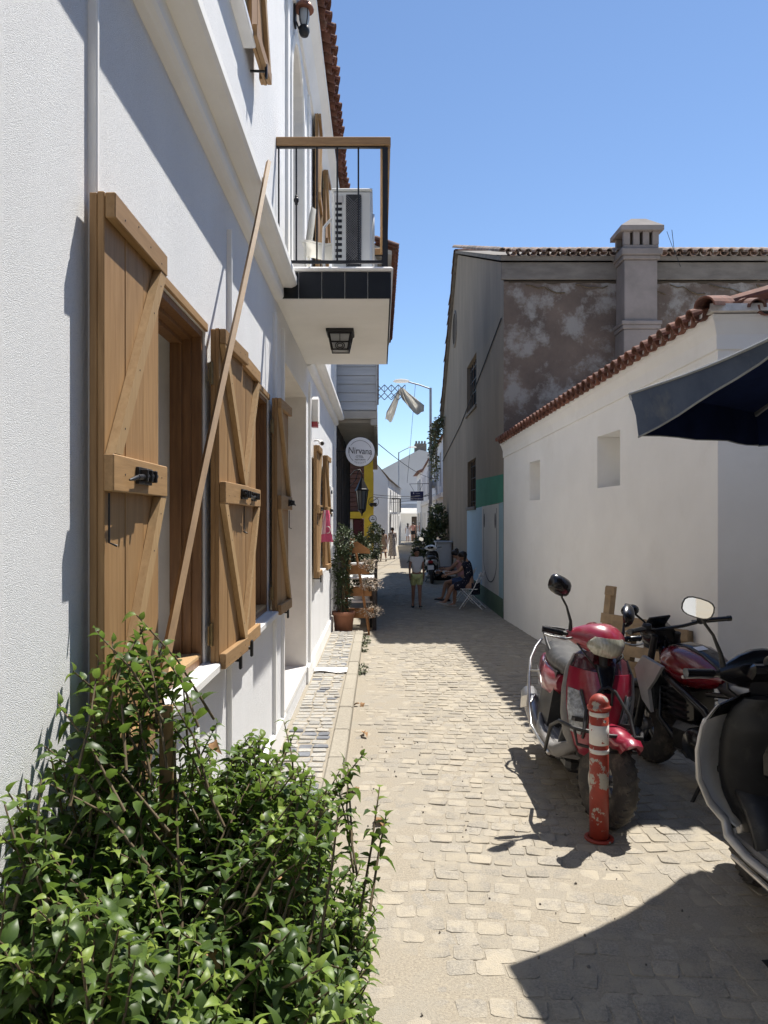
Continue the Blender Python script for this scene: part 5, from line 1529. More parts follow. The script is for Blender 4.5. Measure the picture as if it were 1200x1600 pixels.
for tp in tips:
    root = V(-.60 + br.uniform(-.16, .22), 1.75 + br.uniform(-.45, .45), .15)
    out = V(tp.x - root.x, tp.y - root.y, 0) * .5 + V(br.uniform(-.12, .12), br.uniform(-.12, .12), .14)
    L = br.uniform(.20, .36)
    dirn = (out.normalized() * .75 + V(br.uniform(-.3, .3), br.uniform(-.3, .3), .35)).normalized()
    st = tp - dirn * L + V(0, 0, -.04)
    pth = [st, st.lerp(tp, .5) + V(br.uniform(-.02, .02), br.uniform(-.02, .02), .025), tp]
    stems.tube(pth, [.0042, .0032, .0018], 5, cap=False)
    if br.random() < .08: stems.tube([root, root.lerp(st, .5) + V(0, 0, .12), st], [.007, .005, .004], 5, cap=False)
    young = br.random() < .58
    n = br.randint(13, 19)
    ang = br.uniform(0, 6)
    for i in range(n):
        t = .08 + .92 * (i / (n - 1)) ** .9
        pos = pth[0].lerp(pth[1], t * 2) if t < .5 else pth[1].lerp(pth[2], t * 2 - 1)
        ang += 2.4 + br.uniform(-.3, .3)
        ax = (pth[2] - pth[0]).normalized()
        u = ax.cross(V(0, 0, 1)).normalized(); w_ = u.cross(ax)
        spread = 1.15 if t < .8 else .8
        d = ax * (.35 if t < .8 else .75) + (u * math.cos(ang) + w_ * math.sin(ang)) * spread
        d.z -= .22
        d.normalize()
        tipleaf = t > .80 and young
        s_ = br.uniform(.72, 1.15) * (1.0 if t < .8 else .68)
        upv = V(.25, .25, 1)
        m3 = orient(d, upv, br.uniform(-.5, .5))
        leaves.append((Matrix.Translation(pos) @ m3.to_4x4() @ Matrix.Scale(s_, 4), tipleaf))
variants = [leaf_geo(.048, .031, .5, .25), leaf_geo(.050, .029, .8, .45), leaf_geo(.040, .029, .35, .12), leaf_geo(.055, .031, .6, .62, 1.0)]
def leaf_mesh(v, m):
    b = MB(); b.add(v[0], v[1], 0, True); return b.mesh('leaf', m)
vm = [leaf_mesh(v, 'leaf') for v in variants]; vt = [leaf_mesh(v, 'leaf_tip') for v in variants]
vd = leaf_mesh(variants[3], 'dry_leaf')
def vis(mtx):
    p = mtx.translation
    px = 593 + 1150 * p.x / p.y; py = 812 - 1150 * (p.z - 2) / p.y
    return 0 < px < 1200 and 0 < py < 1600
order = sorted(range(len(leaves)), key=lambda i: (leaves[i][0].translation - V(0, 0, 2)).length + (0 if vis(leaves[i][0]) else 9))
ind = set(order[:270])
fo, ft = MB(), MB()
for i, (mtx, tip) in enumerate(leaves):
    k = br.randrange(4)
    if i in ind:
        inst('leaf', vt[k] if tip else vm[k], shrub, mtx)
    else:
        tgt = ft if tip else fo
        tgt.add([mtx @ v for v in variants[k][0]], variants[k][1], 0, True)
fo.build('foliage', 'leaf_stuff', shrub, kind='stuff'); ft.build('young_foliage', 'leaf_tip_stuff', shrub, kind='stuff')
stems.build('stem', 'stem', shrub, kind='stuff')
yl = [leaves[br.randrange(len(leaves))][0].translation for _ in range(26)]
for (x, y, z) in [(-.52, 1.42, 1.14), (-.50, 1.45, 1.06), (-.70, 1.35, .98)] + [tuple(p) for p in yl]:
    inst('dry_leaf', vd, shrub, TRS((x, y, z), (br.uniform(-1, 1), br.uniform(-1, 1), br.uniform(0, 6)), 1.1))
# pole and stake in the shrub
m = MB()
pa_, pb_ = V(-.74, 1.406, .115), V(-.645, 4.26, 4.07)
pth = [pa_.lerp(pb_, k / 8) + V(.006 * math.sin(k * 1.1), 0, .010 * math.sin(k * .8)) for k in range(9)]
m.tube(pth, [.018, .018, .0178, .0175, .017, .0168, .0165, .016, .0155], 4, smooth=False)
tag(m.build('wooden_pole', 'pole', origin=tuple(pa_)), 'long thin wooden pole leaning from the shrub up against the white wall', 'pole')
m = MB(); m.obox((-.585, 2.02, .80), (.036, .030, 1.38), Euler((0, .0, .2)).to_matrix(), 0, .003)
tag(m.build('wooden_stake', 'pole'), 'short square wooden stake standing in the shrub beside the long pole', 'stake')

# ---------------------------------------------------------------- generic leafy plants
def cluster(mb, c, r, n, s, rnd, dens=.5):
    c = Vector(c); r = Vector(r)
    for _ in range(n):
        d = V(rnd.gauss(0, 1), rnd.gauss(0, 1), rnd.gauss(0, 1)).normalized()
        q = rnd.uniform(dens, 1.0) * (1 + .22 * noise.noise(d * 2.3 + c))
        p = c + V(d.x * r.x, d.y * r.y, d.z * r.z) * q
        dd = (d + V(rnd.uniform(-.8, .8), rnd.uniform(-.8, .8), rnd.uniform(-.5, .4))).normalized()
        m3 = orient(dd, V(rnd.uniform(-.4, .4), rnd.uniform(-.4, .4), 1), rnd.uniform(-.8, .8))
        w = s * rnd.uniform(.6, 1.2)
        mb.add([p + m3 @ v for v in (V(0, 0, 0), V(-w * .32, w * .5, .08 * w), V(0, w * 1.05, -.15 * w), V(w * .32, w * .5, .08 * w))], [(0, 1, 2), (0, 2, 3)])
pr = random.Random(3)
def potted(name, label, loc, pot_r, pot_h, crown, n, s, m='plant_leaf', stemh=None, group=None, pot_m='pot'):
    t = thing(name, label, 'potted plant', loc, 0, group)
    o = V(*loc)
    if pot_r:
        b = MB(); b.lathe([(.001, 0), (pot_r * .74, 0), (pot_r * .95, pot_h * .86), (pot_r * 1.06, pot_h * .87), (pot_r * 1.06, pot_h), (pot_r * .93, pot_h), (pot_r * .9, pot_h * .9), (.001, pot_h * .9)], 18, o, 0, 'z', True, cap=False); b.build('pot', pot_m, t)
    b = MB(); st = MB()
    for (c, r, k) in crown:
        cc = o + V(*c)
        cluster(b, cc, r, int(n * k), s, pr)
        for q in range(3):
            st.tube([o + V(pr.uniform(-.05, .05), pr.uniform(-.05, .05), pot_h * .8), (o + cc) / 2 * 0 + V((o.x + cc.x) / 2, (o.y + cc.y) / 2, (o.z + pot_h + cc.z) / 2), cc + V(pr.uniform(-.5, .5) * r[0], pr.uniform(-.5, .5) * r[1], r[2] * .5)], [.014, .010, .004], 5, cap=False)
    b.build('foliage', m, t, kind='stuff'); st.build('stem', 'stem', t, kind='stuff')
    return t
potted('climbing_plant', 'tall thin climbing plant in a terracotta pot at the end of the raised pavement', (-.62, 12.72, 0.0), .19, .42, [((.0, .05, .75), (.16, .16, .35), .8), ((-.04, .08, 1.2), (.15, .15, .40), 1), ((.0, .1, 1.62), (.17, .17, .30), .8)], 620, .055)
potted('bushy_plant', 'bushy green plant with small leaves behind the orange wooden stand', (-.44, 15.6, 0), .0, .3, [((0, 0, 1.25), (.26, .5, .46), 1.4), ((.06, .3, .85), (.26, .5, .4), .9), ((.02, -.1, 1.45), (.16, .25, .22), .5)], 1500, .055, 'bougain')
potted('bushy_plant', 'dark leafy shrub by the yellow pillar, behind the two walking women', (-.12, 27.5, 0), .0, .3, [((-.1, 0, 1.0), (.32, .5, .6), 1.2), ((-.05, .2, 1.5), (.25, .35, .4), .8)], 1100, .085, 'bougain')
potted('oleander_shrub', 'dark loose shrub beside the grey cabinet on the right', (2.05, 26.8, 0), .0, .3, [((0, 0, 1.3), (.42, .6, .7), 1), ((-.35, .3, 1.0), (.5, .5, .55), 1), ((.1, .1, 2.0), (.35, .4, .5), .7), ((-.5, 0, .6), (.45, .45, .4), .7)], 900, .13, 'plant_leaf')
potted('oleander_shrub', 'smaller dark shrub against the white row house behind the cabinet', (2.45, 31.0, 0), .0, .3, [((0, 0, 1.4), (.4, .6, .7), 1), ((.0, .1, 2.2), (.35, .5, .5), .8)], 700, .13, 'plant_leaf')
t = thing('hanging_vine', 'grey-green vine hanging from the gable end of the stained building', 'vine', (2.50, 29.2, 5.2))
b = MB(); st = MB()
for k in range(22):
    x0 = 2.38 + pr.uniform(-.1, .15); y0 = 28.6 + pr.uniform(-.7, .9); L = pr.uniform(.6, 2.3)
    p0 = V(x0, y0, 5.8 + pr.uniform(-.4, .25)); pts = [p0, p0 + V(-.22, 0, -.15), p0 + V(-.28, pr.uniform(-.1, .1), -L * .6), p0 + V(-.24, pr.uniform(-.1, .1), -L)]
    st.tube(pts, [.012, .01, .007, .004], 4, cap=False)
    for q in range(40):
        tt = pr.random() * 2.999; i = int(tt); p = pts[i].lerp(pts[i + 1], tt - i)
        cluster(b, p, (.05, .05, .05), 1, .13, pr)
b.build('foliage', 'bougain', t, kind='stuff'); st.build('stem', 'stem', t, kind='stuff')

# ---------------------------------------------------------------- orange wooden plant stand
t = thing('plant_stand', 'orange wooden A-shaped plant stand with three trough shelves at the pavement end', 'plant stand', (-.33, 12.9, 0))
for (x, y0, y1) in ((-.20, 12.78, 13.28), (-.62, 12.86, 13.28)):
    for (ya, yb) in ((y0, 13.02), (y1, 13.04)):
        xb = x if x > -.5 else x
        m = MB(); m.bar((xb + (.02 if x > -.5 else 0), ya, .0), (xb - (.26 if x > -.5 else -.12), yb, 1.66), .055, .035, (1, 0, 0), 0, .004); m.build('leg', 'orange_wood', t)
for (z, x0, x1, y) in ((.28, -.66, -.10, 12.86), (.66, -.62, -.14, 12.90), (1.04, -.58, -.18, 12.95)):
    m = MB(); m.box(x0, x1, y, y + .014, z, z + .15, 0, .003); m.build('trough_board', 'orange_wood', t)
    m = MB(); m.box(x0, x1, y + .20, y + .214, z, z + .15, 0, .003); m.build('trough_board', 'orange_wood', t)
    m = MB(); m.box(x0 + .01, x1 - .01, y + .0142, y + .199, z, z + .02); m.build('trough_bottom', 'orange_wood', t)
    m = MB(); m.box(x0 + .012, x1 - .012, y + .016, y + .197, z + .0201, z + .12); m.build('soil', 'soil', t)
m = MB(); m.prism([(-.60, 12.93, 1.42), (-.16, 12.93, 1.40), (-.18, 12.93, 1.48), (-.40, 12.93, 1.62), (-.56, 12.93, 1.50)], (0, .02, 0)); m.build('top_board', 'orange_wood', t)
for i, (x, y, z, r, lb) in enumerate(((-.16, 12.90, 1.22, .17, 'dry pale flowering plant in the top trough of the orange stand'), (-.12, 12.84, .88, .20, 'dry pale flowering plant in the middle trough of the orange stand'), (-.10, 12.80, .42, .20, 'dry pale flowering plant in the lowest trough of the orange stand'))):
    q = thing('trough_plant', lb, 'plant', (x, y, z - .1))
    b = MB(); cluster(b, (x - .04, y, z), (r * 1.15, r * .8, r * .62), 330, .035, pr, .3); b.build('foliage', 'flower' if i < 3 else 'bougain', q, kind='stuff')
    b = MB()
    for k in range(9): b.tube([(x - .05, y + .03, z - .14), (x + pr.uniform(-.16, .12), y + pr.uniform(-.1, .1), z + pr.uniform(-.05, .1))], .004, 4)
    b.build('stem', 'stem', q, kind='stuff')
# white slatted benches with grey buckets behind the stand
t = thing('white_bench', 'low white slatted metal bench with buckets, half hidden behind the orange stand', 'bench', (-.42, 14.0, 0))
for z in (.46, .90):
    for k in range(4):
        m = MB(); m.box(-.72, -.10, 13.62 + k * .16, 13.74 + k * .16, z, z + .03, 0, .004); m.build('slat', 'far_white', t)
for x in (-.66, -.16):
    for y in (13.66, 14.18):
        m = MB(); m.box(x - .02, x + .02, y - .02, y + .02, 0, .899); m.build('leg', 'iron', t)
for i, (x, z, lb) in enumerate(((-.42, .931, 'white bucket on the top slats of the white bench'), (-.40, .491, 'pale bucket on the lower slats of the white bench'), (-.22, .491, 'pale bucket with a dark square mark under the white bench top'))):
    m = MB(); m.lathe([(.001, 0), (.085, 0), (.115, .24), (.12, .24), (.12, .262), (.105, .262), (.10, .20), (.001, .20)], 16, (x, 13.80, z), 0, 'z', True, cap=False)
    tag(m.build('bucket', 'far_white'), lb, 'bucket')
m = MB(); m.box(-.13, -.10, 13.3, 19.5, 0, .75, 0, .004)
for y in (13.3, 15.3, 17.3, 19.4): m.box(-.097, -.055, y, y + .05, 0, 1.05)
tag(m.build('planter_screen', 'dark_plank'), 'low dark planter screen with posts along the plank house', 'planter')

# ---------------------------------------------------------------- things on the white house
t = thing('air_conditioner', 'white outdoor air conditioner standing on the balcony, coil side towards the camera', 'air conditioner', (-.28, 7.9, 4.365))
ax0, ax1, ay0, ay1, az0, az1 = -.47, -.075, 7.25, 8.10, 4.42, 5.24
m = MB(); m.box(ax0, ax1, ay0, ay1, az0, az1, 0, .02); m.build('casing', 'ac_white', t)
m = MB(); m.box(ax0 - .005, ax1 + .005, ay0 - .006, ay1 + .006, az1 + .001, az1 + .025, 0, .008); m.build('lid', 'ac_white', t)
m = MB(); m.box(ax0 + .14, ax0 + .29, ay0 - .012, ay0 - .002, az0 + .06, az1 - .04, 0, .003); m.build('coil', 'ac_coil', t)
m = MB()
cx_, cz0_, cz1_ = (ax0 + .14, ax0 + .29), az0 + .06, az1 - .04
zz = cz0_ - .13
while zz < cz1_:
    for sg in (1, -1):
        za, zb = (zz, zz + .15) if sg > 0 else (zz + .15, zz)
        def cl(xx, z_):
            return (xx, ay0 - .0165, min(max(z_, cz0_), cz1_))
        if cz0_ <= za <= cz1_ and cz0_ <= zb <= cz1_: m.tube([cl(cx_[0], za), cl(cx_[1], zb)], .002, 4)
    zz += .024
m.build('coil_mesh', 'steel', t, kind='stuff')
for k in range(11):
    m = MB(); zc = az0 + .10 + k * .058; m.box(ax0 + .035, ax0 + .10, ay0 - .008, ay0 - .002, zc, zc + .030, 0, .002); m.build('vent_slot', 'gloss_black', t)
m = MB(); m.box(ax0 + .035, ax0 + .11, ay0 - .01, ay0 - .002, az1 - .12, az1 - .05, 0, .004); m.build('handle_recess', 'far_grey', t)
m = MB(); m.lathe([(.25, 0), (.31, 0), (.31, .02), (.25, .02)], 28, (ax1 + .003, 7.62, 4.83), 0, 'x', True, cap=False)
for k in range(7): m.lathe([(.03 + k * .033, .006), (.038 + k * .033, .006), (.038 + k * .033, .014), (.03 + k * .033, .014)], 28, (ax1 + .003, 7.62, 4.83), 0, 'x', True, cap=False)
m.build('fan_guard', 'far_white', t)
for y in (7.38, 7.92):
    m = MB(); m.box(ax0, ax1, y, y + .07, 4.366, 4.419, 0, .006); m.build('foot', 'ac_white', t)
m = MB(); m.tube([(-.53, 7.3, 4.38), (-.56, 7.3, 4.6), (-.55, 7.3, 4.9), (-.48, 7.34, 5.0)], .015, 7); m.build('pipe', 'far_white', t)
t.location = (-.2414, 6.812, 4.039); t.scale = (.8623, .8623, .8623)
t = thing('plastic_chair', 'white plastic chair on the balcony beside the air conditioner', 'chair', (-.68, 7.55, 4.365))
m = MB(); m.rings([[V(-.78 + .42 * k / 5, y, 4.78 + .02 * math.cos(k)) for k in range(6)] + [V(-.78 + .42 * k / 5, y, 4.755 + .02 * math.cos(k)) for k in range(5, -1, -1)] for y in (7.35, 7.78)], 0, True); m.build('seat', 'cloth_white', t)
m = MB(); rg = []
for k in range(7):
    z = 4.78 + .38 * k / 6; xo = -.745 - .0 * k + .06 * (1 - math.cos(k / 6 * 2.2)); ww = .215 * (1 if k < 4 else 1 - .12 * (k - 3))
    rg.append([V(-.74 + .05 * k / 6, 7.565 - ww, z), V(-.70 + .05 * k / 6, 7.565, z + (.03 if k > 4 else 0)), V(-.74 + .05 * k / 6, 7.565 + ww, z), V(-.715 + .05 * k / 6, 7.565, z - .0)])
m.rings(rg, 0, True); m.build('backrest', 'cloth_white', t)
for x in (-.75, -.40):
    for y in (7.37, 7.76):
        m = MB(); m.tube([(x, y, 4.366), (x * .995, y, 4.77)], [.02, .016], 6); m.build('leg', 'cloth_white', t)
t.location = (-.586, 6.51, 4.039); t.scale = (.8623, .8623, .8623)
# square lantern under the balcony
def lantern():
    t = thing('soffit_lantern', 'black tapered square lantern fixed under the balcony', 'lantern', (-.43, 8.10, 3.84))
    cx, cy, zt_ = -.43, 8.10, 4.07
    m = MB(); m.box(cx - .15, cx + .15, cy - .15, cy + .15, zt_ - .035, zt_ + .004, 0, .008); m.build('top_plate', 'iron', t)
    m = MB(); m.rings([[V(cx + a * w, cy + b_ * w, z) for a, b_ in ((-1, -1), (1, -1), (1, 1), (-1, 1))] for w, z in ((.118, zt_ - .04), (.082, zt_ - .215))], 0, False); m.build('glass', 'lamp_glass', t)
    m = MB()
    for a, b_ in ((-1, -1), (1, -1), (1, 1), (-1, 1)):
        m.bar((cx + a * .124, cy + b_ * .124, zt_ - .03), (cx + a * .086, cy + b_ * .086, zt_ - .22), .018, .018)
    for w, z in ((.122, zt_ - .045), (.104, zt_ - .135), (.087, zt_ - .215)):
        for k in range(4):
            p = [(-1, -1), (1, -1), (1, 1), (-1, 1)][k]; q = [(-1, -1), (1, -1), (1, 1), (-1, 1)][(k + 1) % 4]
            m.bar((cx + p[0] * w, cy + p[1] * w, z), (cx + q[0] * w, cy + q[1] * w, z), .014, .014)
    for k in range(4):
        p = [(0, -1), (1, 0), (0, 1), (-1, 0)][k]; m.bar((cx + p[0] * .122, cy + p[1] * .122, zt_ - .045), (cx + p[0] * .105, cy + p[1] * .105, zt_ - .13), .008, .008)
    m.build('cage', 'iron', t)
    m = MB()
    for w in (.03, .05):
        m.tube([(cx + w * math.cos(a), cy - .098, zt_ - .175 + w * .75 * math.sin(a)) for a in [2 * math.pi * k / 12 for k in range(12)]], .005, 5, loop=True)
    m.build('scroll', 'iron', t)
    t.location = (-.371, 6.985, 3.587); t.scale = (.8623, .8623, .8623)
lantern()
t = thing('wall_lantern', 'black wall lantern with a copper hood above the arched balcony door', 'lantern', (WX, 7.22, 6.6))
m = MB(); m.box(WX + .0005, WX + .03, 7.14, 7.30, 6.66, 7.02, 0, .01); m.build('back_plate', 'iron', t)
m = MB(); m.lathe([(.001, 6.52), (.055, 6.53), (.075, 6.58), (.07, 6.64), (.045, 6.66)], 14, (WX + .14, 7.22, 0), 0, 'z'); m.tube([(WX + .03, 7.22, 6.72), (WX + .07, 7.22, 6.62), (WX + .10, 7.22, 6.60)], .012, 6); m.build('lower_cup', 'iron', t)
m = MB(); m.lathe([(.045, 6.661), (.07, 6.74), (.075, 6.84), (.06, 6.90)], 14, (WX + .14, 7.22, 0), 0, 'z'); m.build('glass', 'lamp_glass', t)
m = MB(); m.lathe([(.13, 6.87), (.135, 6.885), (.10, 6.95), (.04, 7.0), (.001, 7.01)], 16, (WX + .14, 7.22, 0), 0, 'z'); m.tube([(WX + .14, 7.22, 7.0), (WX + .08, 7.22, 7.05), (WX + .02, 7.22, 7.0)], .012, 6); m.build('hood', 'copper', t)
m = MB()
for a in range(4): m.tube([(WX + .14 + .05 * math.cos(a * 1.57 + .78), 7.22 + .05 * math.sin(a * 1.57 + .78), 6.66), (WX + .14 + .078 * math.cos(a * 1.57 + .78), 7.22 + .078 * math.sin(a * 1.57 + .78), 6.78), (WX + .14 + .07 * math.cos(a * 1.57 + .78), 7.22 + .07 * math.sin(a * 1.57 + .78), 6.89)], .007, 5)
m.build('cage', 'iron', t)
t.scale = (.72, .72, .72); t.location.z = 6.80
t = thing('alarm_box', 'white alarm siren box with a dark red lamp on the white wall', 'alarm box', (WX, 8.95, 3.1))
m = MB(); m.prism([(WX + .018, 8.83, 3.18), (WX + .018, 9.05, 3.18), (WX + .018, 9.07, 3.24), (WX + .018, 9.07, 3.44), (WX + .018, 9.02, 3.48), (WX + .018, 8.86, 3.48), (WX + .018, 8.81, 3.44), (WX + .018, 8.81, 3.24)], (.085, 0, 0)); m.build('casing', 'far_white', t)
m = MB(); m.prism([(WX + .02, 8.84, 3.18), (WX + .02, 9.04, 3.18), (WX + .02, 9.0, 3.12), (WX + .02, 8.88, 3.12)], (.07, 0, 0)); m.build('lamp', 'alarm_red', t)
t = thing('security_camera', 'small white dome camera on the wall above the far shutters', 'camera', (WX, 9.45, 2.98))
m = MB(); m.tube([(WX, 9.45, 3.02), (WX + .05, 9.45, 3.02), (WX + .09, 9.42, 2.99)], .014, 6); m.tube([(WX + .08, 9.50, 3.0), (WX + .11, 9.36, 2.97)], .03, 10); m.build('body', 'far_white', t)
m = MB(); m.tube([(WX + .11, 9.359, 2.97), (WX + .115, 9.33, 2.964)], .022, 10); m.build('lens', 'gloss_black', t)
# pink cloth hanging on the far shutter
t = thing('pink_cloth', 'pink and white printed cloth hanging from the bolt of the far shutter', 'cloth', (-.70, 9.95, 1.6))
m = MB(); rg = []
for i in range(9):
    q = i / 8; z = 2.13 - .42 * q; w = .04 + .11 * q ** .8
    rg.append([V(-.765 + w * .55 * math.sin(math.pi * (k / 8 - .5)) + .06 + .018 * math.sin(k * 2.1 + i * .3), 9.70 + (.10 + w * 1.3) * (k / 8 - .5) + .01 * math.sin(k * 3), z - .02 * abs(k / 8 - .5)) for k in range(9)])
m.rings(rg, 0, True, False, False); m.build('fold', 'pink', t)
m = MB(); m.rings([[p + V(.004, -.006, 0) for p in r_[: max(2, 7 - i)]] for i, r_ in enumerate([r_[:7] for r_ in rg[:7]])] and [[p + V(.004, -.007, 0) for p in r_[:4]] for r_ in rg[:7]], 0, True, False, False); m.build('white_fold', 'cloth_white', t)
m = MB()
c_ = rg[5][5] + V(.006, -.012, 0)
m.tube([c_ + V(.035 * math.cos(a), -.006, .045 * math.sin(a)) for a in [2 * math.pi * k / 12 for k in range(12)]], .006, 5, loop=True); m.build('printed_ring', 'cloth_white', t)
# narrow glazed notice case and junction box near the end of the house
t = thing('wall_cabinet', 'narrow white meter case with black catches on the end of the white house', 'meter case', (WX, 12.3, 1.6))
m = MB(); m.box(WX + .0, WX + .05, 12.0, 12.55, 1.55, 2.55, 0, .006); m.build('case', 'far_white', t)
for z in (1.7, 2.05, 2.42):
    m = MB(); m.box(WX + .051, WX + .07, 12.02, 12.06, z, z + .06, 0, .003); m.build('catch', 'iron', t)
t = thing('pipe_cover', 'grey pipe and black cable running up the end of the white house', 'pipe', (WX, 13.2, .3))
m = MB(); m.box(WX + .018, WX + .075, 13.0, 13.2, .32, 1.32, 0, .006); m.build('cover', 'steel', t)
m = MB(); m.tube([(WX + .05, 13.0, 1.62), (WX + .07, 13.05, 1.55), (WX + .05, 13.1, 1.33)], .014, 6); m.build('cable', 'cable', t)
m = MB(); m.tube([(WX + .06, 12.9, .12), (WX + .06, 12.9, .42), (WX + .10, 12.88, .44)], .018, 6); m.box(WX + .07, WX + .11, 12.82, 12.93, .40, .48, 0, .008); m.build('tap', 'steel', t)

# ---------------------------------------------------------------- round hotel sign
t = thing('round_sign', 'round white hotel sign reading Nirvana on a bracket at the house corner', 'sign', (-.365, 13.9, 3.0))
sc_ = V(-.365, 13.90, 3.28)
m = MB(); m.lathe([(.001, -.03), (.268, -.03), (.274, -.024), (.274, .024), (.268, .03), (.001, .03)], 40, sc_, 0, 'y', False, cap=False); m.build('disc', 'sign_white', t)
m = MB(); m.lathe([(.276, -.022), (.281, -.022), (.281, .022), (.276, .022)], 40, sc_, 0, 'y', True, cap=False); m.build('rim', 'iron', t)
FM = lambda dx, dz, rz=0.0, dy=-.0335: Matrix.Translation(sc_ + V(dx, dy, dz)) @ Matrix.Rotation(math.pi / 2, 4, 'X') @ Matrix.Rotation(rz, 4, 'Z')
text('Nirvana', .158, FM(-.0, .012, -.05) @ Matrix.Diagonal((.90, 1.12, 1, 1)), 'lettering', t, 'ink')
text('OTEL', .062, FM(-.01, -.095), 'lettering', t, 'ink', .001)
text('RESTORAN', .040, FM(.0, -.150), 'lettering', t, 'ink', .001)
for k, chh in enumerate('UZECAFE'):
    a = -math.pi / 2 + (k - 3) * .155
    text(chh, .032, FM(.213 * math.cos(a), .213 * math.sin(a), a + math.pi / 2), 'lettering', t, 'ink', .001)
for a0_, a1_ in ((20, 145), (190, 232), (-50, -12)):
    m = MB(); m.tube([sc_ + V(.212 * math.cos(rad(a)), -.0318, .212 * math.sin(rad(a))) for a in [a0_ + (a1_ - a0_) * k / 16 for k in range(17)]], .0035, 5); m.build('printed_arc', 'ink', t)
m = MB(); m.tube([(WX - .0, 13.85, 3.285), (-.64, 13.9, 3.285)], .010, 6); m.tube([(WX, 13.85, 3.06), (-.62, 13.9, 3.22)], .006, 5); m.box(WX + .0165, WX + .03, 13.8, 13.9, 3.0, 3.34); m.build('bracket', 'iron', t)

# dark hanging wrought lantern and shop things below the sign
t = thing('hanging_lantern', 'large old glass lantern hanging on the plank house under the round sign', 'lantern', (-.52, 21.0, 2.2))
m = MB(); m.lathe([(.02, 3.05), (.19, 2.86), (.20, 2.82), (.03, 3.18), (.01, 3.3)], 8, (-.50, 20.9, 0), 0, 'z', False, cap=False); m.lathe([(.10, 2.30), (.12, 2.27), (.03, 2.18), (.01, 2.1)], 8, (-.50, 20.9, 0), 0, 'z', False, cap=False); m.build('metal_cap', 'iron', t)
m = MB(); m.lathe([(.17, 2.83), (.10, 2.30)], 8, (-.50, 20.9, 0), 0, 'z', False); m.build('glass', 'lamp_glass', t)
m = MB()
for k in range(8):
    a = 2 * math.pi * k / 8; m.tube([(-.50 + .175 * math.cos(a), 20.9 + .175 * math.sin(a), 2.84), (-.50 + .105 * math.cos(a), 20.9 + .105 * math.sin(a), 2.29)], .012, 5)
m.tube([(-.50, 20.9, 3.28), (-.56, 20.9, 3.42), (-.70, 20.9, 3.40), (-.86, 20.7, 3.2)], .018, 6); m.tube([(-.86, 20.7, 2.9), (-.68, 20.9, 3.12), (-.60, 20.9, 3.38)], .012, 6)
m.build('frame', 'iron', t)
for i, (x, z, r, nm, lb, tx) in enumerate(((-.24, 3.06 - .35, .20, 'wire_sign', 'round wire-frame shop sign on the yellow pillar, upper of two', ''), (-.27, 2.03, .145, 'round_shop_sign', 'small round white shop sign on the yellow pillar, lower of two', 'b'))):
    t = thing(nm, lb, 'sign', (x, 29.5, z - r))
    c = V(x, 29.45, z)
    if i:
        m = MB(); m.lathe([(.001, -.02), (r, -.02), (r, .02), (.001, .02)], 24, c, 0, 'y', False, cap=False); m.build('disc', 'sign_white', t)
        m = MB(); m.tube([c + V(r * math.cos(a), -.021, r * math.sin(a)) for a in [2 * math.pi * k / 24 for k in range(24)]], .012, 5, loop=True); m.build('rim', 'iron', t)
        m = MB(); m.bar(c + V(-.07, -.024, -.02), c + V(.07, -.024, -.02), .004, .035); m.ball(c + V(0, -.024, .05), (.02, .003, .025), 0, 8, 5); m.build('printed_mark', 'ink', t)
    else:
        m = MB(); m.tube([c + V(r * math.cos(a), 0, r * math.sin(a)) for a in [2 * math.pi * k / 24 for k in range(24)]], .010, 5, loop=True)
        m.tube([c + V(-.2, 0, -.05), c + V(.22, 0, .2)], .008, 5); m.tube([c + V(-.05, 0, .0), c + V(.12, 0, .12)], .007, 5); m.build('ring', 'iron', t)
        m = MB(); m.box(x - .13, x + .13, 29.44, 29.46, z - .17, z - .03, 0, .004); m.ball(c + V(-.12, 0, -.1), (.05, .02, .06), 0, 8, 5); m.build('cut_out', 'gloss_black', t)
    m = MB(); m.tube([c + V(-r, 0, 0), V(-.45, 29.69, z)], .012, 5); m.build('bracket', 'iron', t)

# scissor arm with white cloths between the houses
t = thing('scissor_arm', 'grey folding scissor arm reaching out from the boarded overhang', 'scissor arm', (.2, 18, 4.9))
m = MB(); Yc = 18.0; x0_ = -.05; nl = 4; wl = .17; zt0, zt1 = 5.30, 4.93
for k in range(nl):
    xa = x0_ + k * wl; xb = xa + wl
    for (za, zb) in ((zt0, zt0 - .18), (zt0 - .18, zt0), (zt1 + .17, zt1), (zt1, zt1 + .17)):
        m.bar((xa, Yc, za), (xb, Yc + .004, zb), .018, .014, (0, 1, 0))
    m.bar((xb, Yc, zt0), (xb, Yc, zt1 + .17), .010, .010, (0, 1, 0))
m.bar((x0_ + nl * wl, Yc, zt0), (x0_ + nl * wl - .34, Yc - .012, zt1 + .05), .02, .014, (0, 1, 0))
m.build('lattice', 'galv', t)
def cloth(label, path, wids, off):
    m = MB(); rg = []
    for i, (p, w) in enumerate(zip(path, wids)):
        rg.append([V(*p) + V(w * (k / 10 - .5), .05 * math.sin(k * 1.6 + i * .7 + off) * min(1, w * 4), .18 * w * math.sin(k * .6 + off) - .25 * w * (k / 10 - .5)) for k in range(11)])
    fr = rg; bk = [[p + V(0, .006, 0) for p in r_][::-1] for r_ in rg]
    m.rings([a + b_ for a, b_ in zip(fr, bk)], 0, True)
    return tag(m.build('white_cloth', 'cloth_white'), label, 'cloth')
cloth('narrow white cloth hanging down-left from the scissor arm', [(.50, Yc, 5.18), (.44, Yc, 5.02), (.36, Yc, 4.82), (.27, Yc, 4.6), (.22, Yc, 4.42)], [.06, .10, .15, .20, .16], .3)
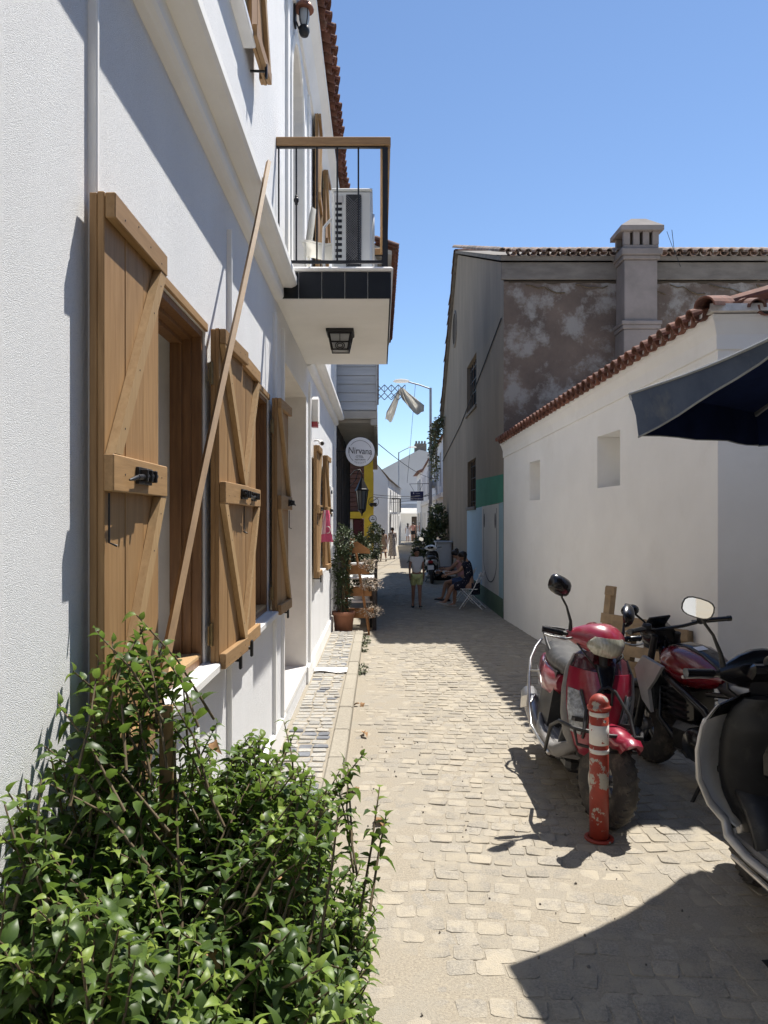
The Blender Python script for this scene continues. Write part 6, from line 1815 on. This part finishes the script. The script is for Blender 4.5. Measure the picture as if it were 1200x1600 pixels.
cloth('wide white cloth billowing right from the scissor arm', [(.54, Yc - .1, 5.20), (.60, Yc - .1, 5.06), (.70, Yc - .1, 4.92), (.82, Yc - .1, 4.76), (.90, Yc - .1, 4.62)], [.08, .24, .40, .54, .36], 1.7)

# ---------------------------------------------------------------- street lamps, cables, cabinet, signs
def lamp(label, x, y, h, reach, base=0.0, rise=.25):
    t = thing('street_lamp', label, 'street lamp', (x, y, 0), 0, None)
    m = MB(); m.tube([(x, y, 0), (x, y, .35)], .13, 10); m.tube([(x, y, .2), (x, y, h)], [.085, .06], 10); m.build('pole', 'galv', t)
    m = MB(); m.tube([(x, y, h - .05), (x + reach * .5, y, h + rise * .5), (x + reach, y, h + rise)], .035, 8); m.build('arm', 'galv', t)
    sg = 1 if reach > 0 else -1
    m = MB(); m.rings([[V(x + reach + sg * d_, y + w * a, h + rise + .02 + z * b_) for a, b_ in ((-1, 0), (-.7, .9), (0, 1.2), (.7, .9), (1, 0), (.6, -.5), (0, -.6), (-.6, -.5))] for d_, w, z in ((-.05, .05, .05), (.1, .12, .09), (.35, .16, .11), (.6, .13, .09), (.72, .05, .03))], 0, True); m.build('lamp_head', 'cloth_white', t)
    return t
lamp('tall grey street lamp with its arm reaching left over the lane, nearer one', 2.42, 34.9, 8.25, -1.05, rise=.28)
lamp('distant street lamp with its arm reaching right, in the middle of the lane end', 1.85, 71.0, 8.5, 1.0, rise=.45)
def sag(p, q, s, n=10):
    p, q = V(*p), V(*q)
    return [p.lerp(q, k / n) - V(0, 0, s * 4 * (k / n) * (1 - k / n)) for k in range(n + 1)]
for (p, q, s, r, lb) in (((-.03, 20.4, 4.1), (3.2, 46, 4.6), .15, .012, 'black overhead cable from the boarded overhang to the white row house'), ((-.5, 30, 3.05), (3.0, 40, 3.35), .10, .014, 'black overhead cable crossing above the yellow pillar'), ((-.5, 30, 2.98), (3.0, 44, 3.45), .16, .012, 'lower black overhead cable crossing above the yellow pillar'), ((.55, 46, 3.1), (3.05, 43, 3.6), .2, .012, 'thin cable from the white gable house to the row house'), ((1.7, 34.9, 8.4), (1.5, 40, 4.0), .02, .010, 'thin cable dropping from the near street lamp arm')):
    m = MB(); m.tube(sag(p, q, s), r, 5); tag(m.build('overhead_cable', 'cable'), lb, 'cable')
t = thing('street_cabinet', 'grey metal street cabinet at the foot of the stained building', 'cabinet', (2.15, 25, 0))
m = MB(); m.box(1.92, 2.44, 25.0, 25.5, .08, 1.22, 0, .01); m.build('body', 'cabinet', t)
m = MB(); m.box(1.88, 2.48, 24.95, 25.55, 1.221, 1.27, 0, .012); m.build('lid', 'cabinet', t)
m = MB(); m.box(1.94, 2.42, 25.03, 25.47, 0, .079); m.build('foot', 'band', t)
m = MB(); m.box(1.96, 2.40, 24.985, 24.998, .16, 1.16, 0, .003); m.build('door', 'cabinet', t)
m = MB(); m.box(1.84, 2.36, 24.2, 24.9, 0, .25, 0, .06); m.box(1.95, 2.45, 24.3, 24.9, .251, .42, 0, .06)
tag(m.build('dark_bag', 'black_cloth'), 'dark bundle on the ground in front of the grey cabinet', 'bag')
t = thing('blue_sign', 'dark blue rectangular shop sign hanging from a pole bracket', 'sign', (2.02, 39.5, 3.0))
m = MB(); m.box(1.66, 2.36, 39.5, 39.56, 3.02, 3.52, 0, .01); m.build('panel', 'sign_blue', t)
text('RESTAURANT', .11, Matrix.Translation((2.01, 39.494, 3.12)) @ Matrix.Rotation(math.pi / 2, 4, 'X'), 'lettering', t, 'sign_white')
m = MB()
for z, w in ((3.40, .22), (3.28, .26)): m.box(2.05 - w / 2, 2.05 + w / 2, 39.494, 39.498, z, z + .012)
m.ball((1.83, 39.497, 3.42), (.03, .003, .04), 0, 8, 5); m.build('printed_line', 'sign_white', t)
m = MB(); m.tube([(1.6, 39.53, 3.92), (3.02, 39.53, 3.95)], .016, 6); m.tube([(1.62, 39.53, 3.92), (1.86, 39.53, 3.53)], .010, 5); m.tube([(2.32, 39.53, 3.93), (2.16, 39.53, 3.53)], .010, 5); m.build('bracket', 'iron', t)
t = thing('hanging_wall_lamp', 'dark round lamp on the white row house wall beside the near street lamp', 'lamp', (2.68, 36.5, 3.4))
m = MB(); m.lathe([(.02, 3.95), (.12, 3.88), (.16, 3.72), (.10, 3.58), (.001, 3.55)], 12, (2.66, 36.5, 0), 0, 'z'); m.build('globe', 'lamp_glass', t)
m = MB(); m.tube([(2.66, 36.5, 3.95), (2.68, 36.5, 4.05), (2.94, 36.5, 4.05)], .02, 6); m.build('bracket', 'iron', t)

# ---------------------------------------------------------------- litter
m = MB()
rg = []
for i in range(7):
    t_ = i / 6; rg.append([V(-.80 + .40 * (k / 6), 9.02 + .26 * t_ + .03 * math.sin(k), .126 + .012 + .022 * math.sin(k * .9 + 1) * math.sin(math.pi * t_ + .3)) for k in range(7)])
m.rings(rg, 0, True, False, False); m.xf(Matrix.Identity(4)); tag(m.build('paper_sheet', 'paper'), 'crumpled white paper sheet lying on the raised pavement', 'paper')
lr = random.Random(9)
for i, (x, y, lb) in enumerate(((-.01, 4.84, 'large curled dry leaf on the lane right of the shrub'), (-.16, 5.35, 'dry leaf lying at the kerb beyond the shrub'), (-.20, 7.9, 'dry leaf on the lane beside the kerb, level with the door'), (-.12, 6.8, 'dry leaf lying out on the lane near the kerb'))):
    m = MB()
    for k in range(4 if i == 0 else 2):
        v, f = leaf_geo(.085, .05, .9, .5 + k * .2)
        mt_ = TRS((x + lr.uniform(-.03, .03), y + lr.uniform(-.03, .03), .026), (lr.uniform(-.3, .3), lr.uniform(-.3, .3), lr.uniform(0, 6)))
        m.add([mt_ @ q for q in v], f)
    tag(m.build('dry_leaf', 'dry_leaf'), lb, 'dry leaf')
m = MB(); m.tube([(-.21, 3.49, .012), (-.205, 3.525, .012)], .006, 6); tag(m.build('cigarette_end', 'paper'), 'white cigarette end on the lane near the bottom edge', 'cigarette end')
m = MB()
for k in range(90):
    x, y = lr.uniform(-.2, 1.6), lr.uniform(2.9, 7.5); s_ = lr.uniform(.003, .008)
    m.obox((x, y, street_h(x, y) + .004), (s_ * 2, s_ * 1.5, s_), Euler((lr.uniform(0, 3), lr.uniform(0, 3), lr.uniform(0, 3))).to_matrix())
m.build('grit', 'band', street, kind='stuff')
for (x, y) in ((-.24, 11.9), (-.25, 11.2), (-.235, 9.6)):
    t = thing('kerb_weed', {11.9: 'dry weed tuft at the far end of the kerb, below the orange stand', 11.2: 'dry weed tuft second from the far end of the kerb', 9.6: 'dry weed tuft at the kerb level with the paper sheet'}[y], 'weed', (x, y, 0), 0, 'weeds along the kerb')
    b = MB(); cluster(b, (x, y, .05), (.09, .14, .07), 90, .05, pr, .2); b.build('blades', 'bougain', t, kind='stuff')

# ---------------------------------------------------------------- unseen trees and houses added to block sky light; mirrors show a tree
def tree(label, x, y, h, r, n):
    t = thing('shade_tree', label, 'tree', (x, y, 0))
    m = MB(); m.tube([(x, y, -.05), (x + .1, y, h * .25), (x - .1, y + .1, h * .5), (x, y, h * .8)], [.24, .18, .14, .05], 9)
    for k in range(6):
        a = k * 1.05; m.tube([(x, y, h * .45), (x + math.cos(a) * r * .4, y + math.sin(a) * r * .4, h * .62), (x + math.cos(a) * r * .8, y + math.sin(a) * r * .8, h * .75)], [.09, .06, .02], 6)
    m.build('trunk', 'stem', t)
    b = MB()
    for k in range(11):
        a = k * 2.4; q = r * .62 * math.sqrt(k / 11)
        cluster(b, (x + math.cos(a) * q, y + math.sin(a) * q, h * .70 + pr.uniform(-.12, .14) * h), (r * .48, r * .48, h * .17), n // 11, .30, pr, .3)
    b.build('crown', 'plant_leaf', t, kind='stuff')
tree('broad dark tree behind the camera on the right, placed to block sky light', 5.8, -.9, 7.5, 3.6, 6000)  # tree glimpsed in the mirrors, set close to block the sky
tree('second tree behind the camera, further right, added to block sky light', 9.0, -7.2, 7.0, 3.0, 4200)
bk = thing('unseen_house', 'unseen plain pale house added behind the camera to block sky light', 'house', (2, -14, 0))  # unseen house added as a sky block behind the camera
m = MB(); m.box(-9, 14, -20, -13, -.05, 7.0); m.build('wall', 'side_wall', bk)
m = MB(); m.prism([(-9.3, -12.7, 7.0), (-9.3, -20.3, 7.0), (-9.3, -16.5, 8.6)], (23.6, 0, 0)); m.build('roof', 'terracotta_stuff', bk)
cf = thing('sky_block_house', 'unseen plain rendered house added on the right to block sky light', 'house', (10, 1, 0))  # out of view, added to darken the low house front
m = MB(); m.box(7.6, 13, -4, 5.6, -.05, 4.8); m.build('wall', 'side_wall', cf)
m = MB(); m.prism([(7.3, -4.3, 4.8), (13.3, -4.3, 4.8), (10.3, -4.3, 6.2)], (0, 10.2, 0)); m.build('roof', 'terracotta_stuff', cf)
for y in (-2.5, 0.2, 3.0):
    m = MB(); m.box(7.55, 7.598, y, y + 1.2, 1.0, 2.6); m.build('window', 'glass_dark', cf)
for x in (-6, -2, 2, 6, 10):
    for z in (1.2, 4.2):
        m = MB(); m.box(x, x + 1.1, -12.998, -12.95, z, z + 1.6); m.build('window', 'glass_dark', bk)
# ---------------------------------------------------------------- people
def skin_body(verts, edges, radii, levels=2):
    me = bpy.data.meshes.new('tmp'); me.from_pydata([tuple(v) for v in verts], edges, [])
    ob = bpy.data.objects.new('tmp', me); C.objects.link(ob)
    sk = ob.modifiers.new('s', 'SKIN'); sk.use_smooth_shade = True
    for i, r in enumerate(radii):
        me.skin_vertices[0].data[i].radius = r if isinstance(r, tuple) else (r, r)
        me.skin_vertices[0].data[i].use_root = (i == 0)
    sb = ob.modifiers.new('u', 'SUBSURF'); sb.levels = levels; sb.render_levels = levels
    dg = bpy.context.evaluated_depsgraph_get(); dg.update()
    ev = ob.evaluated_get(dg).to_mesh()
    vs = [Vector(v.co) for v in ev.vertices]; fs = [tuple(p.vertices) for p in ev.polygons]
    ob.evaluated_get(dg).to_mesh_clear()
    bpy.data.objects.remove(ob); bpy.data.meshes.remove(me)
    return vs, fs
def person(label, loc, rz, H, hip_l=0.0, hip_r=0.0, knee_l=0.0, knee_r=0.0, arm_l=(0, 0), arm_r=(0, 0), sit=False, lean=0.0, head_pitch=0.0, head_turn=0.0,
           skin='skin', top='shirt_white', bottom=None, dress=None, hem=.35, hair_len=.0, bun=False, shoes='shoe', sleeves=True, female=True, seat_h=.46, group=None):
    s = H / 1.70
    t = thing('person', label, 'person', loc, rz, group)
    B = lambda mb, nm, m, par=None: mb.build(nm, m, par or t, local=True)
    pz = (.90 if not sit else seat_h / s + .09)
    P = {}
    pel = V(0, 0, pz)
    Rl = Matrix.Rotation(-lean, 3, 'X')
    up = lambda x, y, z: pel + Rl @ V(x, y, z)
    P['waist'] = up(0, 0, .17); P['chest'] = up(0, .005, .36); P['neckb'] = up(0, -.01, .52); P['neck'] = up(0, .0, .575)
    hd = Matrix.Rotation(-lean - head_pitch, 3, 'X') @ Matrix.Rotation(head_turn, 3, 'Z')
    P['head'] = P['neck'] + hd @ V(0, .018, .055); P['crown'] = P['neck'] + hd @ V(0, .015, .135)
    hw, sw = (.085, .155) if female else (.085, .185)
    verts = [pel, P['waist'], P['chest'], P['neckb'], P['neck'], P['head'], P['crown']]
    rad_ = [(.135, .105), (.108, .085), (.13, .095), (.062, .058), (.048, .048), (.082, .092), (.072, .080)]
    edges = [(0, 1), (1, 2), (2, 3), (3, 4), (4, 5), (5, 6)]
    J = {}
    def ang(a): return V(0, math.sin(a), -math.cos(a))
    for sg, hp, kn, key in ((-1, hip_l, knee_l, 'l'), (1, hip_r, knee_r, 'r')):
        h = pel + V(sg * hw, 0, -.03)
        spread = V(sg * (.06 if sit else .0), 0, 0)
        k = h + ang(hp) * .41 + spread
        a = k + ang(hp - kn) * .40
        toe = a + V(0, .14, -.045 if abs(hp - kn) < .6 else -.02); 
        a_ang = hp - kn
        toe = a + Matrix.Rotation(a_ang * .9 if not sit else a_ang * .3, 3, 'X') @ V(sg * .015, .15, -.045)
        heel = a + Matrix.Rotation(a_ang * .9 if not sit else a_ang * .3, 3, 'X') @ V(0, -.03, -.045)
        n = len(verts)
        verts += [h, h.lerp(k, .5), k, k.lerp(a, .35), a, toe]
        rad_ += [.092, .078, .056, .055, .036, (.034, .026)]
        edges += [(0, n), (n, n + 1), (n + 1, n + 2), (n + 2, n + 3), (n + 3, n + 4), (n + 4, n + 5)]
        J[key] = (h, k, a, toe, heel)
    tubes = MB()
    for sg, (sa, eb), key in ((-1, arm_l, 'al'), (1, arm_r, 'ar')):
        sh = up(sg * sw, -.01, .475)
        Ra = Rl if not sit else Matrix.Identity(3)
        d1 = V(sg * .16, math.sin(sa), -math.cos(sa)).normalized(); el = sh + d1 * .275
        d2 = V(sg * .04 - (sg * .22 if eb > 1.0 else 0), math.sin(sa + eb), -math.cos(sa + eb)).normalized(); wr = el + d2 * .24
        n = len(verts)
        verts += [sh, sh.lerp(el, .5), el, wr, wr + d2 * .075]
        rad_ += [.052, .044, .036, (.026, .022), (.034, .018)]
        edges += [(2, n), (n, n + 1), (n + 1, n + 2), (n + 2, n + 3), (n + 3, n + 4)]
        J[key] = (sh, el, wr)
        side = d2.cross(V(sg, 0, 0)).normalized()
        palm = wr + d2 * .075
        for f in range(4):
            o = side * (-.024 + f * .016)
            L = (.060, .072, .068, .052)[f]
            tubes.tube([palm + o - d2 * .01, palm + o + d2 * L * .55, palm + o + d2 * L * .95 - V(sg * .018, 0, 0)], [.0095, .0088, .007], 6)
        tubes.tube([wr + d2 * .02 - side * .022, wr + d2 * .05 - side * .045 - V(sg * .008, 0, 0), wr + d2 * .085 - side * .05 - V(sg * .016, 0, 0)], [.011, .010, .008], 6)
    Sc = lambda v: V(v.x * s, v.y * s, v.z * s)
    low = min(min(J[k][3].z, J[k][4].z) for k in ('l', 'r')) - .028
    sh_ = V(0, 0, -low)
    vs, fs = skin_body(verts, edges, rad_)
    b = MB(); b.add(vs, fs, 0, True); b.add(tubes.v, tubes.f, 0, True)
    nose = P['head'] + hd @ V(0, .098, -.005)
    b.add([nose + hd @ v for v in (V(0, -.02, .035), V(-.014, -.014, -.012), V(.014, -.014, -.012), V(0, .018, -.008))], [(0, 1, 3), (0, 3, 2), (1, 2, 3)], 0, True)
    for sg in (-1, 1): b.ball(P['head'] + hd @ V(sg * .082, -.005, .0), (.012, .018, .028), 0, 6, 5)
    mt = Matrix.Scale(s, 4) @ Matrix.Translation(sh_)
    b.xf(mt); B(b, 'body', skin)
    for sg in (-1, 1):
        e = MB(); e.ball(P['head'] + hd @ V(sg * .030, .083, .022), (.011, .007, .007), 0, 8, 5); e.xf(mt); B(e, 'eye', 'ink')
    e = MB(); e.ball(P['head'] + hd @ V(0, .086, -.045), (.022, .007, .006), 0, 8, 5); e.xf(mt); B(e, 'mouth', 'pink_top')
    hm = MB()                                        # hair cap
    c = P['head'].lerp(P['crown'], .62)
    rg = []
    for i in range(8):
        a = -.55 + (math.pi / 2 + .55) * i / 7
        rg.append([c + hd @ V(.100 * math.cos(a) * math.cos(q), -.014 + .112 * math.cos(a) * math.sin(q) * (1 if math.sin(q) < 0 else .80), .108 * math.sin(a) + (.055 if math.sin(q) > .3 else 0) * (1 - i / 7)) for q in [2 * math.pi * k / 14 for k in range(14)]])
    hm.rings(rg, 0, True)
    if hair_len:
        rg = []
        for i in range(6):
            q = i / 5; w = .085 * (1 - .25 * q)
            rg.append([c + hd @ V(w * math.cos(a), -.075 + .05 * math.sin(a), 0) + V(0, -.02 * q, .02 - hair_len * q) for a in [2 * math.pi * k / 10 for k in range(10)]])
        hm.rings(rg, 0, True)
    if bun: hm.ball(c + hd @ V(0, -.09, .06), .055, 0, 10, 7)
    hm.xf(mt); B(hm, 'hair', 'hair')
    def chain(vsx, rx, ed, nm, m):
        v_, f_ = skin_body(vsx, ed, rx); q = MB(); q.add(v_, f_, 0, True); q.xf(mt); return B(q, nm, m)
    if dress is None and top:
        cv = [P['chest'], P['waist'], pel + Rl @ V(0, 0, .03), P['chest'].lerp(P['neckb'], .75)]
        cr = [(.15, .115), (.135, .105), (.152, .122), (.095, .08)]; ce = [(0, 1), (1, 2), (0, 3)]
        for key in ('al', 'ar'):
            sh, el, wr = J[key]; n = len(cv)
            cv += [sh, sh.lerp(el, .45 if sleeves else .1)] ; cr += [.066 if sleeves else .05, .064 if sleeves else .045]; ce += [(0, n), (n, n + 1)]
        chain(cv, cr, ce, 'shirt', top)
    if bottom:
        cv = [pel + V(0, 0, .03)]; cr = [(.148, .118)]; ce = []
        for key in ('l', 'r'):
            h, k, a, toe, heel = J[key]; n = len(cv)
            end = h.lerp(k, .70) if bottom[1] == 'short' else k.lerp(a, .9)
            cv += [h, h.lerp(k, .35), end] if bottom[1] == 'short' else [h, h.lerp(k, .5), k, end]
            cr += [.112, .106, .098] if bottom[1] == 'short' else [.104, .092, .074, .062]
            ce += [(0, n)] + [(n + i, n + i + 1) for i in range(2 if bottom[1] == 'short' else 3)]
        chain(cv, cr, ce, 'shorts' if bottom[1] == 'short' else 'trousers', bottom[0])
    if dress:
        if not sit:
            q = MB(); rg = []
            tab = [(up(0, -.005, .50), .085, .07), (up(0, 0, .44), .165, .10), (up(0, 0, .36), .155, .118), (up(0, 0, .18), .132, .105), (up(0, 0, .02), .168, .138), (V(0, .02 + .1 * math.sin((hip_l + hip_r) / 2), pz - .25), .185, .165)]
            zh = hem
            ft = (J['l'][2] + J['r'][2]) / 2
            tab += [(V(ft.x, ft.y * .5, (pz - .25 + zh) / 2), .20, .19), (V(ft.x, ft.y * .7, zh), .225, .23)]
            for i, (c_, rx, ry) in enumerate(tab):
                amp = .0 if i < 5 else .012 * (i - 4)
                rg.append([c_ + V(rx * math.cos(a) * (1 + amp / rx * math.sin(a * 7 + i)), ry * math.sin(a) * (1 + amp / ry * math.sin(a * 7 + i)), 0) for a in [2 * math.pi * k / 28 for k in range(28)]])
            q.rings(rg, 0, True); q.xf(mt); B(q, 'dress', dress)
            if sleeves:
                for key in ('al', 'ar'):
                    sh, el, wr = J[key]; q = MB(); q.tube([sh + V(0, 0, .01), sh.lerp(el, .25), sh.lerp(el, .55)], [.068, .066, .068], 10); q.xf(mt); B(q, 'sleeve', dress)
        else:
            cv = [P['chest'], P['waist'], pel, P['chest'].lerp(P['neckb'], .7)]
            cr = [(.155, .12), (.15, .12), (.185, .15), (.10, .085)]; ce = [(0, 1), (1, 2), (0, 3)]
            for key in ('l', 'r'):
                h, k, a, toe, heel = J[key]; n = len(cv)
                cv += [h.lerp(k, .3), h.lerp(k, .95)]; cr += [.125, .105]; ce += [(2, n), (n, n + 1)]
            for key in ('al', 'ar'):
                sh, el, wr = J[key]; n = len(cv)
                cv += [sh, sh.lerp(el, .5)]; cr += [.072, .068]; ce += [(0, n), (n, n + 1)]
            chain(cv, cr, ce, 'dress', dress)
            m = MB()                                  # the hanging back hem over the seat
            m.rings([[pel + V(.19 * math.cos(a), -.05 + .16 * math.sin(a), z) for a in [math.pi + math.pi * k / 10 for k in range(11)]] for z in (.03, -.10, -.24)], 0, True, False, False); m.xf(mt); B(m, 'hem', dress)
    for key in ('l', 'r'):
        h, k, a, toe, heel = J[key]
        m = MB(); m.rings([[p + V(w * math.cos(q), 0, .5 * hh * math.sin(q)) for q in [2 * math.pi * j / 10 for j in range(10)]] for p, w, hh in ((heel + V(0, -.02, -.002), .022, .04), (heel + V(0, .03, .0), .040, .068), (heel.lerp(toe, .55) + V(0, 0, .0), .044, .062), (toe + V(0, .0, -.004), .044, .05), (toe + V(0, .055, -.008), .022, .03))], 0, True); m.xf(mt); B(m, 'shoe', shoes)
    return t
person('girl in a white t-shirt and pale lime shorts walking towards the camera', (.84, 16.7, 0), math.pi + .05, 1.36, hip_l=.18, hip_r=-.16, knee_l=.06, knee_r=.16, arm_l=(-.18, .25), arm_r=(.20, .3), top='shirt_white', bottom=('shorts_lime', 'short'), hair_len=.10, bun=False, head_turn=.35, skin='skin_tan', shoes='shoe_dark')
person('woman in a long grey dress with dark print walking away', (.66, 37.5, 0), .06, 1.60, hip_l=.16, hip_r=-.14, arm_l=(.1, .5), arm_r=(-.1, .3), dress='dress_dot', hem=.14, bun=True, skin='skin_tan')
person('woman in a short tan dress walking away, left of the printed dress', (.18, 35.5, 0), .18, 1.58, hip_l=.30, hip_r=-.28, knee_l=.1, knee_r=.35, arm_l=(.3, .6), arm_r=(-.2, .5), dress='dress_tan', hem=.50, hair_len=.22, sleeves=False, lean=.08, skin='skin_tan')
person('man in a salmon shirt and black shorts walking away at the lane end', (3.0, 66.0, 0), .1, 1.78, hip_l=.25, hip_r=-.22, knee_r=.2, arm_l=(-.1, .2), arm_r=(.1, .2), top='salmon', bottom=('black_cloth', 'short'), female=False)
person('dark-haired woman in pale clothes beside the man in the salmon shirt', (2.55, 66.4, 0), .05, 1.68, hip_l=.1, hip_r=-.1, dress='shirt_white', hem=.5, hair_len=.42)
# the two women sitting on folding chairs along the mural
def folding_chair(label, loc, rz):
    t = thing('folding_chair', label, 'chair', loc, rz)
    B = lambda m, nm, mt_='far_white': m.build(nm, mt_, t, local=True)
    for k in range(5):
        m = MB(); m.box(-.20, .20, -.18 + k * .078, -.115 + k * .078, .44, .458, 0, .003); B(m, 'seat_slat')
    for sg in (-1, 1):
        m = MB(); m.tube([(sg * .215, .22, .0), (sg * .215, -.10, .46), (sg * .205, -.27, .84)], .012, 6); B(m, 'front_leg')
        m = MB(); m.tube([(sg * .19, -.30, .0), (sg * .19, .16, .44)], .012, 6); B(m, 'rear_leg')
    for z, y in ((.62, -.172), (.76, -.232)):
        m = MB(); m.obox((0, y, z), (.41, .016, .075), Euler((-.42, 0, 0)).to_matrix(), 0, .003); B(m, 'back_slat')
    m = MB(); m.tube([(-.19, -.22, .08), (.19, -.22, .08)], .009, 5); m.tube([(-.215, .16, .09), (.215, .16, .09)], .009, 5); B(m, 'stretcher')
for (lb, x, y, rz, kw) in (('long-haired woman in a dark dress with pale print sitting on the nearer folding chair', 2.06, 16.6, 1.25, dict(dress='dress_navy', hair_len=.26, lean=.22, head_pitch=.45, arm_l=(.75, .55), arm_r=(.8, .6), shoes='shoe', H=1.66)),
                           ('woman in a pink top and denim shorts sitting on the further folding chair', 2.02, 17.75, 1.20, dict(top='pink_top', bottom=('denim', 'short'), bun=True, lean=.25, head_pitch=.35, arm_l=(.75, .6), arm_r=(.85, .6), shoes='shoe_dark', sleeves=False, H=1.64))):
    folding_chair('white folding chair under the ' + ('woman in the dark printed dress' if 'long' in lb else 'woman in the pink top'), (x, y, 0), rz)
    person(lb, (x, y, 0), rz, hip_l=1.48, hip_r=1.40, knee_l=1.05 if 'long' in lb else 1.25, knee_r=1.35, sit=True, seat_h=.47, **kw)
m = MB(); m.obox((1.63, 17.25, .74), (.24, .30, .06), Euler((.2, .1, .3)).to_matrix(), 0, .02); m.box(1.58, 1.68, 17.12, 17.2, .765, .80, 0, .01)
tag(m.build('white_bag', 'cloth_white'), 'white folded bag on the lap of the women sitting by the mural', 'bag')
